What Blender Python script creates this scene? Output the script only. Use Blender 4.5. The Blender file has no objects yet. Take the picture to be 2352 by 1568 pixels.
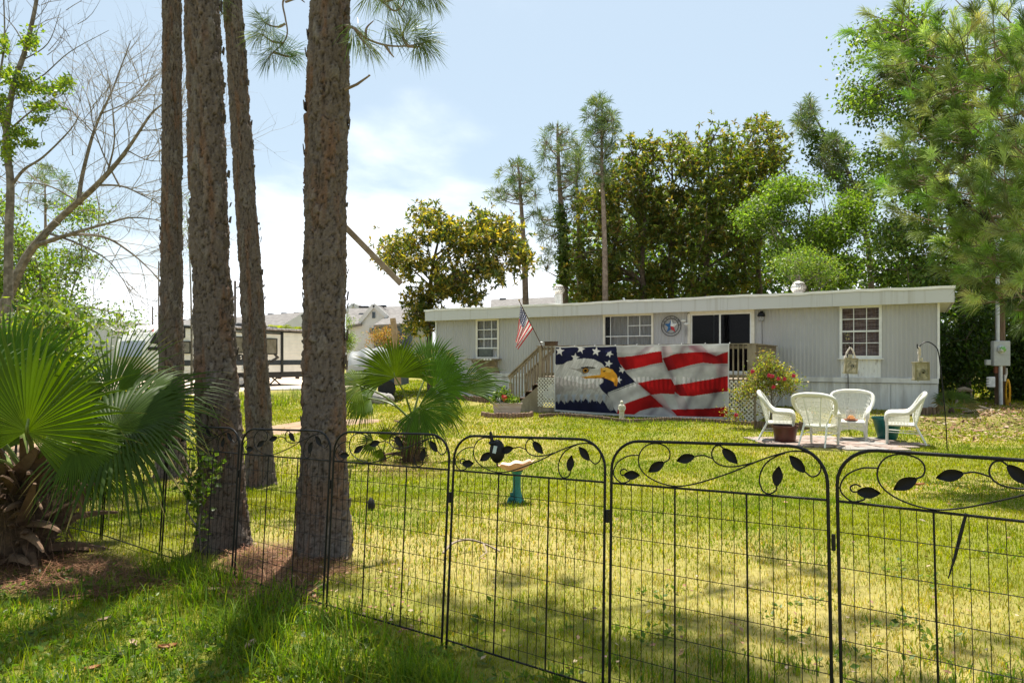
import bpy, math, random
import numpy as np
from mathutils import Vector, Matrix

random.seed(7)
RNG = np.random.default_rng(11)
SC = bpy.context.scene
COL = SC.collection
R = math.radians

# ------------------------------------------------------------------ camera
F, CX, HY, CAMH = 1568.0, 1176.0, 825.0, 1.5
cam_d = bpy.data.cameras.new('camera')
cam = bpy.data.objects.new('camera', cam_d)
COL.objects.link(cam)
cam.location = (0, 0, CAMH)
cam.rotation_euler = (R(90), 0, 0)
cam_d.sensor_width = 36
cam_d.lens = 24
cam_d.shift_y = 41 / 2352
cam_d.clip_start = 0.05
cam_d.clip_end = 3000
SC.camera = cam

# ------------------------------------------------------------------ light
SUN_EL, SUN_AZ = 74.0, 0.0          # azimuth from +Y towards +X
wd = bpy.data.worlds.new('World')
SC.world = wd
wd.use_nodes = True
nt = wd.node_tree
nt.nodes.clear()
N = nt.nodes.new
sky = N('ShaderNodeTexSky')
sky.sky_type = 'NISHITA'
sky.sun_disc = False
sky.sun_elevation = R(SUN_EL)
sky.sun_rotation = R(SUN_AZ)
sky.air_density = 1.0
sky.dust_density = 1.6
sky.ozone_density = 1.0
tc = N('ShaderNodeTexCoord')
sep = N('ShaderNodeSeparateXYZ')
nt.links.new(tc.outputs['Generated'], sep.inputs[0])


def mth(op, a, b=None, c=None, clamp=False, tree=None):
    n = (tree or nt).nodes.new('ShaderNodeMath')
    n.operation = op
    n.use_clamp = clamp
    for i, x in enumerate((a, b, c)):
        if x is None:
            continue
        if isinstance(x, (int, float)):
            n.inputs[i].default_value = x
        else:
            (tree or nt).links.new(x, n.inputs[i])
    return n.outputs[0]


def mapr(x, a, b, c, d, tree=None):
    n = (tree or nt).nodes.new('ShaderNodeMapRange')
    n.interpolation_type = 'SMOOTHSTEP'
    for k, q in zip((1, 2, 3, 4), (a, b, c, d)):
        n.inputs[k].default_value = q
    (tree or nt).links.new(x, n.inputs[0])
    return n.outputs[0]


zc = mth('MAXIMUM', sep.outputs[2], 0.0)
den = mth('ADD', zc, 0.22)
cxn = mth('DIVIDE', sep.outputs[0], den)
cyn = mth('DIVIDE', sep.outputs[1], den)
cmb = N('ShaderNodeCombineXYZ')
nt.links.new(cxn, cmb.inputs[0])
nt.links.new(cyn, cmb.inputs[1])
nz = N('ShaderNodeTexNoise')
nz.inputs['Scale'].default_value = 1.15
nz.inputs['Detail'].default_value = 7
nz.inputs['Roughness'].default_value = 0.55
nz.inputs['Distortion'].default_value = 0.25
nt.links.new(cmb.outputs[0], nz.inputs['Vector'])
# clouds bank up towards the horizon and thin out overhead
low = mapr(sep.outputs[2], 0.02, 0.22, 0.28, -0.07)
dotn = N('ShaderNodeVectorMath')
dotn.operation = 'DOT_PRODUCT'
nt.links.new(tc.outputs['Generated'], dotn.inputs[0])
dotn.inputs[1].default_value = Vector((-0.16, 0.97, 0.12)).normalized()
bank = mapr(dotn.outputs['Value'], 0.960, 0.998, 0.0, 0.24)
cl = mth('ADD', mth('ADD', nz.outputs['Fac'], low), bank)
cm = mapr(cl, 0.50, 0.84, 0.0, 1.0)
mixc = N('ShaderNodeMix')
mixc.data_type = 'RGBA'
nt.links.new(cm, mixc.inputs[0])
hz = N('ShaderNodeMix')
hz.data_type = 'RGBA'
hz.inputs[0].default_value = 0.45
nt.links.new(sky.outputs[0], hz.inputs[6])
hz.inputs[7].default_value = (6.1, 7.3, 7.6, 1)
nt.links.new(hz.outputs[2], mixc.inputs[6])
mixc.inputs[7].default_value = (9.7, 10.1, 10.6, 1)
bg = N('ShaderNodeBackground')
bg.inputs['Strength'].default_value = 0.075
nt.links.new(mixc.outputs[2], bg.inputs['Color'])
wo = N('ShaderNodeOutputWorld')
nt.links.new(bg.outputs[0], wo.inputs['Surface'])

sl = bpy.data.lights.new('sun', 'SUN')
sl.energy = 5.0
sl.angle = R(0.53)
sl.color = (1.0, 0.95, 0.86)
so = bpy.data.objects.new('sun', sl)
COL.objects.link(so)
sd = Vector((math.sin(R(SUN_AZ)) * math.cos(R(SUN_EL)), math.cos(R(SUN_AZ)) * math.cos(R(SUN_EL)), math.sin(R(SUN_EL))))
so.rotation_euler = sd.to_track_quat('Z', 'Y').to_euler()
so.location = (0, 20, 40)

SC.view_settings.view_transform = 'Standard'
SC.view_settings.look = 'None'
SC.view_settings.exposure = 1.03
SC.view_settings.gamma = 1.0
SC.view_settings.use_curve_mapping = False
SC.render.engine = 'CYCLES'
SC.cycles.max_bounces = 7
SC.cycles.transparent_max_bounces = 12
SC.cycles.use_denoising = True

# ------------------------------------------------------------------ place
HL = Vector((-3.16, 28.68, 0.0))            # front left corner of the mobile home
HR = Vector((12.24, 19.60, 0.0))
HANG = math.atan2(HR.y - HL.y, HR.x - HL.x)
EX = Vector((math.cos(HANG), math.sin(HANG), 0))
EY = Vector((-math.sin(HANG), math.cos(HANG), 0))
HLEN = (HR - HL).length


def sstep(a, b, x):
    t = np.clip((x - a) / (b - a), 0, 1)
    return t * t * (3 - 2 * t)


def gz(x, y):
    d = -((x - HL.x) * EY.x + (y - HL.y) * EY.y)     # metres in front of the home
    return -0.23 * sstep(5.0, 10.5, y) * sstep(0.2, 3.2, d)


def px(u, v, Y):
    return Vector(((u - CX) / F * Y, Y, CAMH - (v - HY) / F * Y))


def gnd(u, v):
    Y = F * CAMH / (v - HY)
    for _ in range(12):
        X = (u - CX) / F * Y
        Y = 0.5 * Y + 0.5 * F * (CAMH - float(gz(X, Y))) / (v - HY)
    X = (u - CX) / F * Y
    return Vector((X, Y, float(gz(X, Y))))


def vnoise(x, y, seed=0):
    """value noise on arrays"""
    xi, yi = np.floor(x).astype(np.int64), np.floor(y).astype(np.int64)
    xf, yf = x - xi, y - yi
    u, v = xf * xf * (3 - 2 * xf), yf * yf * (3 - 2 * yf)

    def h(a, b):
        n = (a * 374761393 + b * 668265263 + seed * 974711) & 0xFFFFFFFF
        n = ((n ^ (n >> 13)) * 1274126177) & 0xFFFFFFFF
        return ((n ^ (n >> 16)) & 0xFFFF) / 65535.0
    return (h(xi, yi) * (1 - u) + h(xi + 1, yi) * u) * (1 - v) + (h(xi, yi + 1) * (1 - u) + h(xi + 1, yi + 1) * u) * v


def fbm(x, y, seed=0, o=4):
    s, a, t = 0, 1.0, 0
    for i in range(o):
        s = s + a * vnoise(x * 2 ** i, y * 2 ** i, seed + i)
        t += a
        a *= 0.5
    return s / t


def in_poly(poly, x, y):
    r = np.zeros(np.shape(x), bool)
    n = len(poly)
    for i in range(n):
        x1, y1 = poly[i]
        x2, y2 = poly[(i + 1) % n]
        if y1 == y2:
            continue
        c = ((y1 > y) != (y2 > y)) & (x < (x2 - x1) * (y - y1) / (y2 - y1) + x1)
        r ^= c
    return r


def poly_pts(poly, n):
    p = np.array(poly, float)
    lo, hi = p.min(0), p.max(0)
    out = np.zeros((0, 2))
    while len(out) < n:
        q = lo + RNG.random((n * 3, 2)) * (hi - lo)
        out = np.vstack([out, q[in_poly(poly, q[:, 0], q[:, 1])]])
    return out[:n]


# ------------------------------------------------------------------ materials
def base_mat(name):
    m = bpy.data.materials.new(name)
    m.use_nodes = True
    t = m.node_tree
    t.nodes.clear()
    o = t.nodes.new('ShaderNodeOutputMaterial')
    b = t.nodes.new('ShaderNodeBsdfPrincipled')
    t.links.new(b.outputs[0], o.inputs[0])
    return m, t, b, o


def M(name, col, rough=0.6, var=0.15, scale=6.0, bump=0.0, metal=0.0, spec=0.4, col2=None, lo=0.42, hi=0.62,
      stretch=(1, 1, 1), bscale=None, detail=5):
    m, t, b, o = base_mat(name)
    c = t.nodes.new('ShaderNodeTexCoord')
    mp = t.nodes.new('ShaderNodeMapping')
    mp.inputs['Scale'].default_value = stretch
    t.links.new(c.outputs['Object'], mp.inputs[0])
    n = t.nodes.new('ShaderNodeTexNoise')
    n.inputs['Scale'].default_value = scale
    n.inputs['Detail'].default_value = detail
    n.inputs['Roughness'].default_value = 0.6
    t.links.new(mp.outputs[0], n.inputs['Vector'])
    r = t.nodes.new('ShaderNodeValToRGB')
    c2 = col2 or tuple(min(1, x * (1 + var)) for x in col)
    c1 = col if col2 else tuple(x * (1 - var) for x in col)
    r.color_ramp.elements[0].color = (*c1, 1)
    r.color_ramp.elements[1].color = (*c2, 1)
    r.color_ramp.elements[0].position = lo
    r.color_ramp.elements[1].position = hi
    t.links.new(n.outputs['Fac'], r.inputs[0])
    t.links.new(r.outputs[0], b.inputs['Base Color'])
    b.inputs['Roughness'].default_value = rough
    b.inputs['Metallic'].default_value = metal
    b.inputs['Specular IOR Level'].default_value = spec
    if bump:
        n2 = t.nodes.new('ShaderNodeTexNoise')
        n2.inputs['Scale'].default_value = bscale or scale * 4
        n2.inputs['Detail'].default_value = 6
        t.links.new(mp.outputs[0], n2.inputs['Vector'])
        bp = t.nodes.new('ShaderNodeBump')
        bp.inputs['Strength'].default_value = bump
        bp.inputs['Distance'].default_value = 0.02
        t.links.new(n2.outputs['Fac'], bp.inputs['Height'])
        t.links.new(bp.outputs[0], b.inputs['Normal'])
    return m


def VC(name, rough=0.5, trans=0.0, tint=(1.1, 1.25, 0.5), spec=0.3, bump=0.0, bscale=60):
    """material coloured by the point attribute Col, leaf-like when trans > 0"""
    m, t, b, o = base_mat(name)
    a = t.nodes.new('ShaderNodeAttribute')
    a.attribute_name = 'Col'
    n = t.nodes.new('ShaderNodeTexNoise')
    c = t.nodes.new('ShaderNodeTexCoord')
    t.links.new(c.outputs['Object'], n.inputs['Vector'])
    n.inputs['Scale'].default_value = bscale
    n.inputs['Detail'].default_value = 4
    v = mapr(n.outputs['Fac'], 0.3, 0.7, 0.86, 1.12, t)
    x = t.nodes.new('ShaderNodeVectorMath')
    x.operation = 'SCALE'
    t.links.new(a.outputs['Color'], x.inputs[0])
    t.links.new(v, x.inputs['Scale'])
    t.links.new(x.outputs[0], b.inputs['Base Color'])
    b.inputs['Roughness'].default_value = rough
    b.inputs['Specular IOR Level'].default_value = spec
    if bump:
        bp = t.nodes.new('ShaderNodeBump')
        bp.inputs['Strength'].default_value = bump
        bp.inputs['Distance'].default_value = 0.01
        t.links.new(n.outputs['Fac'], bp.inputs['Height'])
        t.links.new(bp.outputs[0], b.inputs['Normal'])
    if trans:
        tr = t.nodes.new('ShaderNodeBsdfTranslucent')
        y = t.nodes.new('ShaderNodeVectorMath')
        y.operation = 'MULTIPLY'
        t.links.new(x.outputs[0], y.inputs[0])
        y.inputs[1].default_value = tint
        t.links.new(y.outputs[0], tr.inputs['Color'])
        mx = t.nodes.new('ShaderNodeMixShader')
        mx.inputs[0].default_value = trans
        t.links.new(b.outputs[0], mx.inputs[1])
        t.links.new(tr.outputs[0], mx.inputs[2])
        t.links.new(mx.outputs[0], o.inputs[0])
    return m


def glass_mat(name, see=0.5, tint=(0.8, 0.85, 0.85), dark=(0.02, 0.022, 0.025), spec=0.5):
    m, t, b, o = base_mat(name)
    b.inputs['Base Color'].default_value = (*dark, 1)
    b.inputs['Roughness'].default_value = 0.04
    b.inputs['Specular IOR Level'].default_value = spec
    tr = t.nodes.new('ShaderNodeBsdfTransparent')
    tr.inputs[0].default_value = (*tint, 1)
    mx = t.nodes.new('ShaderNodeMixShader')
    mx.inputs[0].default_value = see
    t.links.new(b.outputs[0], mx.inputs[1])
    t.links.new(tr.outputs[0], mx.inputs[2])
    t.links.new(mx.outputs[0], o.inputs[0])
    n = t.nodes.new('ShaderNodeTexNoise')
    n.inputs['Scale'].default_value = 1.6
    bp = t.nodes.new('ShaderNodeBump')
    bp.inputs['Strength'].default_value = 0.06
    t.links.new(n.outputs['Fac'], bp.inputs['Height'])
    t.links.new(bp.outputs[0], b.inputs['Normal'])
    return m


# ------------------------------------------------------------------ objects
ORIG = {}


def tag(o, label=None, cat=None, group=None, kind=None):
    if label:
        o['label'] = label
    if cat:
        o['category'] = cat
    if group:
        o['group'] = group
    if kind:
        o['kind'] = kind
    return o


def thing(name, label, cat, loc, rz=0.0, group=None):
    o = bpy.data.objects.new(name, None)
    o.empty_display_size = 0.2
    COL.objects.link(o)
    o.location = loc
    o.rotation_euler = (0, 0, rz)
    ORIG[o.name] = Vector(loc) if rz == 0 else Vector((0, 0, 0))
    return tag(o, label, cat, group)


def _link(name, me, mat, parent):
    o = bpy.data.objects.new(name, me)
    COL.objects.link(o)
    if mat is not None:
        for k in (mat if isinstance(mat, (list, tuple)) else [mat]):
            me.materials.append(k)
    if parent is not None:
        o.parent = parent
        ORIG[o.name] = ORIG.get(parent.name, Vector((0, 0, 0)))
    return o


def npmesh(name, V, Fc, mat, parent=None, col=None, smooth=False, kind=None, local=False):
    """V (n,3), Fc (m,3|4) -> mesh object; world coordinates unless local"""
    V = np.asarray(V, np.float32)
    if parent is not None and not local:
        V = V - np.array(ORIG.get(parent.name, (0, 0, 0)), np.float32)
    Fc = np.asarray(Fc, np.int32)
    k = Fc.shape[1]
    me = bpy.data.meshes.new(name)
    me.vertices.add(len(V))
    me.vertices.foreach_set('co', V.ravel())
    me.loops.add(Fc.size)
    me.loops.foreach_set('vertex_index', Fc.ravel())
    me.polygons.add(len(Fc))
    me.polygons.foreach_set('loop_start', np.arange(0, Fc.size, k, dtype=np.int32))
    me.polygons.foreach_set('loop_total', np.full(len(Fc), k, np.int32))
    if smooth:
        me.polygons.foreach_set('use_smooth', np.ones(len(Fc), bool))
    if col is not None:
        a = me.color_attributes.new('Col', 'FLOAT_COLOR', 'POINT')
        c = np.ones((len(V), 4), np.float32)
        c[:, :3] = col
        a.data.foreach_set('color', c.ravel())
    me.update(calc_edges=True)
    o = _link(name, me, mat, parent)
    if kind:
        o['kind'] = kind
    return o


class MB:
    """collects shapes, builds one mesh object"""

    def __init__(s):
        s.v, s.f, s.c = [], [], []

    def add(s, vs, fs, col=None):
        n = len(s.v)
        s.v += [tuple(x) for x in vs]
        s.f += [tuple(i + n for i in f) for f in fs]
        s.c += [col or (1, 1, 1)] * len(vs)
        return s

    def box(s, c, d, rot=None, taper=1.0, bev=0.0, col=None):
        hx, hy, hz = d[0] / 2, d[1] / 2, d[2] / 2
        if bev > 0:
            vs = []
            for z, k in ((-hz, bev), (-hz + bev, 0), (hz - bev, 0), (hz, bev)):
                w, e = hx - k, hy - k
                b2 = bev if k == 0 else bev * 0.4
                vs += [(-w + b2, -e, z), (w - b2, -e, z), (w, -e + b2, z), (w, e - b2, z), (w - b2, e, z), (-w + b2, e, z), (-w, e - b2, z), (-w, -e + b2, z)]
            fs = [tuple(range(7, -1, -1)), tuple(range(24, 32))]
            for r in range(3):
                for i in range(8):
                    j = (i + 1) % 8
                    fs.append((r * 8 + i, r * 8 + j, r * 8 + 8 + j, r * 8 + 8 + i))
        else:
            vs = [(-hx, -hy, -hz), (hx, -hy, -hz), (hx, hy, -hz), (-hx, hy, -hz),
                  (-hx * taper, -hy * taper, hz), (hx * taper, -hy * taper, hz), (hx * taper, hy * taper, hz), (-hx * taper, hy * taper, hz)]
            fs = [(3, 2, 1, 0), (4, 5, 6, 7), (0, 1, 5, 4), (1, 2, 6, 5), (2, 3, 7, 6), (3, 0, 4, 7)]
        c = Vector(c)
        vs = [(rot @ Vector(p) if rot is not None else Vector(p)) + c for p in vs]
        return s.add(vs, fs, col)

    def bar(s, a, b, w, h, up=(0, 0, 1), bev=0.0, col=None):
        """rectangular bar from a to b, w across, h along up"""
        a, b = Vector(a), Vector(b)
        d = (b - a)
        L = d.length
        y = d.normalized()
        z = Vector(up) - y * Vector(up).dot(y)
        if z.length < 1e-4:
            z = Vector((0, 1, 0)) - y * y.y
        z.normalize()
        x = y.cross(z)
        rot = Matrix((x, y, z)).transposed()
        return s.box((a + b) / 2, (w, L, h), rot, bev=bev, col=col)

    def tube(s, pts, r, n=6, cap=True, col=None, closed=False):
        pts = [Vector(p) for p in pts]
        k = len(pts)
        rs = r if isinstance(r, (list, tuple)) else [r] * k
        vs = []
        ref = None
        for i, p in enumerate(pts):
            if closed:
                d = pts[(i + 1) % k] - pts[i - 1]
            else:
                d = pts[min(i + 1, k - 1)] - pts[max(i - 1, 0)]
            if d.length < 1e-9:
                d = Vector((0, 0, 1))
            d.normalize()
            if ref is None:
                ref = Vector((0, 0, 1)) if abs(d.z) < 0.9 else Vector((1, 0, 0))
            x = ref - d * ref.dot(d)
            if x.length < 1e-5:
                x = d.orthogonal()
            x.normalize()
            ref = x
            y = d.cross(x)
            for j in range(n):
                a = 2 * math.pi * j / n
                vs.append(p + (x * math.cos(a) + y * math.sin(a)) * rs[i])
        fs = []
        for i in range(k if closed else k - 1):
            i2 = (i + 1) % k
            for j in range(n):
                j2 = (j + 1) % n
                fs.append((i * n + j, i * n + j2, i2 * n + j2, i2 * n + j))
        if cap and not closed:
            fs.append(tuple(range(n - 1, -1, -1)))
            fs.append(tuple(range((k - 1) * n, k * n)))
        return s.add(vs, fs, col)

    def lathe(s, prof, c=(0, 0, 0), n=20, rot=None, mod=None, col=None, capb=True, capt=True):
        c = Vector(c)
        vs = []
        for r, z in prof:
            for j in range(n):
                a = 2 * math.pi * j / n
                rr, zz = (r, z) if mod is None else mod(r, z, a)
                p = Vector((rr * math.cos(a), rr * math.sin(a), zz))
                vs.append((rot @ p if rot is not None else p) + c)
        fs = []
        for i in range(len(prof) - 1):
            for j in range(n):
                j2 = (j + 1) % n
                fs.append((i * n + j, i * n + j2, i * n + n + j2, i * n + n + j))
        if capb:
            fs.append(tuple(range(n - 1, -1, -1)))
        if capt:
            fs.append(tuple(range((len(prof) - 1) * n, len(prof) * n)))
        return s.add(vs, fs, col)

    def ball(s, c, r, n=10, m=7, sc=(1, 1, 1), col=None):
        prof = [(max(1e-4, math.sin(math.pi * i / m)), -math.cos(math.pi * i / m)) for i in range(m + 1)]
        vs0 = len(s.v)
        s.lathe(prof, (0, 0, 0), n, col=col)
        for i in range(vs0, len(s.v)):
            p = s.v[i]
            s.v[i] = (p[0] * r * sc[0] + c[0], p[1] * r * sc[1] + c[1], p[2] * r * sc[2] + c[2])
        return s

    def prism(s, poly, fn, d, col=None):
        """poly 2d points, fn(a,b,depth)->3d, thickness d"""
        n = len(poly)
        vs = [fn(a, b, 0.0) for a, b in poly] + [fn(a, b, d) for a, b in poly]
        fs = [tuple(range(n)), tuple(range(2 * n - 1, n - 1, -1))]
        for i in range(n):
            j = (i + 1) % n
            fs.append((i, i + n, j + n, j))
        return s.add(vs, fs, col)

    def grid(s, fn, nu, nv, col=None):
        vs = [fn(i / nu, j / nv) for j in range(nv + 1) for i in range(nu + 1)]
        fs = [(j * (nu + 1) + i, j * (nu + 1) + i + 1, (j + 1) * (nu + 1) + i + 1, (j + 1) * (nu + 1) + i) for j in range(nv) for i in range(nu)]
        return s.add(vs, fs, col)

    def build(s, name, mat, parent=None, smooth=False, local=False, useco=False, kind=None):
        o0 = Vector((0, 0, 0)) if (parent is None or local) else ORIG.get(parent.name, Vector((0, 0, 0)))
        me = bpy.data.meshes.new(name)
        me.from_pydata([(p[0] - o0.x, p[1] - o0.y, p[2] - o0.z) for p in s.v], [], s.f)
        if smooth:
            me.polygons.foreach_set('use_smooth', np.ones(len(me.polygons), bool))
            try:
                me.set_sharp_from_angle(angle=R(48))
            except Exception:
                pass
        if useco:
            a = me.color_attributes.new('Col', 'FLOAT_COLOR', 'POINT')
            c = np.ones((len(s.v), 4), np.float32)
            c[:, :3] = np.array(s.c, np.float32)
            a.data.foreach_set('color', c.ravel())
        me.update()
        o = _link(name, me, mat, parent)
        if kind:
            o['kind'] = kind
        return o


def copy_tree(o, parent=None):
    c = o.copy()
    COL.objects.link(c)
    if parent is not None:
        c.parent = parent
    for ch in list(o.children):
        copy_tree(ch, c)
    return c


def catmull(pts, k=6, closed=False):
    P = [Vector(p) for p in pts]
    out = []
    n = len(P)
    rng = n if closed else n - 1
    for i in range(rng):
        a = P[(i - 1) % n] if (closed or i > 0) else P[0] * 2 - P[1]
        b, c = P[i], P[(i + 1) % n]
        d = P[(i + 2) % n] if (closed or i + 2 < n) else P[-1] * 2 - P[-2]
        for j in range(k):
            t = j / k
            out.append(0.5 * ((2 * b) + (c - a) * t + (2 * a - 5 * b + 4 * c - d) * t * t + (3 * b - a - 3 * c + d) * t ** 3))
    if not closed:
        out.append(P[-1])
    return out


def text_mesh(txt, size, name='lettering'):
    cu = bpy.data.curves.new(name, 'FONT')
    cu.body = txt
    cu.size = size
    cu.align_x = 'CENTER'
    cu.align_y = 'CENTER'
    cu.extrude = 0.002
    cu.resolution_u = 3
    o = bpy.data.objects.new(name + '_src', cu)
    COL.objects.link(o)
    dg = bpy.context.evaluated_depsgraph_get()
    me = bpy.data.meshes.new_from_object(o.evaluated_get(dg))
    bpy.data.objects.remove(o)
    bpy.data.curves.remove(cu)
    return me


# ------------------------------------------------------------------ foliage kit
def unit(a):
    return a / np.maximum(np.linalg.norm(a, axis=-1, keepdims=True), 1e-9)


def rand_dirs(n):
    return unit(RNG.normal(size=(n, 3)))


def jitter_col(cols, n, amt=0.18):
    c = np.array(cols, float)
    pick = c[RNG.integers(0, len(c), n)]
    return np.clip(pick * (1 + RNG.normal(0, amt, (n, 1))) * (1 + RNG.normal(0, 0.05, (n, 3))), 0.004, 0.9)


def leaf_cards(P, D, L, W, cols, up=0.5, fold=True):
    """one pointed leaf at each P along D; returns V,F,C"""
    n = len(P)
    L = np.broadcast_to(np.asarray(L, float).reshape(-1, 1), (n, 1))
    W = np.broadcast_to(np.asarray(W, float).reshape(-1, 1), (n, 1))
    D = unit(D)
    nr = rand_dirs(n)
    nr[:, 2] = np.abs(nr[:, 2]) + up
    S = unit(np.cross(D, nr))
    Nn = np.cross(S, D)
    if not fold:
        V = np.stack([P, P + D * L * 0.45 + S * W * 0.5, P + D * L, P + D * L * 0.45 - S * W * 0.5], 1).reshape(-1, 3)
        Fc = np.arange(n * 4).reshape(n, 4)
        return V, Fc, np.repeat(cols, 4, 0)
    m = P + D * L * 0.45 - Nn * W * 0.16
    V = np.stack([P, P + D * L * 0.42 + S * W * 0.5, P + D * L - Nn * L * 0.12, P + D * L * 0.42 - S * W * 0.5, m], 1).reshape(-1, 3)
    b = (np.arange(n) * 5)[:, None]
    Fc = np.concatenate([b + np.array([[0, 1, 2, 4]]), b + np.array([[0, 4, 2, 3]])], 0)
    return V, Fc, np.repeat(cols, 5, 0)


def needles(P, D, per, L, w, cols, spread=0.75, back=0.12, droop=0.18):
    """tufts of needles at each P pointing about D; triangles"""
    n = len(P)
    PP = np.repeat(P, per, 0)
    DD = np.repeat(unit(D), per, 0)
    m = n * per
    d = unit(DD * (0.35 + RNG.random((m, 1)) * 0.9) + rand_dirs(m) * spread)
    Ls = L * (0.7 + 0.45 * RNG.random((m, 1)))
    b = PP - DD * (RNG.random((m, 1)) * back)
    S = unit(np.cross(d, rand_dirs(m))) * w
    tip = b + d * Ls
    mid = b + d * Ls * 0.55
    tip[:, 2] -= droop * Ls[:, 0]
    V = np.stack([b - S * 0.6, b + S * 0.6, mid + S, tip, mid - S], 1)
    V = V[:, [0, 1, 2, 3]] if False else np.stack([b, mid + S, tip, mid - S], 1)
    Fc = np.arange(m * 4).reshape(m, 4)
    return V.reshape(-1, 3), Fc, np.repeat(cols if len(cols) == m else np.repeat(cols, per, 0), 4, 0)


def cat(parts):
    Vs, Fs, Cs, k = [], [], [], 0
    for V, Fc, C in parts:
        Vs.append(V)
        Fs.append(Fc + k)
        Cs.append(C)
        k += len(V)
    return np.vstack(Vs), np.vstack(Fs), np.vstack(Cs)
# ================================================================== ground
def axis(stops):
    out = [stops[0][0]]
    for (a, st), (b, _) in zip(stops[:-1], stops[1:]):
        n = max(1, int(round((b - a) / st)))
        out += list(np.linspace(a, b, n + 1)[1:])
    return np.array(out)


gx = axis([(-600, 90), (-150, 12), (-40, 1.2), (-14, 0.35), (18, 1.2), (45, 12), (150, 90), (600, 1)])
gy = axis([(-60, 8), (-8, 0.8), (1, 0.22), (14, 0.4), (30, 1.5), (70, 12), (220, 80), (1100, 1)])
GX, GY = np.meshgrid(gx, gy)
GZ = gz(GX, GY) + (fbm(GX * 0.9, GY * 0.9, 3) - 0.5) * 0.05 * sstep(60, 20, GY) + (fbm(GX * 4, GY * 4, 9) - 0.5) * 0.03 * sstep(16, 6, GY)
nxg = len(gx)
idx = np.arange(GX.size).reshape(GX.shape)
Fg = np.stack([idx[:-1, :-1], idx[:-1, 1:], idx[1:, 1:], idx[1:, :-1]], -1).reshape(-1, 4)
dry = np.clip((fbm(GX * 0.55, GY * 0.55, 21) - 0.42) * 4.0, 0, 1)
TRUNKS_UV = [(395, 1097), (515, 1252), (599, 1112), (745, 1270)]
TR = [gnd(u, v) for u, v in TRUNKS_UV]
straw = np.zeros(GX.shape)
MULCH = [(TR[0].x + 0.1, TR[0].y, 0.55), (TR[1].x + 0.15, TR[1].y - 0.1, 0.6), (TR[2].x, TR[2].y, 0.4), (TR[3].x - 0.40, TR[3].y - 0.1, 0.48), (TR[3].x - 0.5, TR[3].y - 0.5, 0.35)]
for mx, my, r in MULCH:
    straw = np.maximum(straw, sstep(r, 0.25 * r, np.hypot(GX - mx, GY - my) + (fbm(GX * 4, GY * 4, 5) - 0.5) * 1.5))
p_l = gnd(60, 1290)
straw = np.maximum(straw, sstep(1.05, 0.35, np.hypot((GX - p_l.x) * 0.7, GY - p_l.y + 0.2) + (fbm(GX * 3, GY * 3, 6) - 0.5) * 1.2))
p_c = gnd(2330, 955)
straw = np.maximum(straw, 0.75 * sstep(4.5, 1.5, np.hypot((GX - p_c.x) * 0.55, (GY - p_c.y) * 1.6) + (fbm(GX * 2, GY * 2, 8) - 0.5) * 2))
cA = np.array([0.135, 0.145, 0.022])
cB = np.array([0.36, 0.28, 0.11])
cS = np.array([0.11, 0.07, 0.038])
gc = cA + (cB - cA) * (dry[..., None] * 0.55 + 0.06)
gc = gc * (1 - 0.5 * straw[..., None]) + cS * 0.5 * straw[..., None]
Vg = np.stack([GX, GY, GZ], -1).reshape(-1, 3)
m_ground = VC('ground_soil', rough=0.95, spec=0.1, bump=0.8, bscale=22)
ground = npmesh('ground', Vg, Fg, m_ground, col=gc.reshape(-1, 3), smooth=True, kind='structure')

_gz_tab = GZ


def gzr(x, y):
    """ground height including the small bumps"""
    x, y = np.asarray(x, float), np.asarray(y, float)
    i = np.clip(np.searchsorted(gx, x) - 1, 0, len(gx) - 2)
    j = np.clip(np.searchsorted(gy, y) - 1, 0, len(gy) - 2)
    a = np.clip((x - gx[i]) / (gx[i + 1] - gx[i]), 0, 1)
    b = np.clip((y - gy[j]) / (gy[j + 1] - gy[j]), 0, 1)
    return (_gz_tab[j, i] * (1 - a) + _gz_tab[j, i + 1] * a) * (1 - b) + (_gz_tab[j + 1, i] * (1 - a) + _gz_tab[j + 1, i + 1] * a) * b


def dryness(x, y):
    return np.clip((fbm(x * 0.55, y * 0.55, 21) - 0.42) * 4.0, 0, 1)


def strip_sheet(name, poly_uv, mat, dz=0.03, res=26, kind='structure'):
    """a thin sheet lying on the ground inside an outline"""
    g = [gnd(u, v) for u, v in poly_uv]
    P = np.array([(p.x, p.y) for p in g])
    c = P.mean(0)
    rings = 7
    pts = catmull([(p[0], p[1], 0) for p in P], 5, closed=True)
    B = np.array([(p.x, p.y) for p in pts])
    n = len(B)
    V = [(c[0], c[1])]
    for r in range(1, rings + 1):
        V += list(c + (B - c) * (r / rings))
    V = np.array(V)
    z = gzr(V[:, 0], V[:, 1]) + dz
    z[-n:] -= 0.04
    Fc = []
    for j in range(n):
        Fc.append((0, 1 + j, 1 + (j + 1) % n))
    me_v = np.c_[V, z]
    mb = MB()
    mb.add(me_v.tolist(), Fc)
    f2 = []
    for r in range(rings - 1):
        for j in range(n):
            a, b = 1 + r * n + j, 1 + r * n + (j + 1) % n
            f2.append((a, a + n, b + n, b))
    mb.f += f2
    return mb.build(name, mat, smooth=True, kind=kind)


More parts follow.
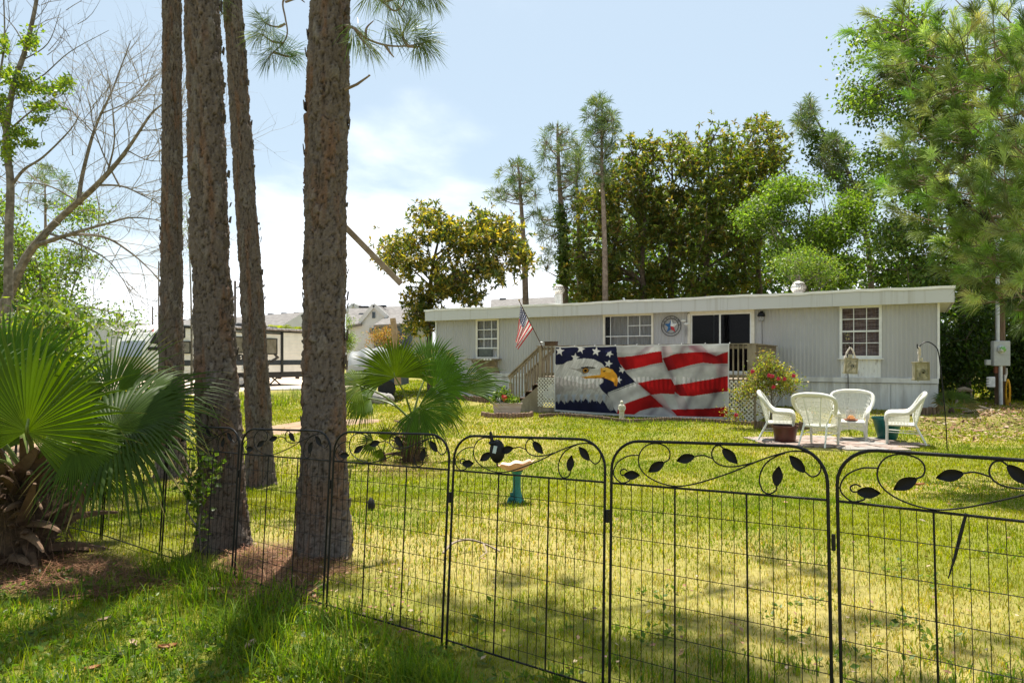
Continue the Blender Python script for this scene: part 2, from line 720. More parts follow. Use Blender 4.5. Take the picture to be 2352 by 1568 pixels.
m_sand = M('pale_sand', (0.52, 0.41, 0.31), 0.95, scale=1.5, col2=(0.66, 0.55, 0.44), bump=0.3, bscale=12, spec=0.1)
m_dirt = M('pinkish_dirt', (0.25, 0.17, 0.11), 0.95, scale=3, col2=(0.33, 0.24, 0.16), bump=0.4, bscale=14, spec=0.1)
strip_sheet('driveway', [(0, 884), (120, 905), (420, 908), (560, 900), (700, 897), (800, 893), (880, 880), (800, 868), (560, 864), (300, 866), (60, 866), (-160, 872)], m_sand, 0.035)
strip_sheet('path', [(560, 990), (640, 999), (740, 985), (800, 976), (865, 971), (880, 963), (800, 963), (700, 968), (620, 978)], m_dirt, 0.03)
strip_sheet('track', [(-120, 1075), (60, 1060), (180, 1035), (280, 1022), (380, 1003), (330, 996), (200, 1006), (60, 1022), (-150, 1035)], m_dirt, 0.03)

# ================================================================== mobile home
m_siding = M('grey_siding', (0.385, 0.38, 0.378), 0.55, scale=0.8, col2=(0.435, 0.43, 0.428), stretch=(1, 1, 0.3), spec=0.35)
m_skirt = M('white_skirting', (0.46, 0.45, 0.43), 0.6, scale=2.0, col2=(0.62, 0.62, 0.60), stretch=(1.6, 1, 0.35), lo=0.36, hi=0.56, spec=0.3)
m_fascia = M('pale_fascia', (0.55, 0.55, 0.535), 0.5, scale=1.6, col2=(0.40, 0.38, 0.33), stretch=(4.0, 1, 0.12), lo=0.54, hi=0.78, spec=0.3)
m_roof = M('roof_coating', (0.80, 0.78, 0.74), 0.7, scale=3, col2=(0.86, 0.85, 0.82), spec=0.2)
m_cream = M('cream_trim', (0.66, 0.62, 0.52), 0.5, scale=5, col2=(0.74, 0.71, 0.62))
m_white = M('white_paint', (0.72, 0.72, 0.70), 0.45, var=0.06, scale=6)
m_glassd = glass_mat('dark_glass', see=0.45, dark=(0.004, 0.004, 0.005), spec=0.14)
m_glassc = glass_mat('window_glass', see=0.82, tint=(0.95, 0.95, 0.95), dark=(0.008, 0.008, 0.009), spec=0.25)
m_curt = M('grey_curtain', (0.42, 0.42, 0.41), 0.9, scale=9, stretch=(4, 1, 0.2), col2=(0.58, 0.58, 0.57))
m_curt2 = M('mauve_curtain', (0.24, 0.15, 0.14), 0.9, scale=5, stretch=(0.5, 1, 4), col2=(0.46, 0.36, 0.345))
m_dark = M('dark_interior', (0.012, 0.012, 0.012), 0.8, var=0.2)
m_black = M('black_metal', (0.006, 0.006, 0.007), 0.5, var=0.3, scale=30, spec=0.25)
m_wood = M('weathered_wood', (0.20, 0.16, 0.115), 0.85, scale=5, col2=(0.33, 0.27, 0.20), stretch=(1, 1, 0.3), bump=0.4, bscale=40, spec=0.15)
m_woodd = M('dark_stained_wood', (0.075, 0.045, 0.028), 0.8, scale=7, col2=(0.12, 0.075, 0.05), spec=0.2)
m_ply = M('weathered_plywood', (0.22, 0.18, 0.125), 0.9, scale=4, col2=(0.31, 0.26, 0.19), stretch=(1, 1, 0.4), spec=0.1)
m_lattice = M('cream_lattice', (0.62, 0.59, 0.52), 0.6, var=0.12, scale=8)
m_peel = M('peeling_panel', (0.70, 0.70, 0.68), 0.7, scale=5, col2=(0.42, 0.40, 0.39), lo=0.58, hi=0.66, stretch=(2, 1, 0.5))

home = thing('mobile_home', 'long single storey mobile home with pale grey ribbed siding and a flat white roof', 'mobile home', HL, HANG)


def wl(u, v, off=0.0):
    d = Vector(((u - CX) / F, 1.0, -(v - HY) / F))
    o = Vector((0, 0, CAMH)) - HL
    t = (off - o.dot(EY)) / d.dot(EY)
    p = o + d * t
    return p.dot(EX), p.z


def hw(x, y, z):
    return HL + EX * x + EY * y + Vector((0, 0, z))


ZS, ZW = 0.95, 3.16      # skirt top, wall top
HD = 4.3


def rect(u0, u1, v0, v1, off=0.0):
    a, za = wl(u0, v0, off)
    b, zb = wl(u1, v0, off)
    _, z1 = wl((u0 + u1) / 2, v1, off)
    return a, b, z1, (za + zb) / 2


win_l = rect(1096, 1146, 734, 822)
win_m = rect(1388, 1500, 723, 800)
win_m = (win_m[0], win_m[1], 1.95, win_m[3])
door = rect(1584, 1730, 716, 800)
door = (door[0], door[1], ZS + 0.04, door[3])
win_r = rect(1931, 2023, 704, 820)
opens = [win_l, win_m, door, win_r]


def ribbed(x0, x1, z0, z1, y=-0.012, pitch=0.115, depth=0.014):
    """ribbed metal sheet with a backing board"""
    xs = [(x0, 0)]
    k = math.floor(x0 / pitch) + 1
    while k * pitch < x1 + pitch:
        for dx, dd in ((0.0, 0), (0.018, depth), (0.05, depth), (0.068, 0)):
            x = k * pitch + dx
            if x0 < x < x1:
                xs.append((x, dd))
        k += 1
    xs.append((x1, 0))
    mb = MB()
    vs = []
    for x, d in xs:
        vs += [(x, y - d, z0), (x, y - d, z1)]
    fs = [(2 * i, 2 * i + 2, 2 * i + 3, 2 * i + 1) for i in range(len(xs) - 1)]
    mb.add(vs, fs)
    mb.box(((x0 + x1) / 2, 0.03, (z0 + z1) / 2), (x1 - x0, 0.07, z1 - z0))
    return mb


edges = [0.0]
for a in opens:
    edges += [a[0], a[1]]
edges.append(HLEN)
for i in range(len(edges) - 1):
    x0, x1 = edges[i], edges[i + 1]
    op = opens[i // 2] if i % 2 == 1 else None
    if op is None:
        n = max(1, int(round((x1 - x0) / 2.44)))
        for k in range(n):
            a, b = x0 + (x1 - x0) * k / n, x0 + (x1 - x0) * (k + 1) / n
            ribbed(a + 0.003, b - 0.003, ZS, ZW).build('siding_panel', m_siding, home, local=True)
    else:
        ribbed(x0, x1, op[3], ZW).build('siding_panel', m_siding, home, local=True)
        if op[2] > ZS + 0.1:
            o = ribbed(x0, x1, ZS, op[2])
            if op is win_r:
                p = o.build('peeling_panel', m_peel, home, local=True)
                p['label'] = 'white panel with peeling paint under the window'
            else:
                o.build('siding_panel', m_siding, home, local=True)
# shell behind the front sheets
mb = MB()
mb.box((HLEN / 2, HD, (ZS + ZW) / 2), (HLEN, 0.1, ZW - ZS))
mb.box((0.05, HD / 2 + 0.05, (ZS + ZW) / 2), (0.1, HD - 0.2, ZW - ZS))
mb.box((HLEN - 0.05, HD / 2 + 0.05, (ZS + ZW) / 2), (0.1, HD - 0.2, ZW - ZS))
mb.box((HLEN / 2, HD / 2 + 0.05, ZS - 0.06), (HLEN, HD - 0.1, 0.1))
mb.build('wall_shell', m_siding, home, local=True)
mb = MB()
mb.box((HLEN / 2, 1.6, (ZS + ZW) / 2), (HLEN - 0.3, 0.05, ZW - ZS - 0.1))
mb.build('interior_partition', m_dark, home, local=True)
ov = 0.32
mb = MB()
nf = 6
for k in range(nf):
    a = -0.36 + (HLEN + 0.72) * k / nf
    b = -0.36 + (HLEN + 0.72) * (k + 1) / nf
    mbk = MB()
    mbk.box(((a + b) / 2, -ov, (3.10 + 3.56) / 2), (b - a - 0.006, 0.04, 0.46))
    mbk.build('fascia_panel', m_fascia, home, local=True)
for x in (-0.36, HLEN + 0.36):
    mbk = MB()
    mbk.box((x, HD / 2, 3.33), (0.04, HD + 2 * ov - 0.06, 0.46))
    mbk.build('fascia_panel', m_fascia, home, local=True)
mb = MB()
mb.box((HLEN / 2, HD / 2, 3.13), (HLEN + 0.66, HD + 2 * ov - 0.05, 0.03))
mb.build('soffit', m_white, home, local=True)
# roof sheet, slightly wavy edge
mb = MB()


def roofp(a, b):
    x = -0.40 + (HLEN + 0.80) * a
    y = -ov - 0.05 + (HD + 2 * ov + 0.1) * b
    return (x, y, 3.575 + 0.13 * math.sin(math.pi * b) + 0.012 * math.sin(x * 1.7) + 0.006 * math.sin(x * 6.1))


mb.grid(roofp, 90, 6)
n0 = len(mb.v)
for i in range(91):
    p = roofp(i / 90, 0)
    mb.add([(p[0], p[1], p[2]), (p[0], p[1] + 0.004, p[2] - 0.075 - 0.008 * math.sin(i * 1.9))], [])
for i in range(90):
    mb.f.append((n0 + 2 * i + 1, n0 + 2 * i + 3, n0 + 2 * i + 2, n0 + 2 * i))
n0 = len(mb.v)
for i in range(7):
    p = roofp(1, i / 6)
    mb.add([(p[0], p[1], p[2]), (p[0], p[1], p[2] - 0.08)], [])
for i in range(6):
    mb.f.append((n0 + 2 * i + 1, n0 + 2 * i + 3, n0 + 2 * i + 2, n0 + 2 * i))
mb.build('roof', m_roof, home, local=True)

m_vent = M('vent_metal', (0.55, 0.52, 0.47), 0.35, scale=5, col2=(0.66, 0.63, 0.58), metal=0.6)
for (u, v, stem_h, y) in ((1283, 676, 0.45, 1.5), (1834, 650, 0.12, 2.0)):
    x, z = wl(u, v, y)
    zr = 3.66
    mb = MB()
    mb.lathe([(0.17, zr - 0.1), (0.16, zr + stem_h)], (x, y, 0), 14)
    v_ = mb.build('roof_vent', m_vent, home, local=True)
    n = 18
    mb = MB()
    for k in range(n):
        a = 2 * math.pi * k / n
        vs = []
        for i in range(8):
            t = i / 7
            zz = zr + stem_h + 0.34 * t
            r = 0.12 + 0.13 * math.sin(math.pi * (0.12 + 0.80 * t))
            aa = a + 0.5 * math.sin(math.pi * t)
            vs.append((x + r * math.cos(aa), y + r * math.sin(aa), zz))
            vs.append((x + (r - 0.03) * math.cos(aa + 0.30), y + (r - 0.03) * math.sin(aa + 0.30), zz))
        mb.add(vs, [(2 * i, 2 * i + 1, 2 * i + 3, 2 * i + 2) for i in range(7)])
    mb.lathe([(0.20, zr + stem_h + 0.31), (0.14, zr + stem_h + 0.37), (0.02, zr + stem_h + 0.39)], (x, y, 0), 16)
    mb.build('turbine', m_vent, v_, local=True)

# skirting
mb = MB()
mb.box((HLEN / 2, -0.045, ZS - 0.07), (HLEN + 0.02, 0.05, 0.15))
mb.build('skirt_band', m_skirt, home, local=True)
ns = 15
for k in range(ns):
    a, b = HLEN * k / ns, HLEN * (k + 1) / ns
    ribbed(a + 0.006, b - 0.006, -0.12, ZS - 0.16, y=-0.02 - 0.006 * (k % 2), pitch=0.21, depth=0.012).build('skirt_panel', m_skirt, home, local=True)
mb = MB()
mb.box((HLEN - 0.02, HD / 2, 0.4), (0.04, HD, 1.1))
mb.box((0.02, HD / 2, 0.4), (0.04, HD, 1.1))
mb.box((HLEN / 2, HD, 0.4), (HLEN - 0.1, 0.04, 1.1))
mb.build('skirt_shell', m_skirt, home, local=True)
mb = MB()
mb.box((HLEN + 0.005, -0.03, (ZS + ZW) / 2), (0.06, 0.06, ZW - ZS))
mb.box((-0.005, -0.03, (ZS + ZW) / 2), (0.06, 0.06, ZW - ZS))
mb.build('corner_trim', m_white, home, local=True)


def frame_bars(mb, x0, x1, z0, z1, w, y, d):
    mb.box(((x0 + x1) / 2, y, z1 - w / 2), (x1 - x0, d, w))
    mb.box(((x0 + x1) / 2, y, z0 + w / 2), (x1 - x0, d, w))
    mb.box((x0 + w / 2, y, (z0 + z1) / 2), (w, d - 0.004, z1 - z0 - 2 * w))
    mb.box((x1 - w / 2, y, (z0 + z1) / 2), (w, d - 0.004, z1 - z0 - 2 * w))


def window(name, r, vx, hz_, frame_m, glass, curtain, pane_cols=None, skip_rows=0):
    x0, x1, z0, z1 = r
    mb = MB()
    frame_bars(mb, x0 - 0.03, x1 + 0.03, z0 - 0.03, z1 + 0.03, 0.075, -0.03, 0.07)
    w = mb.build(name, frame_m, home, local=True)
    mb = MB()
    for x in vx:
        mb.box((x, -0.018, (z0 + z1) / 2), (0.022, 0.028, z1 - z0 - 0.09))
    for z, t in hz_:
        mb.box(((x0 + x1) / 2, -0.02, z), (x1 - x0 - 0.09, 0.034, t))
    mb.build('muntin', m_white, w, local=True)
    xs = [x0 + 0.045] + list(vx) + [x1 - 0.045]
    zs = [z0 + 0.045] + sorted(z for z, _ in hz_) + [z1 - 0.045]
    for i in range(len(xs) - 1):
        for j in range(skip_rows, len(zs) - 1):
            mb = MB()
            mb.box(((xs[i] + xs[i + 1]) / 2, -0.006, (zs[j] + zs[j + 1]) / 2), (xs[i + 1] - xs[i] - 0.024, 0.006, zs[j + 1] - zs[j] - 0.024))
            mb.build('pane', glass, w, local=True)
    if curtain is not None:
        mb = MB()
        mb.grid(lambda a, b: (x0 + 0.05 + (x1 - x0 - 0.1) * a, 0.055 + 0.016 * math.sin(a * 60), z0 + 0.05 + (z1 - z0 - 0.1) * b), 60, 1)
        mb.build('curtain', curtain, w, local=True)
    return w


zat = lambda u, v: wl(u, v)[1]
xat = lambda u: wl(u, 780)[0]
wlx = [xat(1112.5), xat(1130)]
wL = window('window', win_l, wlx, [(zat(1120, 757), 0.03), (zat(1120, 778), 0.05), (zat(1120, 799), 0.05)], m_cream, m_glassc, m_curt, skip_rows=1)
mb = MB()
xa, xb = win_l[0] + 0.12, win_l[1] - 0.3
mb.box(((xa + xb) / 2, -0.02, win_l[2] + 0.2), (xb - xa, 0.12, 0.3), bev=0.02)
mb.build('air_conditioner', M('dull_grey_plastic', (0.10, 0.115, 0.10), 0.5), wL, local=True)
wM = window('window', win_m, [xat(1403), xat(1443)], [(zat(1440, 772), 0.03)], m_cream, m_glassc, m_curt)
mb = MB()
xa, xb = xat(1443), win_m[1] - 0.045
mb.box(((xa + xb) / 2, -0.018, zat(1470, 747.5)), (xb - xa - 0.02, 0.026, 0.026))
xm_ = xat(1470)
za, zb_ = zat(1440, 772) + 0.018, win_m[3] - 0.045
mb.box((xm_, -0.016, (za + zb_) / 2), (0.024, 0.022, zb_ - za))
mb.build('muntin', m_white, wM, local=True)
mb = MB()
mb.box((win_m[0] + 0.15, 0.03, (win_m[2] + win_m[3]) / 2), (0.2, 0.01, win_m[3] - win_m[2] - 0.1))
mb.build('shutter', m_dark, wM, local=True)
wR = window('window', win_r, [xat(1961), xat(1990.5)], [(zat(1977, 732.6), 0.025), (zat(1977, 760.5), 0.05), (zat(1977, 787.5), 0.025)], m_white, m_glassc, m_curt2)
mb = MB()
a, z = wl(1940, 765)
for k in range(2):
    mb.box((a + 0.06, -0.012, z - 0.03 - 0.13 * k), (0.15, 0.003, 0.09))
mb.build('sticker', M('dark_sticker', (0.03, 0.028, 0.02), 0.4, scale=30, col2=(0.55, 0.45, 0.2), lo=0.55, hi=0.6), wR, local=True)
mb = MB()
mb.box(((win_r[0] + win_r[1]) / 2, -0.06, win_r[2] - 0.05), (win_r[1] - win_r[0] + 0.16, 0.09, 0.035))
mb.build('sill', m_white, wR, local=True)
# shelf under the left window
mb = MB()
a, z = wl(1080, 825, -0.2)
b, _ = wl(1147, 825, -0.2)
mb.box(((a + b) / 2, -0.24, z), (b - a, 0.42, 0.05))
mb.box(((a + b) / 2, -0.03, z - 0.36), ((b - a) * 0.72, 0.02, 0.6))
mb.bar((a + 0.2, -0.40, z - 0.03), (a + 0.45, -0.04, z - 0.55), 0.05, 0.05)
mb.bar((b - 0.1, -0.40, z - 0.03), (b - 0.1, -0.04, z - 0.55), 0.05, 0.05)
sh = mb.build('window_shelf', m_wood, home, local=True)
mb = MB()
for k in range(3):
    mb.box((b - 0.52 + 0.14 * k, -0.47, z + 0.0), (0.08, 0.02, 0.07))
mb.build('white_block', m_white, sh, local=True)
# sliding door
x0, x1, z0, z1 = door
mb = MB()
frame_bars(mb, x0 - 0.05, x1 + 0.05, z0 - 0.02, z1 + 0.05, 0.10, -0.035, 0.085)
dr = mb.build('sliding_door', m_cream, home, local=True)
xm = xat(1654.5)
for (a, b, y) in ((x0 + 0.04, xm + 0.03, -0.012), (xm - 0.03, x1 - 0.04, -0.030)):
    mb = MB()
    frame_bars(mb, a, b, z0 + 0.07, z1 - 0.04, 0.055, y, 0.03)
    s_ = mb.build('door_leaf', m_white, dr, local=True)
    mb = MB()
    mb.box(((a + b) / 2, y, (z0 + z1) / 2), (b - a - 0.11, 0.006, z1 - z0 - 0.24))
    g_ = mb.build('pane', m_glassd, dr, local=True)
mb = MB()
mb.box((xat(1639), 0.03, (z0 + z1) / 2), (0.05, 0.02, z1 - z0 - 0.2))
mb.build('curtain_edge', m_curt, dr, local=True)
# wall lamp
x, z = wl(1749, 727, -0.1)
mb = MB()
mb.lathe([(0.02, z + 0.17), (0.10, z + 0.10), (0.125, z + 0.02), (0.10, z - 0.0)], (x, -0.15, 0), 14)
mb.box((x, -0.06, z + 0.1), (0.09, 0.07, 0.16))
mb.tube([(x, -0.03, z - 0.1), (x + 0.01, -0.03, z - 0.9)], 0.007, 5)
lm = mb.build('wall_lamp', m_black, home, local=True)
mb = MB()
mb.lathe([(0.085, z), (0.085, z - 0.13), (0.06, z - 0.16)], (x, -0.15, 0), 12)
mb.build('lamp_glass', glass_mat('lamp_glass', 0.6, (0.9, 0.9, 0.9), (0.4, 0.4, 0.4)), lm, local=True)

# welcome star (hangs on the wall)
x, z = wl(1541.5, 748.7, -0.04)
star = thing('welcome_sign', 'round metal WELCOME sign with a red, white and blue star on the siding', 'wall sign', hw(x, -0.05, z), HANG)
ro, ri = 0.345, 0.255
m_iron = M('dark_iron', (0.05, 0.045, 0.045), 0.5)
mb = MB()
for r in (ro, ri):
    mb.tube([(r * math.cos(a), 0, r * math.sin(a)) for a in [2 * math.pi * k / 40 for k in range(40)]], 0.011, 6, closed=True)
mb.build('ring', m_iron, star, local=True)
cols = [(0.75, 0.74, 0.72), (0.45, 0.03, 0.04), (0.45, 0.03, 0.04), (0.015, 0.10, 0.28), (0.015, 0.10, 0.28)]
for k in range(5):
    a0 = math.pi / 2 - 2 * math.pi * k / 5
    tip = (ri * 0.98 * math.cos(a0), ri * 0.98 * math.sin(a0))
    q = []
    for s in (-1, 1):
        a = a0 + s * math.pi / 5
        q.append((ri * 0.42 * math.cos(a), ri * 0.42 * math.sin(a)))
    for side, qq in ((0, q[0]), (1, q[1])):
        mb = MB()
        mb.add([(0, -0.055, 0), (qq[0], -0.008, qq[1]), (tip[0], -0.008, tip[1]), (0, 0.0, 0), (qq[0], 0.002, qq[1]), (tip[0], 0.002, tip[1])],
               [(0, 1, 2) if side == 0 else (0, 2, 1), (3, 5, 4) if side == 0 else (3, 4, 5)])
        if k == 0:
            c = (0.015, 0.10, 0.28) if side == 1 else (0.78, 0.77, 0.75)
        elif k == 1:
            c = (0.78, 0.77, 0.75)
        elif k == 2:
            c = (0.78, 0.77, 0.75) if side == 1 and False else (0.48, 0.035, 0.04)
        else:
            c = (0.02, 0.12, 0.30)
        mb.build('star_facet', M('star_paint_%d%d' % (k, side), c, 0.4, var=0.12, scale=20), star, local=True)
for k, ch in enumerate('WELCOME'):
    a = math.pi * (0.97 - 0.94 * k / 6)
    me = text_mesh(ch, 0.125, 'letter')
    o = _link('letter', me, m_iron, star)
    rm = (ro + ri) / 2
    o.location = (rm * math.cos(a), -0.006, rm * math.sin(a))
    o.rotation_euler = (Matrix.Rotation(-(a - math.pi / 2), 3, 'Y') @ Matrix.Rotation(math.pi / 2, 3, 'X')).to_euler()
# wind chime beside the door
x, z = wl(1575, 735, -0.15)
wc = thing('wind_chime', 'small wind chime with white birds hanging left of the sliding door', 'wind chime', hw(x, -0.15, z - 0.6), HANG)
mb = MB()
mb.tube([(0.1, 0.14, 0.82), (0.1, 0.0, 0.85), (0.05, -0.02, 0.8)], 0.012, 5)
mb.tube([(0.05, -0.02, 0.8), (0.03, -0.02, 0.45)], 0.004, 4)
mb.build('bracket', m_black, wc, local=True)
mb = MB()
mb.ball((-0.08, 0, 0.58), 0.06, 8, 6, (1.5, 0.6, 0.6))
mb.ball((0.02, 0, 0.47), 0.06, 8, 6, (1.3, 0.6, 0.7))
mb.build('bird', m_white, wc, local=True)
mb = MB()
for k in range(5):
    mb.tube([(-0.02 + 0.02 * k, 0, 0.40 - 0.01 * k), (-0.02 + 0.02 * k, 0, 0.02 + 0.05 * (k % 3))], 0.007, 5)
mb.build('chime_tube', M('pewter', (0.3, 0.28, 0.28), 0.3, metal=0.7), wc, local=True)

# ================================================================== deck
DY = -3.58
FZ = ZS - 0.02
dxl = wl(1239, 850, DY)[0]
dxr = wl(1732, 850, DY)[0]
zg = -0.235
zrail = wl(1450, 791.5, DY)[1]
deck = thing('deck', 'weathered wooden porch deck with railings, steps and white lattice skirting', 'deck', hw(dxl, DY, zg), HANG)
ORIG[deck.name] = Vector((0, 0, 0))


def dk(mb, name, mat, kind=None):
    """deck shapes are written in the home's local axes; shift into the deck's own"""
    mb.v = [(p[0] - dxl, p[1] - DY, p[2] - zg) for p in mb.v]
    return mb.build(name, mat, deck, local=True, kind=kind)


nb = 25
for k in range(nb):
    mb = MB()
    y = DY + 0.07 + (3.5) * k / nb
    mb.box(((dxl + dxr) / 2, y, FZ), (dxr - dxl, 0.128, 0.038))
    dk(mb, 'deck_board', m_wood)
mb = MB()
for y in (DY + 0.03, DY + 1.8, -0.1):
    mb.box(((dxl + dxr) / 2, y, FZ - 0.11), (dxr - dxl - 0.01, 0.04, 0.18))
dk(mb, 'rim_joist', m_wood)
pw = 0.10
posts = [dxl + 0.05, dxl + (dxr - dxl) * 0.36, dxl + (dxr - dxl) * 0.68, dxr - 0.06]
for x in posts:
    mb = MB()
    mb.box((x, DY, (zrail - 0.03 + zg - 0.1) / 2), (pw if x < dxr - 0.2 else 0.22, 0.10, zrail - 0.03 - zg + 0.1))
    dk(mb, 'post', m_wood)
for (x, y) in ((dxl + 0.05, -0.2), (dxr - 0.05, -0.25), (dxr - 0.05, -1.9), (dxl + 0.05, -2.45)):
    mb = MB()
    mb.box((x, y, (zrail - 0.03 + zg) / 2), (0.09, 0.09, zrail - 0.03 - zg))
    dk(mb, 'post', m_wood)
mb = MB()
mb.box(((dxl + dxr) / 2, DY + 0.02, zrail - 0.015), (dxr - dxl + 0.16, 0.16, 0.035))
dk(mb, 'handrail', m_wood)
mb = MB()
mb.box((dxr - 0.03, (DY - 0.1) / 2 + 0.05, zrail - 0.017), (0.15, -DY - 0.25, 0.035))
dk(mb, 'handrail', m_wood)
mb = MB()
mb.box((dxl + 0.05, -1.3, zrail - 0.017), (0.13, 2.2, 0.035))
dk(mb, 'handrail', m_wood)
for z in (zrail - 0.10, FZ + 0.10):
    mb = MB()
    mb.box(((dxl + dxr) / 2, DY + 0.02, z), (dxr - dxl - 0.2, 0.04, 0.085))
    mb.box((dxr - 0.04, DY / 2, z), (0.04, -DY - 0.3, 0.085))
    mb.box((dxl + 0.05, -1.3, z), (0.04, 2.1, 0.085))
    dk(mb, 'rail', m_wood)
bal0 = MB()
bal0.box((0, 0, 0), (0.038, 0.038, zrail - FZ - 0.06))
bal_me = None


def baluster(x, y, z, zlen=None):
    global bal_me
    if bal_me is None:
        o = bal0.build('baluster', m_wood, deck, local=True)
        bal_me = o.data
    else:
        o = _link('baluster', bal_me, None, deck)
    o.location = (x - dxl, y - DY, z - zg)
    return o


zb = (zrail + FZ) / 2 - 0.01
x = dxl + 0.19
while x < dxr - 0.2:
    if min(abs(x - q) for q in posts) > 0.08:
        baluster(x, DY - 0.022, zb)
    x += 0.135
y = DY + 0.2
while y < -0.2:
    baluster(dxr - 0.018 + 0.02, y, zb)
    y += 0.135
for k in range(15):
    baluster(dxl + 0.027, -2.3 + 0.14 * k, zb)


# lattice skirt: slats are strips of one panel, split in bays
def lattice(x0, x1, z0, z1, y, axis_='x', th=0.008, sp=0.118, w=0.036):
    mb = MB()
    Lx, Lz = x1 - x0, z1 - z0
    for sgn in (1, -1):
        k = -int(Lz / sp) - 2
        while k * sp < Lx + Lz + sp:
            c = k * sp
            pts = []
            # line x = c + sgn*z
            for zz in (0, Lz):
                pass
            if sgn == 1:
                za, zb_ = max(0, -c), min(Lz, Lx - c)
                if zb_ - za > 0.02:
                    pts = [(x0 + c + za, z0 + za), (x0 + c + zb_, z0 + zb_)]
            else:
                za, zb_ = max(0, c - Lx), min(Lz, c)
                if zb_ - za > 0.02:
                    pts = [(x0 + c - za, z0 + za), (x0 + c - zb_, z0 + zb_)]
            if pts:
                yy = y + (0 if sgn == 1 else -th - 0.001)
                if axis_ == 'x':
                    mb.bar((pts[0][0], yy, pts[0][1]), (pts[1][0], yy, pts[1][1]), th, w, up=(-sgn, 0, 1))
                else:
                    mb.bar((yy, pts[0][0], pts[0][1]), (yy, pts[1][0], pts[1][1]), th, w, up=(0, -sgn, 1))
            k += 1
    return mb


bx = [dxl - 0.02, dxl + 0.78] + [dxl + 0.78 + (dxr - dxl - 0.78) * k / 4 for k in (1, 2, 3, 4)]
for a, b in zip(bx[:-1], bx[1:]):
    dk(lattice(a, b, zg + (0.22 if a < dxl else 0.0), FZ - 0.02, DY - 0.065), 'lattice_panel', m_lattice, kind='stuff')
dk(lattice(DY + 0.05, -0.15, zg, FZ - 0.02, dxr + 0.03, 'y'), 'lattice_panel', m_lattice, kind='stuff')
mb = MB()
mb.box((dxl + 0.36, DY - 0.03, zg + 0.13), (0.76, 0.03, 0.14))
mb.box(((dxl + dxr) / 2, DY - 0.03, zg + 0.01), (dxr - dxl - 0.1, 0.03, 0.06))
dk(mb, 'base_board', m_wood)
# stairs run along -x from the deck's left end
run, rise, nstep = 0.27, (FZ - zg) / 5.0, 4
sy0, sy1 = DY + 0.02, DY + 1.12
for k in range(nstep):
    zt = FZ - rise * (k + 1)
    xx = dxl - run * (k + 0.5)
    mb = MB()
    mb.box((xx, (sy0 + sy1) / 2, zt - 0.02), (run + 0.03, sy1 - sy0, 0.038))
    mb.box((xx + run / 2 - 0.01, (sy0 + sy1) / 2, zt + rise / 2 - 0.02), (0.02, sy1 - sy0 - 0.02, rise - 0.05))
    dk(mb, 'step', m_woodd)
fn = lambda a, b, d: (a, sy0 - 0.012 + d, b)
mb = MB()
xe = dxl - run * 4.2
mb.prism([(dxl - 0.02, zg - 0.05), (dxl - 0.02, FZ - 0.26), (dxl - run * 1.2, FZ - 0.26 - rise * 1.1), (xe, zg + 0.05), (xe, zg - 0.05)], fn, 0.018)
mb.v = mb.v
dk(mb, 'side_panel', m_ply)
for yy in (sy0, sy1):
    mb = MB()
    mb.bar((dxl, yy, zrail - 0.03), (xe - 0.05, yy, zrail - 0.03 - rise * 4.2), 0.11, 0.036)
    mb.bar((dxl, yy, zrail - 0.11), (xe - 0.02, yy, zrail - 0.11 - rise * 4.2), 0.036, 0.085)
    dk(mb, 'stair_rail', m_wood)
    for k in range(10):
        xx = dxl - 0.10 - k * run * 4.0 / 10
        zt = zrail - 0.10 - (dxl - xx) / run * rise
        zl = FZ - 0.10 - (dxl - xx) / run * rise
        mb = MB()
        mb.box((xx, yy - 0.03, (zt + zl) / 2), (0.038, 0.036, zt - zl))
        dk(mb, 'stair_baluster', m_wood)
    mb = MB()
    mb.box((xe + 0.04, yy, zg + 0.45), (0.09, 0.09, 1.0))
    dk(mb, 'post', m_wood)

# brown window box and white lamp standing on the rail
p = hw(*(wl(1266, 794, DY)[0], DY, zrail + 0.003))
bxo = thing('planter_box', 'brown wooden planter box sitting on the deck railing by the banner corner', 'planter box', p, HANG)
mb = MB()
mb.box((0, 0, 0.06), (0.40, 0.15, 0.115))
mb.box((0, 0, 0.122), (0.43, 0.17, 0.02))
mb.build('box', m_woodd, bxo, local=True)
p = hw(wl(1243.5, 794, DY)[0], DY, zrail + 0.003)
lp = thing('solar_lamp', 'small clear solar lamp on top of the stair post below the flag', 'lamp', p, HANG)
mb = MB()
mb.lathe([(0.06, 0.0), (0.06, 0.015), (0.02, 0.02)], n=12)
mb.lathe([(0.05, 0.10), (0.055, 0.115), (0.02, 0.13)], n=12)
mb.build('cap', m_white, lp, local=True)
mb = MB()
mb.lathe([(0.045, 0.018), (0.05, 0.06), (0.045, 0.102)], n=12)
mb.build('lamp_glass', glass_mat('solar_glass', 0.5, (0.95, 0.95, 0.95), (0.6, 0.6, 0.6)), lp, local=True)

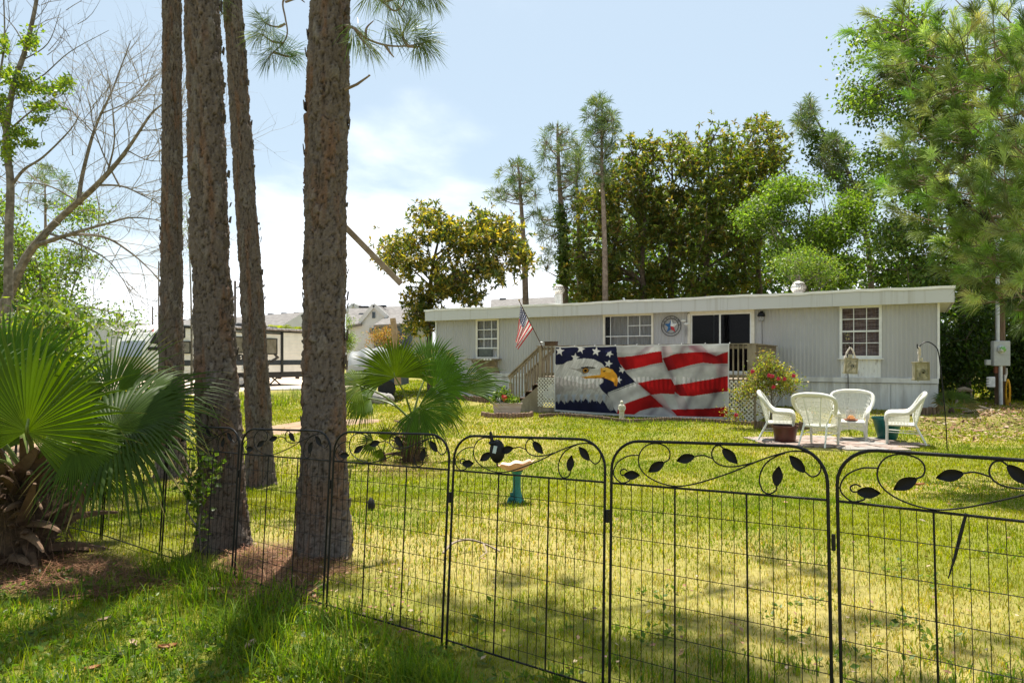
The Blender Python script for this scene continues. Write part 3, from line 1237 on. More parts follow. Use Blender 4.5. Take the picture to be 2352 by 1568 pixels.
# ================================================================== banner
def paint_banner(nu, nv):
    s, t = np.meshgrid(np.linspace(0, 1, nu), np.linspace(0, 1, nv))     # t=0 top
    TL, TRr, BL, BR = np.array((97, 128.)), np.array((2113, 95.)), np.array((97, 885.)), np.array((2113, 965.))
    top = TL + (TRr - TL) * s[..., None]
    bot = BL + (BR - BL) * s[..., None]
    bot[..., 1] += 22 * np.sin(np.pi * s)
    q = top + (bot - top) * t[..., None]
    x, y = q[..., 0], q[..., 1]
    wob = (fbm(x / 60, y / 60, 31) - 0.5)
    img = np.zeros((nv, nu, 3)) + np.array((0.010, 0.011, 0.036))
    img *= (0.75 + 0.7 * fbm(x / 180, y / 220, 4))[..., None]

    def fill(poly, c, f=1.0, soft=0.0):
        m = in_poly(poly, x + wob * soft, y + wob * soft)
        img[m] = img[m] * (1 - f) + np.array(c) * f
        return m

    white, red, rdk = (0.62, 0.605, 0.625), (0.52, 0.011, 0.014), (0.17, 0.008, 0.014)
    # stars
    def starp(cx, cy, r, rot=0.0, k=0.42):
        return [(cx + (r if i % 2 == 0 else r * k) * math.sin(rot + math.pi * i / 5), cy - (r if i % 2 == 0 else r * k) * math.cos(rot + math.pi * i / 5)) for i in range(10)]
    for cx, cy, r, ro_ in ((165, 180, 62, 0.1), (435, 155, 56, 0.2), (628, 185, 58, 0.15), (790, 212, 50, 0.5), (365, 258, 58, 0.1), (780, 330, 52, 0.25), (945, 398, 48, 0.4), (905, 518, 48, 0.2), (110, 350, 24, 0.2)):
        fill(starp(cx, cy, r, ro_), white)
    fill([(740, 165), (850, 165), (780, 195), (740, 200)], (0.02, 0.02, 0.07))
    # striped cloth
    cloth = [(868, 80), (2140, 60), (2140, 1010), (900, 1010), (905, 930), (850, 860), (800, 740), (768, 680), (900, 637), (1000, 597), (1112, 553), (1000, 440), (930, 350), (887, 245)]
    m = fill(cloth, white)
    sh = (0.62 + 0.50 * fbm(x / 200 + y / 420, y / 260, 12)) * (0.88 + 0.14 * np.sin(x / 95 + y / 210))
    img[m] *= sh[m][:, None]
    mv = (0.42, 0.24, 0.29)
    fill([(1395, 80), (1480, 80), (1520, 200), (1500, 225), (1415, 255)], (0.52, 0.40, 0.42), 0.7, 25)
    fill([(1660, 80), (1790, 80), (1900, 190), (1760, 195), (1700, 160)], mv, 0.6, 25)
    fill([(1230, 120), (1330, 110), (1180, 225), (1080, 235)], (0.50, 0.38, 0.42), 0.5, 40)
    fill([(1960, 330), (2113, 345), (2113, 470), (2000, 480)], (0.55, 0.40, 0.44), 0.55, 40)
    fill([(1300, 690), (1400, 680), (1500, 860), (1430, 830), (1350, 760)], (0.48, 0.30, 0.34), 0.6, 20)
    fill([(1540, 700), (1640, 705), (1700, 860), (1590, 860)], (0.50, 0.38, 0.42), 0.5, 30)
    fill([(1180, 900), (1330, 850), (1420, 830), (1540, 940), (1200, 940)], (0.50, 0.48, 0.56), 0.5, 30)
    for base, polys in (
        (red, ([(885, 250), (1060, 240), (1240, 205), (1395, 180), (1412, 312), (1250, 345), (1100, 385), (985, 402), (922, 330)],
               [(1408, 262), (1550, 215), (1700, 195), (1890, 195), (1980, 237), (2120, 180), (2120, 325), (1980, 330), (1850, 315), (1700, 345), (1560, 390), (1472, 410)],
               [(1128, 555), (1290, 520), (1430, 500), (1502, 500), (1552, 600), (1542, 682), (1400, 675), (1282, 692), (1200, 622)],
               [(1542, 575), (1700, 550), (1900, 510), (2120, 463), (2120, 640), (1950, 665), (1750, 702), (1600, 700), (1546, 660)],
               [(895, 832), (1050, 770), (1200, 715), (1272, 690), (1350, 760), (1422, 832), (1280, 845), (1150, 880), (1060, 937), (880, 940)],
               [(1500, 862), (1690, 855), (1900, 845), (2120, 820), (2120, 975), (1800, 960), (1570, 942)])),):
        for pg in polys:
            mm = fill(pg, base)
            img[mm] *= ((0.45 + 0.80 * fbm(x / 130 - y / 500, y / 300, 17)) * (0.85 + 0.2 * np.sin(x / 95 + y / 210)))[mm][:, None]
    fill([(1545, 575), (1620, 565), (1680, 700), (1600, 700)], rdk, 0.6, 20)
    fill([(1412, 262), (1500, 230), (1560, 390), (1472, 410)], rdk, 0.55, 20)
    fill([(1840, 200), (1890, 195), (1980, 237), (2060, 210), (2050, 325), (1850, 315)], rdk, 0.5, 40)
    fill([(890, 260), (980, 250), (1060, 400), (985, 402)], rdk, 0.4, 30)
    # eagle
    head = [(60, 350), (210, 332), (270, 300), (330, 290), (400, 272), (480, 263), (600, 277), (700, 320), (745, 372), (690, 392), (690, 450), (640, 470), (722, 512), (720, 542), (668, 580), (700, 640), (765, 695), (830, 770), (842, 870), (800, 884), (770, 850), (742, 800), (705, 755), (680, 800), (640, 760), (602, 775), (580, 745), (560, 785), (500, 735), (470, 770), (440, 742), (400, 775), (360, 742), (330, 780), (300, 752), (262, 790), (240, 760), (230, 805), (200, 770), (180, 752), (150, 800), (135, 765), (60, 800)]
    hm = fill(head, (0.60, 0.585, 0.60))
    feather = fbm((x + 0.55 * y) / 10, (y - 0.35 * x) / 70, 41)
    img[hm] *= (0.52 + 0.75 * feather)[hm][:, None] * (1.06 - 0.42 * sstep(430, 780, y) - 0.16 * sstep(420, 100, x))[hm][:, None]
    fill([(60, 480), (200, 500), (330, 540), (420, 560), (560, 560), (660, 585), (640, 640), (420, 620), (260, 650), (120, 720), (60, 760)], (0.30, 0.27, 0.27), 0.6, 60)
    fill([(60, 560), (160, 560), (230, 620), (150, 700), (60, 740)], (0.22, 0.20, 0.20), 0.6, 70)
    for px0 in (160, 250, 350, 450, 540, 640, 730):
        fill([(px0 - 30, 690), (px0 + 25, 680), (px0 - 5, 790)], (0.34, 0.42, 0.60), 0.5, 20)
    fill([(270, 372), (380, 392), (450, 368), (600, 368), (640, 378), (560, 392), (540, 430), (470, 452), (430, 420), (330, 392)], (0.16, 0.14, 0.12), 0.75, 14)
    fill([(560, 392), (690, 395), (690, 450), (600, 460), (540, 440)], (0.42, 0.40, 0.36), 0.6, 20)
    ex_, ey_ = (x - 500) / 42, (y - 408) / 33
    rr = ex_ ** 2 + ey_ ** 2
    img[rr < 1.0] = (0.06, 0.04, 0.02)
    img[rr < 0.72] = (0.36, 0.17, 0.03)
    img[rr < 0.22] = (0.006, 0.006, 0.006)
    fill([(440, 366), (520, 360), (640, 380), (600, 384), (520, 378), (450, 384)], (0.02, 0.018, 0.018))
    beak = [(688, 378), (752, 370), (830, 398), (882, 458), (898, 522), (882, 592), (855, 586), (845, 545), (800, 522), (732, 494), (600, 502), (500, 502), (448, 482), (560, 472), (688, 456)]
    bm = fill(beak, (0.72, 0.34, 0.035))
    img[bm] *= (0.62 + 0.7 * fbm(x / 55, y / 40, 77))[bm][:, None]
    fill([(700, 380), (760, 375), (820, 402), (800, 430), (720, 420)], (0.80, 0.52, 0.12), 0.7, 14)
    fill([(448, 482), (600, 486), (740, 482), (740, 492), (600, 496), (500, 496)], (0.10, 0.04, 0.01), 0.8)
    fill([(715, 412), (752, 402), (740, 420), (720, 424)], (0.05, 0.02, 0.01))
    fill([(846, 545), (882, 500), (896, 530), (882, 592), (855, 586)], (0.40, 0.14, 0.02), 0.5, 8)
    # body below the neck
    fill([(640, 800), (842, 884), (860, 940), (640, 940)], (0.02, 0.022, 0.06), 0.3, 20)
    # piping along canton
    for (ax, ay), (bx_, by_) in (((775, 672), (1000, 585)), ((1000, 585), (1100, 548))):
        dx_, dy_ = bx_ - ax, by_ - ay
        L_ = math.hypot(dx_, dy_)
        dist = np.abs((x - ax) * dy_ - (y - ay) * dx_) / L_
        al = ((x - ax) * dx_ + (y - ay) * dy_) / L_
        img[(dist < 3.5) & (al > 0) & (al < L_)] = (0.6, 0.6, 0.6)
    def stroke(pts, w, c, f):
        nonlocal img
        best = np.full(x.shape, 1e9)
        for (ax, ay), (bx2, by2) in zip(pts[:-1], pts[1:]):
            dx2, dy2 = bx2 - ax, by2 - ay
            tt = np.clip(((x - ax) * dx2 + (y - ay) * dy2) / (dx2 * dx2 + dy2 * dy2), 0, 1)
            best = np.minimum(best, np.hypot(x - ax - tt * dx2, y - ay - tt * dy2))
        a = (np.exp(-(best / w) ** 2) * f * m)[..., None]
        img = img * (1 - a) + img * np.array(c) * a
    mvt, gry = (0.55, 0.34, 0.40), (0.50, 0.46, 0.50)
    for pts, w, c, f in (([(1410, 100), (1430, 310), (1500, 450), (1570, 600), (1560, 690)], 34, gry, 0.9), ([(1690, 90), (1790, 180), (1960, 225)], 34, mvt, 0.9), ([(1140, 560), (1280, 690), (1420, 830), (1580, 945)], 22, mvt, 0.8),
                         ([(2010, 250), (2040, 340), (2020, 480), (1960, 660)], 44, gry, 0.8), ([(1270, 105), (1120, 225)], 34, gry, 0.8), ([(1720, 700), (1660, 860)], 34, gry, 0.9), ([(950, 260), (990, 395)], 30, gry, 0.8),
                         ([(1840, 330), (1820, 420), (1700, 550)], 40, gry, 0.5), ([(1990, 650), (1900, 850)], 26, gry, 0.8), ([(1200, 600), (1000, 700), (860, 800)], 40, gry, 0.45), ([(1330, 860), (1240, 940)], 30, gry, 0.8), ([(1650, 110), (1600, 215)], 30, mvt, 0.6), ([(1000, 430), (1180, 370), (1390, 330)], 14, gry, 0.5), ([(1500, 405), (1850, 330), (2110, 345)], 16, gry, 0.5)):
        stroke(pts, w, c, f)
    img *= 1.12
    # white hem
    hem = (s < 0.006) | (s > 0.994) | (t < 0.012) | (t > 0.975)
    img[hem] = (0.62, 0.62, 0.64)
    return np.clip(img, 0.003, 0.9)


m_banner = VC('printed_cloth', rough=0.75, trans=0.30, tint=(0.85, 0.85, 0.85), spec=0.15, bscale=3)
BNU, BNV = 420, 172
yb = DY - 0.11
a0, zt0 = wl(1274, 795.5, yb)
a1, zt1 = wl(1675, 788.5, yb)
_, zb0 = wl(1274, 944, yb)
_, zb1 = wl(1675, 962, yb)
img = paint_banner(BNU, BNV)
S_, T_ = np.meshgrid(np.linspace(0, 1, BNU), np.linspace(0, 1, BNV))
xx = a0 + (a1 - a0) * S_
zt = zt0 + (zt1 - zt0) * S_
zbm = zb0 + (zb1 - zb0) * S_ - 0.05 * np.sin(np.pi * S_)
zz = zt + (zbm - zt) * T_ - 0.012 * np.sin(S_ * 26) ** 2 * (1 - T_)
yy = yb - 0.03 * np.sin(np.pi * T_) * (0.4 + fbm(S_ * 5, T_ * 2, 3)) - 0.012 * np.sin(S_ * 30 + T_ * 2) * (0.2 + T_)
banner = thing('banner', 'wide banner printed with an eagle head and waving striped flag on the deck rail', 'banner', hw(a0, yb, zg), HANG)
Vb = np.stack([xx - a0, yy - yb, zz - zg], -1).reshape(-1, 3)
ib = np.arange(BNU * BNV).reshape(BNV, BNU)
Fb = np.stack([ib[:-1, :-1], ib[1:, :-1], ib[1:, 1:], ib[:-1, 1:]], -1).reshape(-1, 4)
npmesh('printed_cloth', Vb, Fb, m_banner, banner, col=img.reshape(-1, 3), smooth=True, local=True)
mb = MB()
for k in range(9):
    s = k / 8
    mb.tube([(s * (a1 - a0), 0.0, zt0 + (zt1 - zt0) * s - zg + 0.0), (s * (a1 - a0), 0.10, zt0 + (zt1 - zt0) * s - zg + 0.03)], 0.006, 5)
mb.build('tie', m_white, banner, local=True)

# ================================================================== small flag on a pole
pA = hw(wl(1243, 786, DY - 0.1)[0], DY - 0.1, wl(1243, 786, DY - 0.1)[1])
YF = pA.y


def fpx(u, v, dy=0.0):
    return px(u, v, YF + dy)


flag = thing('flag', 'small striped flag drooping from a slanted pole at the top of the deck steps', 'flag', pA)
mb = MB()
mb.tube([fpx(1246, 800), fpx(1240, 785), fpx(1192.5, 691, -0.5)], 0.014, 8)
mb.build('pole', m_woodd, flag)
mb = MB()
mb.ball(tuple(fpx(1192.3, 689, -0.5)), 0.028, 8, 6)
mb.build('finial', M('brass_finial', (0.4, 0.28, 0.08), 0.3, metal=0.8), flag)
h0, h1 = np.array(fpx(1196, 699, -0.46)), np.array(fpx(1225, 755, -0.15))
f0, f1 = np.array(fpx(1185.5, 776, -0.42)), np.array(fpx(1187.5, 803, -0.30))
nu_, nv_ = 78, 60
S_, T_ = np.meshgrid(np.linspace(0, 1, nv_), np.linspace(0, 1, nu_))   # S along hoist, T along fly
P = (h0 + (h1 - h0) * S_[..., None]) * (1 - T_[..., None]) + (f0 + (f1 - f0) * S_[..., None]) * T_[..., None]
P[..., 1] += 0.06 * np.sin(S_ * 16 + T_ * 2) * (0.25 + T_)
P[..., 0] += 0.03 * np.sin(S_ * 13 + 1) * T_
st = np.floor(S_ * 13).astype(int) % 2
fc = np.where(st[..., None] == 0, np.array((0.55, 0.02, 0.03)), np.array((0.74, 0.72, 0.70)))
can = (S_ < 7 / 13) & (T_ < 0.42)
fc[can] = (0.018, 0.022, 0.09)
sx, sy_ = (S_ * 13 / 7 * 5) % 1 - 0.5, (T_ / 0.42 * 6) % 1 - 0.5
fc[can & (np.hypot(sx, sy_) < 0.27)] = (0.72, 0.72, 0.72)
ib = np.arange(nu_ * nv_).reshape(nu_, nv_)
Fb = np.stack([ib[:-1, :-1], ib[1:, :-1], ib[1:, 1:], ib[:-1, 1:]], -1).reshape(-1, 4)
npmesh('flag_cloth', P.reshape(-1, 3), Fb, VC('flag_cloth', rough=0.8, trans=0.4, tint=(0.95, 0.95, 0.95), spec=0.1, bscale=8), flag, col=fc.reshape(-1, 3), smooth=True)
# ================================================================== fence panels
Z0F, DKF = 3.54, 0.151
XA, XBp = -156.0, 339.4


def post(k):
    """base and top of the fence post k (0 = third visible joint)"""
    Y = Z0F * (1 - DKF * k)
    X = (XA + XBp * k) / F * Z0F
    lean = float(np.clip(0.042 - 0.028 * max(k, 0) - 0.004 * min(k, 0), -0.03, 0.06))
    zt = float(np.clip(1.105 + 0.037 * k, 1.0, 1.18))
    z0 = float(gzr(X, Y))
    return Vector((X, Y, z0 + 0.02)), Vector((X + lean, Y + 0.02, zt))


m_leafm = M('black_leaf_metal', (0.005, 0.005, 0.006), 0.55, var=0.3, scale=40, spec=0.2)


def crop_st(x, y):
    """fence drawing -> fractions of the panel (0..1 across, 0..1 up)"""
    p = (x - 1005.0) / 1238.0
    s = p * 3.0 / (2.47 + p * (3.0 - 2.47))
    ytop = 103 + 0.037 * (x - 1100)
    yr = 348 + 0.072 * (x - 1005)
    q = (y - ytop) / (yr - ytop)
    return s, 1 - q * 0.168


SCROLL = [
    [(1303, 228), (1330, 212), (1338, 180), (1328, 150), (1300, 128), (1250, 118), (1200, 132), (1168, 170), (1158, 222), (1175, 272), (1220, 315), (1290, 348), (1370, 364), (1450, 356), (1550, 330), (1700, 280), (1830, 226), (1950, 186), (2050, 166), (2130, 176), (2190, 215), (2206, 260), (2190, 296), (2152, 308), (2112, 280)],
    [(1160, 186), (1100, 190), (1045, 222), (1018, 270), (1022, 310), (1060, 346), (1100, 338), (1110, 328)],
    [(1085, 300), (1062, 300), (1055, 280), (1075, 266), (1095, 276)],
    [(1478, 195), (1525, 187), (1582, 205)],
    [(1648, 152), (1622, 132), (1594, 140), (1578, 172), (1584, 208), (1612, 236), (1660, 250), (1720, 250), (1822, 229)],
    [(1950, 352), (1944, 384), (1905, 404), (1868, 385), (1850, 330), (1865, 270), (1902, 222), (1960, 190), (2000, 178)],
]
LEAVES = [((1082, 300), (1172, 300), 27), ((1305, 226), (1218, 282), 28), ((1480, 193), (1378, 218), 28), ((1646, 150), (1730, 235), 29), ((2114, 280), (2026, 188), 30), ((1950, 357), (1967, 246), 31)]


def fence_panel(k, label):
    B0, T0 = post(k)
    B1, T1 = post(k + 1)
    g = 0.016
    d = (B1 - B0).normalized()
    B0, T0, B1, T1 = B0 + d * g, T0 + d * g, B1 - d * g, T1 - d * g
    nrm = (B1 - B0).cross(T0 - B0).normalized()

    def Q(s, t, off=0.0):
        return B0.lerp(B1, s).lerp(T0.lerp(T1, s), t) + nrm * off
    th = thing('fence_panel', label, 'fence panel', B0, 0, 'fence panels')
    W = (B1 - B0).length
    rs, rt = 0.135 / W, 0.115
    arc = [(rs * (1 - math.cos(a)), 1 - rt * (1 - math.sin(a))) for a in [math.pi / 2 * i / 7 for i in range(8)]]
    path = [(0, -0.075), (0, 0.3), (0, 0.6)] + arc + [(0.35, 1), (0.65, 1)] + [(1 - s, t) for s, t in reversed(arc)] + [(1, 0.6), (1, 0.3), (1, -0.075)]
    mb = MB()
    mb.tube([Q(s, t) for s, t in path], 0.0064, 8)
    mb.build('frame', m_black, th, smooth=True)
    RT = 0.832
    mb = MB()
    mb.tube([Q(0, RT), Q(1, RT)], 0.0048, 6)
    mb.build('rail', m_black, th, smooth=True)
    mb = MB()
    mb.tube([Q(0, 0.02), Q(1, 0.02)], 0.0052, 6)
    mb.build('rail', m_black, th, smooth=True)
    for s in (1 / 3, 2 / 3):
        mb = MB()
        mb.tube([Q(s, 0.02), Q(s, RT)], 0.0040, 6)
        mb.build('bar', m_black, th, smooth=True)
    mb = MB()
    for i in range(1, 18):
        if i % 6:
            mb.tube([Q(i / 18, 0.02, 0.003), Q(i / 18, RT, 0.003)], 0.0016, 4, cap=False)
    for t in (0.735, 0.623, 0.51, 0.396, 0.28, 0.165, 0.07):
        mb.tube([Q(0, t, -0.002), Q(1, t, -0.002)], 0.0016, 4, cap=False)
    mb.build('wire_grid', m_black, th, kind='stuff')
    mb = MB()
    for c in SCROLL:
        pts = catmull([(*crop_st(x, y), 0) for x, y in c], 5)
        mb.tube([Q(p.x, p.y) for p in pts], 0.0030, 6)
    mb.build('scroll', m_black, th, smooth=True)
    for a, b, hw_ in LEAVES:
        ax, ay = a
        bx, by = b
        L = math.hypot(bx - ax, by - ay)
        dx, dy = (bx - ax) / L, (by - ay) / L
        rows = []
        for i in range(9):
            t = i / 8
            w = hw_ * (math.sin(math.pi * min(1, t * 0.92 + 0.06)) ** 0.75) * (1.0 if t < 0.6 else 1 - (t - 0.6) * 0.9)
            if i == 8:
                w = 0.6
            rows.append([(ax + dx * L * t + dy * w * q, ay + dy * L * t - dx * w * q, q) for q in (-1, -0.5, 0, 0.5, 1)])
        mb = MB()
        vs = []
        for sgn in (0.004, 0.0015):
            for row in rows:
                for (x, y, q) in row:
                    s, t = crop_st(x, y)
                    vs.append(Q(s, t, sgn + 0.006 * abs(q)))
        n5 = 45
        fs = []
        for r in range(8):
            for c in range(4):
                i = r * 5 + c
                fs.append((i, i + 1, i + 6, i + 5))
                fs.append((n5 + i, n5 + i + 5, n5 + i + 6, n5 + i + 1))
        mb.add(vs, fs)
        mb.build('leaf', m_leafm, th, smooth=True)
    mb = MB()
    for t in (0.70,):
        mb.bar(Q(1, t - 0.025) + d * g, Q(1, t + 0.025) + d * g, 0.012, 0.018, up=nrm)
    mb.build('hinge', m_black, th)
    return th


FL = {1: 'third complete black leaf scroll fence panel from the right edge of the photo, in front of the chairs',
      }
names = {
    2: 'rightmost black wire fence panel with leaf scroll, a thin rod leaning on it',
    1: 'large black wire fence panel with leaf scroll below the white wicker chairs',
    0: 'black wire fence panel with leaf scroll in front of the bird bath',
    -1: 'black wire fence panel with leaf scroll right of the thickest trunk, before the middle palm',
    -2: 'black wire fence panel with leaf scroll between the two thickest pine trunks',
    -3: 'black wire fence panel with leaf scroll crossing the second pine trunk from the left',
    -4: 'black wire fence panel between the fan palm fronds and the leftmost pine trunk',
    -5: 'black wire fence panel half hidden under the right side of the big fan palm',
    -6: 'black wire fence panel behind the stump of the big fan palm',
    -7: 'black wire fence panel at the far left edge behind the fan palm',
}
for k in range(-7, 3):
    fence_panel(k, names[k])

# rod hanging in the right panel
B0, T0 = post(2)
yq = 2.30
rod = thing('garden_rod', 'thin black rod leaning against the rightmost fence panel', 'rod', px(2180, 1330, yq))
mb = MB()
mb.tube([px(2219, 1178, yq), px(2205, 1232, yq), px(2193, 1280, yq), px(2178, 1328, yq)], [0.005, 0.0065, 0.005, 0.002], 6)
mb.build('rod', m_black, rod)
# dark oval device hanging from the fence
yq = 3.37
dv = thing('hanging_ornament', 'black oval garden ornament with a pale patch hanging from the fence top', 'ornament', px(1139, 1068, yq))
mb = MB()
c = px(1142, 1036, yq)
mb.ball(tuple(c), 0.062, 14, 10, (0.62, 0.38, 0.95))
mb.build('body', m_black, dv, smooth=True)
mb = MB()
mb.tube([px(1127, 992, yq), px(1128.5, 1003, yq), px(1132, 1022, yq)], [0.006, 0.008, 0.010], 6)
mb.tube([px(1127, 992, yq), px(1126, 1000, yq + 0.03), px(1130, 1006, yq + 0.02)], 0.005, 5)
mb.build('strap', m_black, dv)
mb = MB()
mb.lathe([(0.020, -0.008), (0.024, 0), (0.020, 0.008)], px(1133, 1017, yq), 10)
mb.build('collar', m_black, dv)
mb = MB()
cc = px(1136.5, 1032, yq - 0.027)
mb.box(cc, (0.017, 0.004, 0.036), Matrix.Rotation(R(12), 3, 'Y'))
mb.build('pale_patch', M('pale_patch', (0.45, 0.55, 0.58), 0.3), dv)
mb = MB()
mb.tube([px(1141, 1058, yq), px(1142, 1066, yq), px(1142.5, 1072, yq)], [0.003, 0.006, 0.003], 6)
mb.build('clapper', M('bronze', (0.09, 0.06, 0.03), 0.5), dv)

# ================================================================== wicker chairs
m_wick = M('white_wicker', (0.74, 0.74, 0.68), 0.55, var=0.05, scale=20, spec=0.3)
m_wickc, t_, b_, o_ = base_mat('woven_wicker')
b_.inputs['Base Color'].default_value = (0.73, 0.73, 0.66, 1)
b_.inputs['Roughness'].default_value = 0.6
w_ = t_.nodes.new('ShaderNodeTexWave')
w_.inputs['Scale'].default_value = 22
w_.bands_direction = 'Z'
c_ = t_.nodes.new('ShaderNodeTexCoord')
t_.links.new(c_.outputs['Object'], w_.inputs['Vector'])
bp_ = t_.nodes.new('ShaderNodeBump')
bp_.inputs['Strength'].default_value = 0.6
bp_.inputs['Distance'].default_value = 0.006
t_.links.new(w_.outputs['Fac'], bp_.inputs['Height'])
t_.links.new(bp_.outputs[0], b_.inputs['Normal'])
tr_ = t_.nodes.new('ShaderNodeBsdfTranslucent')
tr_.inputs['Color'].default_value = (0.72, 0.70, 0.58, 1)
mx_ = t_.nodes.new('ShaderNodeMixShader')
mx_.inputs[0].default_value = 0.22
t_.links.new(b_.outputs[0], mx_.inputs[1])
t_.links.new(tr_.outputs[0], mx_.inputs[2])
t_.links.new(mx_.outputs[0], o_.inputs[0])


def strands(fn, n, m, fill=0.74, th=0.006, cross=3):
    """woven panel: n strips along v over the surface fn(u,v)"""
    mb = MB()
    for i in range(n):
        for side in (0,):
            a, b = (i + 0.5 - fill / 2) / n, (i + 0.5 + fill / 2) / n
            vs, fs = [], []
            for j in range(m + 1):
                t = j / m
                p, q = Vector(fn(a, t)), Vector(fn(b, t))
                r = Vector(fn((a + b) / 2, t))
                vs += [p, q]
            for j in range(m):
                fs.append((2 * j, 2 * j + 1, 2 * j + 3, 2 * j + 2))
            mb.add(vs, fs)
    for k in range(cross):
        t = (k + 0.5) / cross
        mb.tube([fn(i / 16, t) for i in range(17)], th * 0.8, 4, cap=False)
    return mb


def make_chair(label, loc, rz):
    c = thing('wicker_chair', label, 'chair', loc, rz, 'white wicker armchairs around the patio')
    ORIG[c.name] = Vector((0, 0, 0))
    half = [(-0.26, 0.27, 0.0), (-0.265, 0.27, 0.30), (-0.28, 0.28, 0.52), (-0.29, 0.235, 0.605), (-0.30, 0.08, 0.62), (-0.325, -0.10, 0.635), (-0.375, -0.20, 0.72), (-0.405, -0.28, 0.84), (-0.37, -0.355, 0.955), (-0.20, -0.395, 1.01), (0, -0.405, 1.02)]
    full = half + [(-x, y, z) for x, y, z in reversed(half[:-1])]
    pts = catmull(full, 5)
    n = len(pts)
    rr = []
    for p in pts:
        rr.append(0.026 if p.z < 0.45 else (0.042 if p.z < 0.7 and p.y > -0.15 else 0.040))
    mb = MB()
    mb.tube(pts, rr, 8)
    mb.build('rolled_frame', m_wickc, c, smooth=True, local=True)

    def back(u, v):
        s = u * 2 - 1
        w = 0.215 + 0.165 * v ** 1.1
        zt = 1.01 - 0.13 * abs(s) ** 3
        z = 0.40 + (zt - 0.40) * v
        y = -0.235 - 0.165 * v + 0.11 * abs(s) ** 2.4 * (0.35 + 0.65 * v)
        return (s * w, y, z)
    strands(back, 30, 8, cross=7).build('backrest', m_wickc, c, local=True, kind='stuff')
    mb = MB()
    for s in (0.27, 0.73):
        mb.tube([tuple(np.array(back(s, t)) + np.array((0, -0.018, 0))) for t in (0, 0.3, 0.6, 0.93)], 0.014, 6)
    mb.tube([tuple(np.array(back(s, t)) + np.array((0, -0.02, 0))) for s, t in ((0.36, 0.45), (0.5, 0.85), (0.64, 0.45))], 0.008, 5)
    mb.build('back_brace', m_wick, c, local=True, smooth=True)
    for sx in (-1, 1):
        strands(lambda u, v: (sx * (0.235 + 0.05 * v), -0.13 + 0.385 * u, 0.37 + 0.22 * v), 15, 3, cross=2).build('side_panel', m_wickc, c, local=True, kind='stuff')
        mb = MB()
        mb.tube([(sx * 0.215, -0.22, 0.42), (sx * 0.225, -0.27, 0.30), (sx * 0.25, -0.42, 0.0)], [0.02, 0.02, 0.016], 7)
        mb.build('leg', m_wick, c, local=True, smooth=True)
        mb = MB()
        mb.tube([(sx * 0.215, -0.22, 0.42), (sx * 0.25, -0.20, 0.55), (sx * 0.33, -0.22, 0.72)], 0.016, 6)
        mb.build('arm_support', m_wick, c, local=True, smooth=True)
    mb = MB()
    mb.box((0, 0.02, 0.385), (0.47, 0.52, 0.045), bev=0.015)
    mb.build('seat', m_wick, c, local=True)

    def apron(u, v):
        s = u * 2 - 1
        return (s * 0.245, 0.285, 0.37 - (0.13 + 0.06 * abs(s) ** 2) * (1 - v))
    strands(apron, 24, 2, cross=2).build('apron', m_wickc, c, local=True, kind='stuff')
    mb = MB()
    for sx in (-1, 1):
        mb.tube([(sx * 0.26, 0.26, 0.24), (sx * 0.235, -0.30, 0.22)], 0.009, 5)
    mb.tube([(-0.25, -0.02, 0.23), (0.25, -0.02, 0.23)], 0.009, 5)
    mb.build('stretcher', m_wick, c, local=True)
    return c


def mid(a, b):
    return (a + b) / 2


g1 = gnd(1748, 1014)
c1 = make_chair('white wicker armchair seen from its side, facing right, by the brown pot', Vector((g1.x + 0.38, g1.y, gzr(g1.x, g1.y) + 0.02)), R(-112))
specs = [
    (gnd(1880, 1025), (0.02, 0.0), R(-44), 'white wicker armchair with its back to the fence, nearest of the four'),
    (gnd(1957, 1012), (0.0, 0.0), R(154), 'white wicker armchair facing the fence with a jar on its seat'),
    (gnd(2072, 1020), (0.0, 0.0), R(61), 'white wicker armchair facing left in front of the teal pot'),
]
chairs = [c1]
for g, off, rz, lab in specs:
    c = copy_tree(c1)
    c.location = (g.x + off[0], g.y + off[1], float(gzr(g.x, g.y)) + 0.03)
    c.rotation_euler = (0, 0, rz)
    c['label'] = lab
    chairs.append(c)

# jar on the far chair's seat
cj = chairs[2]
pj = Vector(cj.location) + Matrix.Rotation(R(154), 3, 'Z') @ Vector((0.02, 0.14, 0.41))
jar = thing('candle_jar', 'glass jar with orange filling on a brown plate, standing on a chair seat', 'jar', pj)
mb = MB()
mb.lathe([(0.02, 0), (0.13, 0.012), (0.15, 0.03), (0.13, 0.02), (0.02, 0.012)], pj, 18)
mb.build('plate', M('brown_plate', (0.22, 0.07, 0.03), 0.5), jar)
mb = MB()
mb.lathe([(0.085, 0.022), (0.095, 0.05), (0.095, 0.19), (0.08, 0.215), (0.088, 0.235)], pj, 18, capt=False)
mb.build('glass', glass_mat('jar_glass', 0.72, (0.95, 0.95, 0.94), (0.5, 0.5, 0.5)), jar, smooth=True)
mb = MB()
for k in range(14):
    a = k * 2.4
    r = 0.055 if k < 9 else 0.028
    mb.ball((pj.x + r * math.cos(a), pj.y + r * math.sin(a), pj.z + 0.05 + (0.035 if k > 8 else 0)), 0.028, 7, 5)
mb.build('filling', M('orange_filling', (0.75, 0.30, 0.04), 0.5), jar)

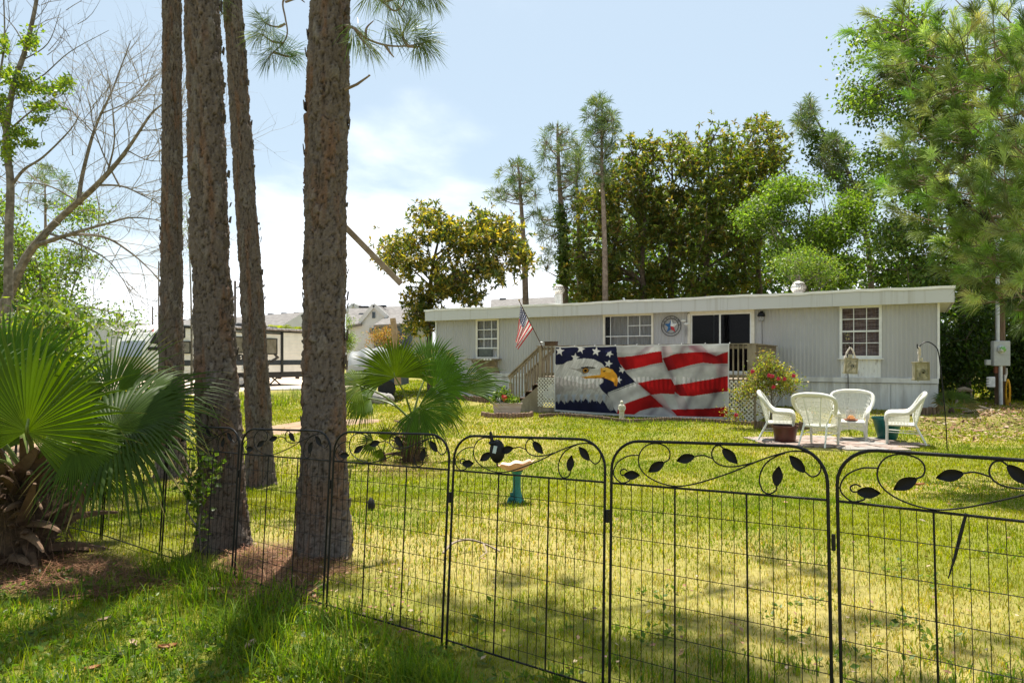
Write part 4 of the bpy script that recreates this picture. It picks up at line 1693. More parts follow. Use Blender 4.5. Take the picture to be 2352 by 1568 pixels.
# patio of flat pavers
pat = thing('patio', 'small patio of pinkish grey concrete pavers under the wicker chairs', 'patio', gnd(1930, 1020))
m_pav = M('paver', (0.22, 0.165, 0.135), 0.9, scale=4, col2=(0.34, 0.275, 0.24), bump=0.3, spec=0.15)
m_pav2 = M('paver_grey', (0.22, 0.20, 0.18), 0.9, scale=4, col2=(0.32, 0.30, 0.275), bump=0.3, spec=0.15)
o0 = gnd(1755, 1018)
pme = {}
for i in range(8):
    for j in range(6):
        x = o0.x + 0.1 + 0.41 * i + RNG.normal(0, 0.012)
        y = o0.y - 0.85 + 0.41 * j + RNG.normal(0, 0.012) - 0.03 * i
        if (j == 0 and i not in (3, 4, 5)) or (j == 5 and i not in (2, 3, 4)) or (i == 7 and j != 2):
            continue
        mm = m_pav if RNG.random() < 0.7 else m_pav2
        if mm.name not in pme:
            mb = MB()
            mb.box((0, 0, 0), (0.392, 0.392, 0.05), bev=0.008)
            o = mb.build('paver', mm, pat, local=True)
            pme[mm.name] = o.data
        else:
            o = _link('paver', pme[mm.name], None, pat)
        o.location = (x - pat.location.x, y - pat.location.y, float(gzr(x, y)) + 0.012 + RNG.normal(0, 0.004) - pat.location.z)
        o.rotation_euler = (RNG.normal(0, 0.012), RNG.normal(0, 0.012), RNG.normal(0, 0.02))

m_soil = M('potting_soil', (0.05, 0.035, 0.025), 0.95)


def pot(name, label, g, rt, rb, h, mat, rim=0.02):
    p = thing(name, label, 'plant pot', g)
    mb = MB()
    mb.lathe([(rb, 0), (rt, h - 0.05), (rt + rim, h - 0.045), (rt + rim, h), (rt - 0.01, h), (rt - 0.015, h - 0.06), (0.02, h - 0.08)], g, 24)
    mb.build('pot_body', mat, p, smooth=True)
    mb = MB()
    mb.lathe([(0.01, h - 0.068), (rt - 0.02, h - 0.07)], g, 20, capb=False, capt=False)
    mb.f.append(tuple(range(20, 40)))
    mb.build('soil', m_soil, p)
    return p


def gpos(u, v, up=0.03):
    g = gnd(u, v)
    g.z = float(gzr(g.x, g.y)) + up
    return g


pb = pot('plant_pot', 'dark reddish brown round plant pot beside the left wicker chair', gpos(1803, 1017), 0.245, 0.20, 0.33, M('brown_glaze', (0.085, 0.022, 0.016), 0.35, var=0.2))
pt = pot('plant_pot', 'teal green tapered plant pot behind the right wicker chair', gpos(2038, 1010), 0.285, 0.185, 0.46, M('teal_glaze', (0.006, 0.095, 0.088), 0.3, var=0.25, stretch=(1, 1, 0.3)))

# ================================================================== lanterns on hooks


def lantern(label, u0, u1, v0, v1, Y, hook_pts, rope_pts, tilt=0.0):
    b = px((u0 + u1) / 2, v1, Y)
    w = (u1 - u0) / F * Y * 0.84
    h = (v1 - v0) / F * Y
    t = thing('hanging_birdhouse', label, 'birdhouse', b)
    rot = Matrix.Rotation(R(tilt), 3, 'Y') @ Matrix.Rotation(R(-14), 3, 'Z')
    c = Vector((b.x, b.y, b.z + h / 2))
    mm = M('mossy_metal' + str(u0), (0.33, 0.29, 0.19), 0.7, scale=9, col2=(0.52, 0.47, 0.34), bump=0.5)
    mb = MB()
    mb.box(c, (w * 0.88, w * 0.8, h * 0.9), rot)
    mb.build('box', mm, t)
    mb = MB()
    for zz in (-h / 2 + 0.012, h / 2 - 0.012):
        mb.box(c + rot @ Vector((0, 0, zz)), (w, w * 0.92, 0.024), rot)
    for sx in (-1, 1):
        mb.box(c + rot @ Vector((sx * w * 0.44, -w * 0.405, 0)), (0.03, 0.03, h * 0.9), rot)
    mb.build('edge_frame', M('olive_edge' + str(u0), (0.26, 0.23, 0.13), 0.6), t)
    mb = MB()
    mb.lathe([(w * 0.16, 0), (w * 0.17, w * 0.28), (w * 0.13, w * 0.33)], c + Vector((0, 0, h / 2)), 14)
    mb.build('chimney_cap', mm, t)
    # leafy relief and entrance hole
    mb = MB()
    yf = -w * 0.405
    for k in range(10):
        x = (RNG.random() - 0.5) * w * 0.6
        z = (RNG.random() - 0.5) * h * 0.7
        a = RNG.random() * 6.3
        pts = [(x + 0.02 * i * math.cos(a + i * 0.25), yf - 0.008, z + 0.02 * i * math.sin(a + i * 0.25)) for i in range(5)]
        mb.tube([c + rot @ Vector(p) for p in pts], [0.004, 0.010, 0.012, 0.009, 0.003], 5)
    mb.build('relief', M('relief_metal' + str(u0), (0.24, 0.23, 0.15), 0.6), t)
    mb = MB()
    rr = Matrix.Rotation(R(90), 3, 'X')
    mb.lathe([(0.034, -0.006), (0.034, 0.006)], c + rot @ Vector((0.02, yf - 0.004, -h * 0.02)), 14, rot=rot @ rr)
    mb.build('entrance_hole', m_dark, t)
    mb = MB()
    for pts in rope_pts:
        P = [px(*q) for q in pts]
        P = catmull(P, 6)
        for ph in (0, math.pi):
            mb.tube([p + Vector((0.011 * math.cos(i * 0.9 + ph), 0.011 * math.sin(i * 0.9 + ph), 0)) for i, p in enumerate(P)], 0.012, 5)
    mb.build('rope', M('white_rope' + str(u0), (0.62, 0.55, 0.48), 0.9), t)
    return t


Y1 = 15.2
lantern('mossy metal birdhouse hanging by a forked rope in front of the right window', 1937, 1969, 822, 858, Y1, None,
        [[(1953, 797, Y1), (1946, 808, Y1), (1939, 826, Y1)], [(1953, 797, Y1), (1960, 808, Y1), (1966, 826, Y1)]], 4)
Y2 = 12.8
lantern('mossy metal birdhouse hanging from the hook at the house corner', 2096, 2132, 831, 873, Y2, None,
        [[(2111, 796, Y2), (2110, 810, Y2), (2112, 828, Y2)], [(2112, 796, Y2), (2113, 812, Y2), (2110, 830, Y2)]], -1)
hk = thing('shepherd_hook', 'tall black shepherd hook pole right of the wicker chairs', 'garden hook', gpos(2176, 1032, 0))
mb = MB()
pp = [Vector(hk.location) + Vector((0, 0, -0.1)), px(2172, 965, Y2), px(2163, 870, Y2), px(2156, 812, Y2), px(2149, 796, Y2), px(2135, 786, Y2), px(2124, 786, Y2), px(2115, 792, Y2), px(2110, 800, Y2), px(2107, 797, Y2), px(2107, 790, Y2)]
mb.tube(catmull(pp, 5), 0.011, 6)
mb.build('pole', m_black, hk, smooth=True)
hk2 = thing('shepherd_hook', 'black shepherd hook pole behind the far wicker chair', 'garden hook', gpos(1949, 985, 0))
Y1b = 15.35
mb = MB()
pp = [Vector(hk2.location) + Vector((0, 0, -0.1)), px(1949, 940, Y1b), px(1948, 880, Y1b), px(1947, 830, Y1b), px(1946, 800, Y1b), px(1948, 790, Y1), px(1952, 790, Y1), px(1954, 796, Y1), px(1953, 801, Y1)]
mb.tube(catmull(pp, 5), 0.011, 6)
mb.build('pole', m_black, hk2, smooth=True)

# ================================================================== statue, bird bath
sg = gpos(1428, 966, 0)
ys = sg.y
st_ = thing('statue', 'small cream robed figure standing before the banner', 'statue', sg)
m_st = M('cream_stone', (0.52, 0.48, 0.37), 0.8, scale=14, col2=(0.62, 0.58, 0.47), bump=0.3)
hs = (966 - 919) / F * ys
mb = MB()


def robe(r, z, a):
    return r * (1 + 0.07 * math.cos(a * 7 + z * 9)) * (1.0 if abs(math.cos(a)) > 0.5 else 0.85), z


mb.lathe([(0.30 * q * 0.42, hs * z) for q, z in ((0.62, 0), (0.66, 0.03), (0.58, 0.1), (0.54, 0.3), (0.56, 0.45), (0.64, 0.6), (0.74, 0.72), (0.66, 0.78), (0.34, 0.83), (0.28, 0.86))], sg, 18, mod=robe)
mb.ball((sg.x, sg.y - 0.005, sg.z + hs * 0.91), hs * 0.075, 12, 9, (0.85, 0.95, 1.2))
for sx in (-1, 1):
    mb.tube([(sg.x + sx * 0.070, sg.y, sg.z + hs * 0.75), (sg.x + sx * 0.085, sg.y - 0.02, sg.z + hs * 0.60), (sg.x + sx * 0.05, sg.y - 0.075, sg.z + hs * 0.52), (sg.x + sx * 0.01, sg.y - 0.085, sg.z + hs * 0.57)], [0.030, 0.030, 0.026, 0.016], 7)
mb.lathe([(0.10, 0), (0.095, 0.03)], sg, 16)
mb.build('figure', m_st, st_, smooth=True)
mb = MB()
mb.ball((sg.x, sg.y + 0.01, sg.z + hs * 0.915), hs * 0.084, 10, 6, (0.95, 1.0, 1.1))
mb.build('hood', m_st, st_, smooth=True)

bg_ = gpos(1187, 1154, 0)
yb_ = bg_.y
bb = thing('bird_bath', 'bird bath with scalloped pinkish bowl on a teal pedestal, bowl tilted', 'bird bath', bg_)
m_teal = M('teal_plastic', (0.02, 0.19, 0.15), 0.5, var=0.2, scale=6)
zt = CAMH - (1080 - HY) / F * yb_ - bg_.z
mb = MB()
mb.lathe([(0.092, 0), (0.090, 0.02), (0.072, 0.05), (0.054, 0.10), (0.044, 0.17), (0.046, zt - 0.05), (0.058, zt - 0.02), (0.075, zt)], bg_, 18)
mb.build('pedestal', m_teal, bb, smooth=True)
mb = MB()
mb.ball((bg_.x - 0.05, bg_.y - 0.05, bg_.z + 0.055), 0.038, 10, 8, (1.0, 1, 1.1))
mb.ball((bg_.x - 0.055, bg_.y - 0.07, bg_.z + 0.105), 0.024, 8, 6)
mb.ball((bg_.x - 0.068, bg_.y - 0.085, bg_.z + 0.125), 0.009, 6, 5)
mb.ball((bg_.x - 0.045, bg_.y - 0.087, bg_.z + 0.125), 0.009, 6, 5)
for sx in (-1, 1):
    mb.tube([(bg_.x - 0.05 + sx * 0.03, bg_.y - 0.06, bg_.z + 0.07), (bg_.x - 0.05 + sx * 0.05, bg_.y - 0.085, bg_.z + 0.03), (bg_.x - 0.05 + sx * 0.045, bg_.y - 0.11, bg_.z + 0.012)], [0.014, 0.012, 0.01], 6)
mb.build('frog_figure', M('dark_teal', (0.008, 0.13, 0.125), 0.45), bb, smooth=True)
mb = MB()
rot = Matrix.Rotation(R(-7), 3, 'Y') @ Matrix.Rotation(R(-4), 3, 'X')
rb = 0.205


def scal(r, z, a):
    k = (r / rb) ** 3
    return r * (1 + 0.05 * k * math.cos(8 * a)), z + 0.010 * k * math.cos(8 * a)


mb.lathe([(0.05, 0.0), (0.10, 0.012), (0.16, 0.045), (rb, 0.088), (rb + 0.004, 0.094), (rb - 0.008, 0.092), (0.15, 0.055), (0.09, 0.03), (0.01, 0.024)], bg_ + Vector((0, 0, zt - 0.004)), 48, rot=rot, mod=scal)
mb.build('bowl', M('pinkish_bowl', (0.52, 0.27, 0.19), 0.55, scale=5, col2=(0.62, 0.40, 0.32)), bb, smooth=True)

# small dark stake
sg = gpos(853, 1172, 0)
sk = thing('garden_stake', 'short dark pointed stake standing in the lawn right of the thickest trunk', 'stake', sg)
mb = MB()
mb.tube([sg, sg + Vector((0.0, 0, 0.05)), sg + Vector((-0.004, 0, 0.10)), sg + Vector((-0.008, 0, 0.13))], [0.034, 0.04, 0.034, 0.008], 9)
mb.build('stake_body', M('dark_rubber', (0.015, 0.014, 0.014), 0.7), sk, smooth=True)
# fallen curved stick
g_ = [gpos(u, v, 0.03) for u, v in ((1018, 1285), (1040, 1274), (1075, 1266), (1110, 1264), (1148, 1270))]
stick = thing('fallen_branch', 'long curved grey stick lying on the lawn behind the fence', 'stick', g_[2])
m_stick = M('grey_stick', (0.24, 0.18, 0.12), 0.85, scale=14, col2=(0.34, 0.27, 0.20))
mb = MB()
mb.tube(catmull([p + Vector((0, 0, 0.02 + 0.05 * math.sin(i))) for i, p in enumerate(g_)], 5), [0.010] * 11 + [0.008] * 10, 6)
q0 = g_[3] + Vector((0, 0, 0.03))
mb.tube([q0, gpos(1118, 1275, 0.02), gpos(1100, 1290, 0.02)], [0.007, 0.006, 0.003], 5)
mb.build('stick_body', m_stick, stick)

# ================================================================== edging, planter
m_log = M('log_edging', (0.13, 0.085, 0.055), 0.9, scale=12, col2=(0.24, 0.17, 0.12), stretch=(1, 1, 0.3), bump=0.4)


def edging(label, uvs, h, r, name='garden_edging', mat=None):
    P = [gnd(u, v) for u, v in uvs]
    pts = catmull(P, 24)
    t = thing(name, label, 'garden edging', P[0])
    mb = MB()
    acc, last = 0, pts[0]
    seq = [pts[0]]
    for p in pts[1:]:
        if (p - last).length >= 2 * r * 0.98:
            seq.append(p)
            last = p
    for p in seq:
        z = float(gzr(p.x, p.y))
        hh = h * (0.92 + 0.16 * RNG.random())
        mb.lathe([(r, z - 0.1), (r, z + hh - 0.01), (r * 0.8, z + hh)], (p.x, p.y, 0), 7)
    mb.build('log_stakes', mat or m_log, t, kind='stuff')
    return t


edging('low wavy log roll edging along the foot of the banner', [(1240, 960), (1290, 957), (1350, 961), (1400, 966), (1450, 970), (1520, 968), (1590, 969), (1650, 972), (1740, 978)], 0.11, 0.035)
edging('brown log roll edging below the rose bush, behind the left chair', [(1735, 983), (1790, 988), (1840, 987), (1865, 982)], 0.20, 0.035)
edging('dark log edging along the white skirting behind the right chair', [(2070, 957), (2110, 954), (2160, 950)], 0.20, 0.05)
edging('low edging under the left end of the mobile home', [(1040, 916), (1080, 920), (1130, 926)], 0.2, 0.05)
g = gpos(1165, 957, 0)
ring = [(1165 + 57 * math.cos(a), 956 - 5.5 * math.sin(a)) for a in [math.pi * (1 + k / 8) for k in range(9)]]
edging('scalloped brown edging ring round the pale planter', ring, 0.15, 0.045, mat=M('brown_edging', (0.17, 0.10, 0.07), 0.9, scale=9, col2=(0.28, 0.19, 0.14)))
pl = thing('planter', 'pale pinkish wooden planter box with flowers at the foot of the deck steps', 'planter', g)
W = 33.5 / F * g.y
hp = (955 - 924) / F * g.y
m_pl = M('pinkish_planks', (0.42, 0.33, 0.28), 0.8, scale=7, col2=(0.50, 0.42, 0.37), stretch=(0.3, 1, 2))
for k in range(3):
    mb = MB()
    z0, z1 = hp * k / 3, hp * (k + 1) / 3 - 0.006
    for (dy, sg_) in ((-0.26, 1), (0.26, 1)):
        w0 = W * (0.86 + 0.14 * (k / 3)) * 2
        mb.box((g.x, g.y + dy, g.z + (z0 + z1) / 2), (w0, 0.03, z1 - z0))
    for sx in (-1, 1):
        w0 = W * (0.86 + 0.14 * (k / 3))
        mb.box((g.x + sx * (w0 - 0.016), g.y, g.z + (z0 + z1) / 2), (0.03, 0.485, z1 - z0))
    mb.build('plank', m_pl, pl)
mb = MB()
mb.box((g.x, g.y - 0.27, g.z + hp + 0.012), (W * 2.08, 0.06, 0.028))
mb.box((g.x, g.y + 0.27, g.z + hp + 0.012), (W * 2.08, 0.06, 0.028))
mb.build('rim', m_pl, pl)
mb = MB()
mb.box((g.x, g.y, g.z + hp - 0.06), (W * 1.9, 0.48, 0.05))
mb.build('soil', m_soil, pl)
PLANTER = (g.copy(), W, hp)
mb = MB()
c = px(1147, 919, g.y - 0.1)
mb.ball(tuple(c), 0.10, 10, 8, (1, 0.8, 0.9))
rk = mb.build('garden_stone', M('black_white_stone', (0.03, 0.03, 0.03), 0.6, scale=18, col2=(0.6, 0.6, 0.6), lo=0.5, hi=0.54), None, smooth=True)
tag(rk, 'black and white patterned stone among the flowers in the pale planter', 'stone')

# ================================================================== electric meter post
g = gpos(2299, 932, 0)
yu = g.y
up_ = thing('utility_post', 'wooden service post with grey electric meter box and metal conduit', 'utility post', g)


def P_(u, v, dy=0.0):
    return px(u, v, yu + dy)


m_galv = M('galvanised', (0.42, 0.43, 0.44), 0.45, scale=4, col2=(0.52, 0.53, 0.54), metal=0.3)
m_gbox = M('grey_enamel', (0.36, 0.37, 0.365), 0.4, var=0.06)
mb = MB()
mb.tube([P_(2297, 940, 0.15), P_(2297, 640, 0.15)], [0.155, 0.13], 12)
mb.build('pole', M('brown_pole', (0.10, 0.06, 0.035), 0.9, scale=8, col2=(0.17, 0.11, 0.07), stretch=(1, 1, 0.2), bump=0.4), up_, smooth=True)
mb = MB()
mb.tube([P_(2291.5, 783, -0.06), P_(2291, 560, -0.06)], 0.055, 10)
mb.tube([P_(2298, 838, -0.08), P_(2299, 930, -0.08)], 0.055, 10)
mb.build('conduit', m_galv, up_, smooth=True)
mb = MB()
c = mid(P_(2279, 783, -0.08), P_(2317, 840, -0.08))
mb.box(c, ((2317 - 2279) / F * yu, 0.16, 57 / F * yu), bev=0.015)
mb.box(c + Vector((0, -0.085, -0.03)), ((2317 - 2279) / F * yu - 0.03, 0.012, 0.012))
bx_ = mb.build('meter_box', m_gbox, up_)
mb = MB()
rx = Matrix.Rotation(R(90), 3, 'X')
mb.lathe([(0.125, 0), (0.125, 0.05), (0.105, 0.055)], P_(2299, 802, -0.16), 18, rot=rx)
mt = mb.build('meter_ring', m_galv, bx_, smooth=True)
mb = MB()
mb.lathe([(0.105, 0.055), (0.10, 0.10), (0.085, 0.125), (0.04, 0.135)], P_(2299, 802, -0.16), 18, rot=rx)
mb.build('meter_glass', M('meter_face', (0.12, 0.30, 0.05), 0.15, scale=6, col2=(0.5, 0.52, 0.48), lo=0.5, hi=0.52), bx_, smooth=True)
mb = MB()
mb.box(P_(2269, 832, -0.05), (0.16, 0.10, 0.17), bev=0.01)
mb.build('junction_box', m_gbox, up_)
mb = MB()
mb.box(P_(2276, 877, -0.08), (0.22, 0.12, 0.34), bev=0.02)
for k in range(4):
    mb.box(P_(2269, 868 + 6 * k, -0.15), (0.09, 0.03, 0.035))
mb.build('telephone_box', M('pale_grey_plastic', (0.55, 0.55, 0.56), 0.5), up_)
mb = MB()
mb.box(P_(2288, 849, 0.0), (0.10, 0.08, 0.2))
mb.build('wood_block', M('red_brown_wood', (0.20, 0.07, 0.035), 0.8), up_)
mb = MB()
mb.tube([P_(2312, 845, -0.05), P_(2312, 858, -0.05), P_(2308, 874, -0.05)], 0.03, 6)
mb.box(P_(2308, 868, -0.08), (0.05, 0.05, 0.2))
mb.build('insulator', M('pale_insulator', (0.5, 0.46, 0.42), 0.6), up_)
rp = thing('rope_coil', 'coil of yellow rope hanging on the electric meter post', 'rope', P_(2316, 930, -0.05))
mb = MB()
for k in range(7):
    pts = []
    for i in range(18):
        a = 2 * math.pi * i / 18
        pts.append(P_(2315 + (3.5 + k * 0.45) * math.cos(a), 902 + 1.0 * k - 4 + (26 + 1.3 * k) * math.sin(a), -0.10 + 0.012 * k + 0.01 * math.sin(3 * a + k)))
    mb.tube(pts, 0.015, 5, closed=True)
mb.tube([P_(2312, 872, -0.1), P_(2317, 880, -0.12), P_(2316, 872, -0.08)], 0.012, 5)
mb.build('rope_loops', M('yellow_rope', (0.52, 0.27, 0.012), 0.8), rp)

# ================================================================== travel trailer
RX = np.array((0.4795, 0.8776))
RY = np.array((-0.8776, 0.4795))
P33 = np.array((-15.95, 33.0))
R0 = P33 + RX * (-1.83)
RANG = math.atan2(RX[1], RX[0])
rv = thing('travel_trailer', 'white travel trailer with dark stripe and black framed windows parked behind the pines', 'caravan', (R0[0], R0[1], 0), RANG)
ORIG[rv.name] = Vector((0, 0, 0))
EXR, EYR = Vector((RX[0], RX[1], 0)), Vector((RY[0], RY[1], 0))
RO = Vector((R0[0], R0[1], 0))


def rl(u, v, off=0.0):
    d = Vector(((u - CX) / F, 1.0, -(v - HY) / F))
    o = Vector((0, 0, CAMH)) - RO
    t = (off - o.dot(EYR)) / d.dot(EYR)
    p = o + d * t
    return p.dot(EXR), p.z


m_rv = M('trailer_white', (0.82, 0.81, 0.765), 0.4, var=0.05, scale=2)
m_rvk = M('trailer_black', (0.022, 0.023, 0.026), 0.4, var=0.2)
m_rvs = M('trailer_stripe', (0.035, 0.045, 0.06), 0.4, var=0.15)
m_plate = M('front_plate', (0.30, 0.31, 0.33), 0.35, scale=50, col2=(0.42, 0.43, 0.45), metal=0.5)
RLEN, RWD = 9.8, 2.44
ZB, ZT = 0.80, 3.18
prof = [(0.75, ZB), (0.10, 1.25), (0.0, 1.6), (0.05, 1.95), (0.18, 2.35), (0.40, 2.70), (0.72, 2.98), (1.15, 3.13), (1.6, ZT), (RLEN, ZT - 0.04), (RLEN, ZB)]
# side walls built from lap boards with a shadow line every 0.2 m
mb = MB()
nb_ = 12
for k in range(nb_):
    z0, z1 = ZB + (ZT - 0.1 - ZB) * k / nb_, ZB + (ZT - 0.1 - ZB) * (k + 1) / nb_

    def xfront(z):
        for (xa, za), (xb, zb2) in zip(prof[:-3], prof[1:-2]):
            if za <= z <= zb2:
                return xa + (xb - xa) * (z - za) / max(1e-6, zb2 - za)
        return 1.6
    a, b = xfront(z0) + 0.02, xfront(z1 - 0.012) + 0.02
    vs = [(a, -0.008, z0), (RLEN, -0.008, z0), (RLEN, 0.006, z1 - 0.012), (b, 0.006, z1 - 0.012)]
    mb.add(vs, [(0, 1, 2, 3)])
    mb.add([(b, 0.006, z1 - 0.012), (RLEN, 0.006, z1 - 0.012), (RLEN, -0.008, z1), (b, -0.008, z1)], [(0, 1, 2, 3)])
mb.build('side_wall', m_rv, rv, local=True)
mb = MB()
mb.prism(prof, lambda a, b, d: (a, 0.02 + d, b), RWD - 0.04)
mb.build('shell', m_rv, rv, local=True)
mb = MB()
fr = prof[:9]
for i in range(len(fr) - 1):
    (xa, za), (xb, zb2) = fr[i], fr[i + 1]
    n = max(2, int(math.hypot(xb - xa, zb2 - za) / 0.07))
    for j in range(n):
        t0, t1 = j / n, (j + 0.85) / n
        for q in (0,):
            vs = []
            for t, o_x in ((t0, -0.012), (t1, -0.028)):
                vs += [(xa + (xb - xa) * t + o_x, 0.02, za + (zb2 - za) * t + 0.012), (xa + (xb - xa) * t + o_x, RWD - 0.02, za + (zb2 - za) * t + 0.012)]
            mb.add(vs, [(0, 1, 3, 2)])
mb.build('front_cap', m_rv, rv, local=True)
mb = MB()
mb.prism([(x - 0.03, z + 0.02) for x, z in prof[:5]] + [(x + 0.02, z) for x, z in reversed(prof[:5])], lambda a, b, d: (a, 0.3 + d, b), 1.8)
mb.build('rock_guard', m_plate, rv, local=True)
# dark swoosh on the front corner of the side
mb = MB()
sw = [(0.16, 2.25), (0.40, 2.66), (0.72, 2.94), (1.15, 3.09), (2.0, 3.13), (2.0, 2.55), (1.1, 2.28), (0.6, 2.2)]
mb.prism(sw, lambda a, b, d: (a, -0.012 - d, b), 0.006)
sw2 = [(0.06, 1.92), (0.10, 2.08), (1.6, 2.10), (2.1, 1.98), (1.6, 1.92)]
mb.prism(sw2, lambda a, b, d: (a, -0.012 - d, b), 0.006)
mb.build('corner_graphic', m_rvk, rv, local=True)
x, z = rl(430, 837)
_, z2 = rl(690, 851)
mb = MB()
zs0 = 1.32
mb.box((RLEN / 2 + 0.3, -0.012, zs0), (RLEN - 0.7, 0.012, 0.27))
mb.build('stripe', m_rvs, rv, local=True)
mb = MB()
mb.box((RLEN / 2 + 0.45, RWD / 2, ZB - 0.16), (RLEN - 0.9, RWD - 0.05, 0.32))
mb.build('underbelly', m_rvk, rv, local=True)
mb = MB()
mb.box((RLEN / 2 + 0.8, -0.02, ZT - 0.11), (RLEN - 1.6, 0.05, 0.12))
mb.build('roof_trim', m_rvk, rv, local=True)
for (u0, u1, v0, v1) in ((419, 437, 783, 812), (538, 566, 773, 811), (608, 636, 777, 814)):
    a, za = rl(u0, v0)
    b, zb2 = rl(u1, v1)
    zt_ = rl((u0 + u1) / 2, v0)[1]
    zb2 = rl((u0 + u1) / 2, v1)[1]
    mb = MB()
    frame_bars(mb, a, b, zb2, zt_, 0.05, -0.025, 0.05)
    w = mb.build('window', m_rvk, rv, local=True)
    mb = MB()
    mb.box(((a + b) / 2, -0.018, (zb2 + zt_) / 2), (b - a - 0.09, 0.012, zt_ - zb2 - 0.09))
    mb.build('pane', M('trailer_pane_%d' % u0, (0.16, 0.15, 0.115), 0.12, scale=2, col2=(0.24, 0.23, 0.19), spec=0.6), w, local=True)
a, z = rl(647, 780)
mb = MB()
mb.box((a, -0.03, (ZB + 2.95) / 2), (0.16, 0.05, 2.95 - ZB + 0.2))
mb.box((a - 2.0, -0.03, 2.93), (4.0, 0.05, 0.08))
mb.build('slide_trim', m_rvk, rv, local=True)
a, z = rl(528, 752)
mb = MB()
mb.tube([(a, -0.13, ZT - 0.02), (RLEN - 0.2, -0.13, ZT - 0.02)], 0.065, 10)
mb.build('awning', M('awning_tube', (0.35, 0.32, 0.31), 0.5, col2=(0.12, 0.11, 0.11)), rv, local=True)
for (u0, u1, hgt, off) in ((533, 553, 0.28, 1.0), (608, 629, 0.16, 0.9)):
    a, b = rl(u0, 740, off)[0], rl(u1, 740, off)[0]
    mb = MB()
    mb.box(((a + b) / 2, off, ZT + hgt / 2), (b - a, 0.7, hgt), bev=0.05)
    mb.build('roof_unit', m_rvk, rv, local=True)
# oval badge and arrow graphics
a, z = rl(551, 821)
mb = MB()
mb.lathe([(0.30, 0), (0.30, 0.008)], (a, -0.012, z), 24, rot=rx @ Matrix.Diagonal((1, 0.62, 1)))
mb.build('oval_badge', m_rvk, rv, local=True)
me = text_mesh('S', 0.3)
o = _link('badge_letter', me, m_rv, rv)
o.location = (a + 0.05, -0.026, z)
o.rotation_euler = (R(90), 0, 0)
for (u, v) in ((628, 820), (700, 832)):
    a, z = rl(u, v)
    mb = MB()
    mb.prism([(a - 0.1, z + 0.22), (a + 0.1, z + 0.22), (a + 0.42, z - 0.02), (a - 0.1, z - 0.30), (a - 0.42, z - 0.30), (a + 0.16, z)], lambda p, q, d: (p, -0.012 - d, q), 0.006)
    mb.build('arrow_graphic', M('arrow_grey', (0.06, 0.055, 0.055), 0.4), rv, local=True)
me = text_mesh('PROWLER', 0.34)
o = _link('lettering', me, m_rvk, rv)
nrm = Vector((-(2.98 - 2.70), 0, 0.32)).normalized()
o.location = (0.50 - 0.05, 1.0, 2.83)
o.rotation_euler = Matrix((Vector((0, -1, 0)), Vector((0.32, 0, 0.28)).normalized(), Vector((-0.28, 0, 0.32)).normalized())).transposed().to_euler()
mb = MB()
mb.lathe([(0.07, 0), (0.07, 0.01)], (0.45, 0.16, 2.84), 12, rot=Matrix.Rotation(R(-42), 3, 'Y'))
mb.build('red_emblem', M('red_emblem', (0.4, 0.03, 0.02), 0.4), rv, local=True)
a, z = rl(552, 885)
m_tyre = M('tyre_rubber', (0.016, 0.016, 0.016), 0.8)
for k in (0, 1):
    mb = MB()
    mb.lathe([(0.20, -0.02), (0.33, -0.03), (0.36, 0.02), (0.36, 0.16), (0.33, 0.2), (0.2, 0.19)], (a + 0.86 * k, 0.14, 0.36), 24, rot=rx)
    w = mb.build('wheel', m_tyre, rv, local=True, smooth=True)
    mb = MB()
    mb.lathe([(0.03, 0.20), (0.12, 0.215), (0.20, 0.195)], (a + 0.86 * k, 0.14, 0.36), 16, rot=rx, capt=False)
    mb.build('rim', m_galv, w, local=True)
for u in (612, 640):
    a, _ = rl(u, 880)
    for s in (-1, 1):
        mb = MB()
        mb.bar((a - 0.45 * s, 0.3 - 0.1 * s, 0.62), (a + 0.5 * s, 0.3 + 0.05 * s, 0.03), 0.06, 0.06)
        mb.build('stabiliser_jack', m_rvk, rv, local=True)
mb = MB()
mb.box((rl(566, 846)[0], -0.06, 0.98), (0.55, 0.1, 0.26), bev=0.02)
mb.build('outside_box', m_rv, rv, local=True)
mb = MB()
mb.tube([(0.6, 0.4, 0.55), (-1.3, RWD / 2, 0.55)], 0.06, 6)
mb.tube([(0.6, RWD - 0.4, 0.55), (-1.3, RWD / 2, 0.55)], 0.06, 6)
mb.tube([(-1.1, RWD / 2, 0.0), (-1.1, RWD / 2, 0.9)], 0.05, 6)
mb.build('hitch', m_rvk, rv, local=True)
# white kerb timber lying before the trailer
g0, g1 = gpos(560, 899, 0.04), gpos(705, 896, 0.04)
mb = MB()
mb.tube([g0, g1], 0.07, 8)
tim = mb.build('pale_pipe', M('pale_pipe', (0.5, 0.47, 0.42), 0.6), None)
tag(tim, 'pale pipe lying on the sand in front of the travel trailer', 'pipe')

# ================================================================== far houses
m_stucco = M('white_stucco', (0.56, 0.56, 0.55), 0.8, var=0.04, scale=1)
m_shing = M('grey_shingles', (0.125, 0.115, 0.108), 0.9, scale=2.5, col2=(0.20, 0.187, 0.176), stretch=(1, 1, 6))
m_blue = M('blue_grey_boards', (0.06, 0.085, 0.11), 0.6, var=0.15, scale=3)
m_pane_far = M('far_window_pane', (0.03, 0.035, 0.045), 0.15, spec=0.6)


def quad3(mb, pts, th=0.25):
    p = [Vector(q) for q in pts]
    n = (p[1] - p[0]).cross(p[2] - p[0]).normalized() * th
    k = len(p)
    vs = p + [q - n for q in p]
    mb.add(vs, [tuple(range(k)), tuple(range(2 * k - 1, k - 1, -1))] + [(i, i + k, (i + 1) % k + k, (i + 1) % k) for i in range(k)])


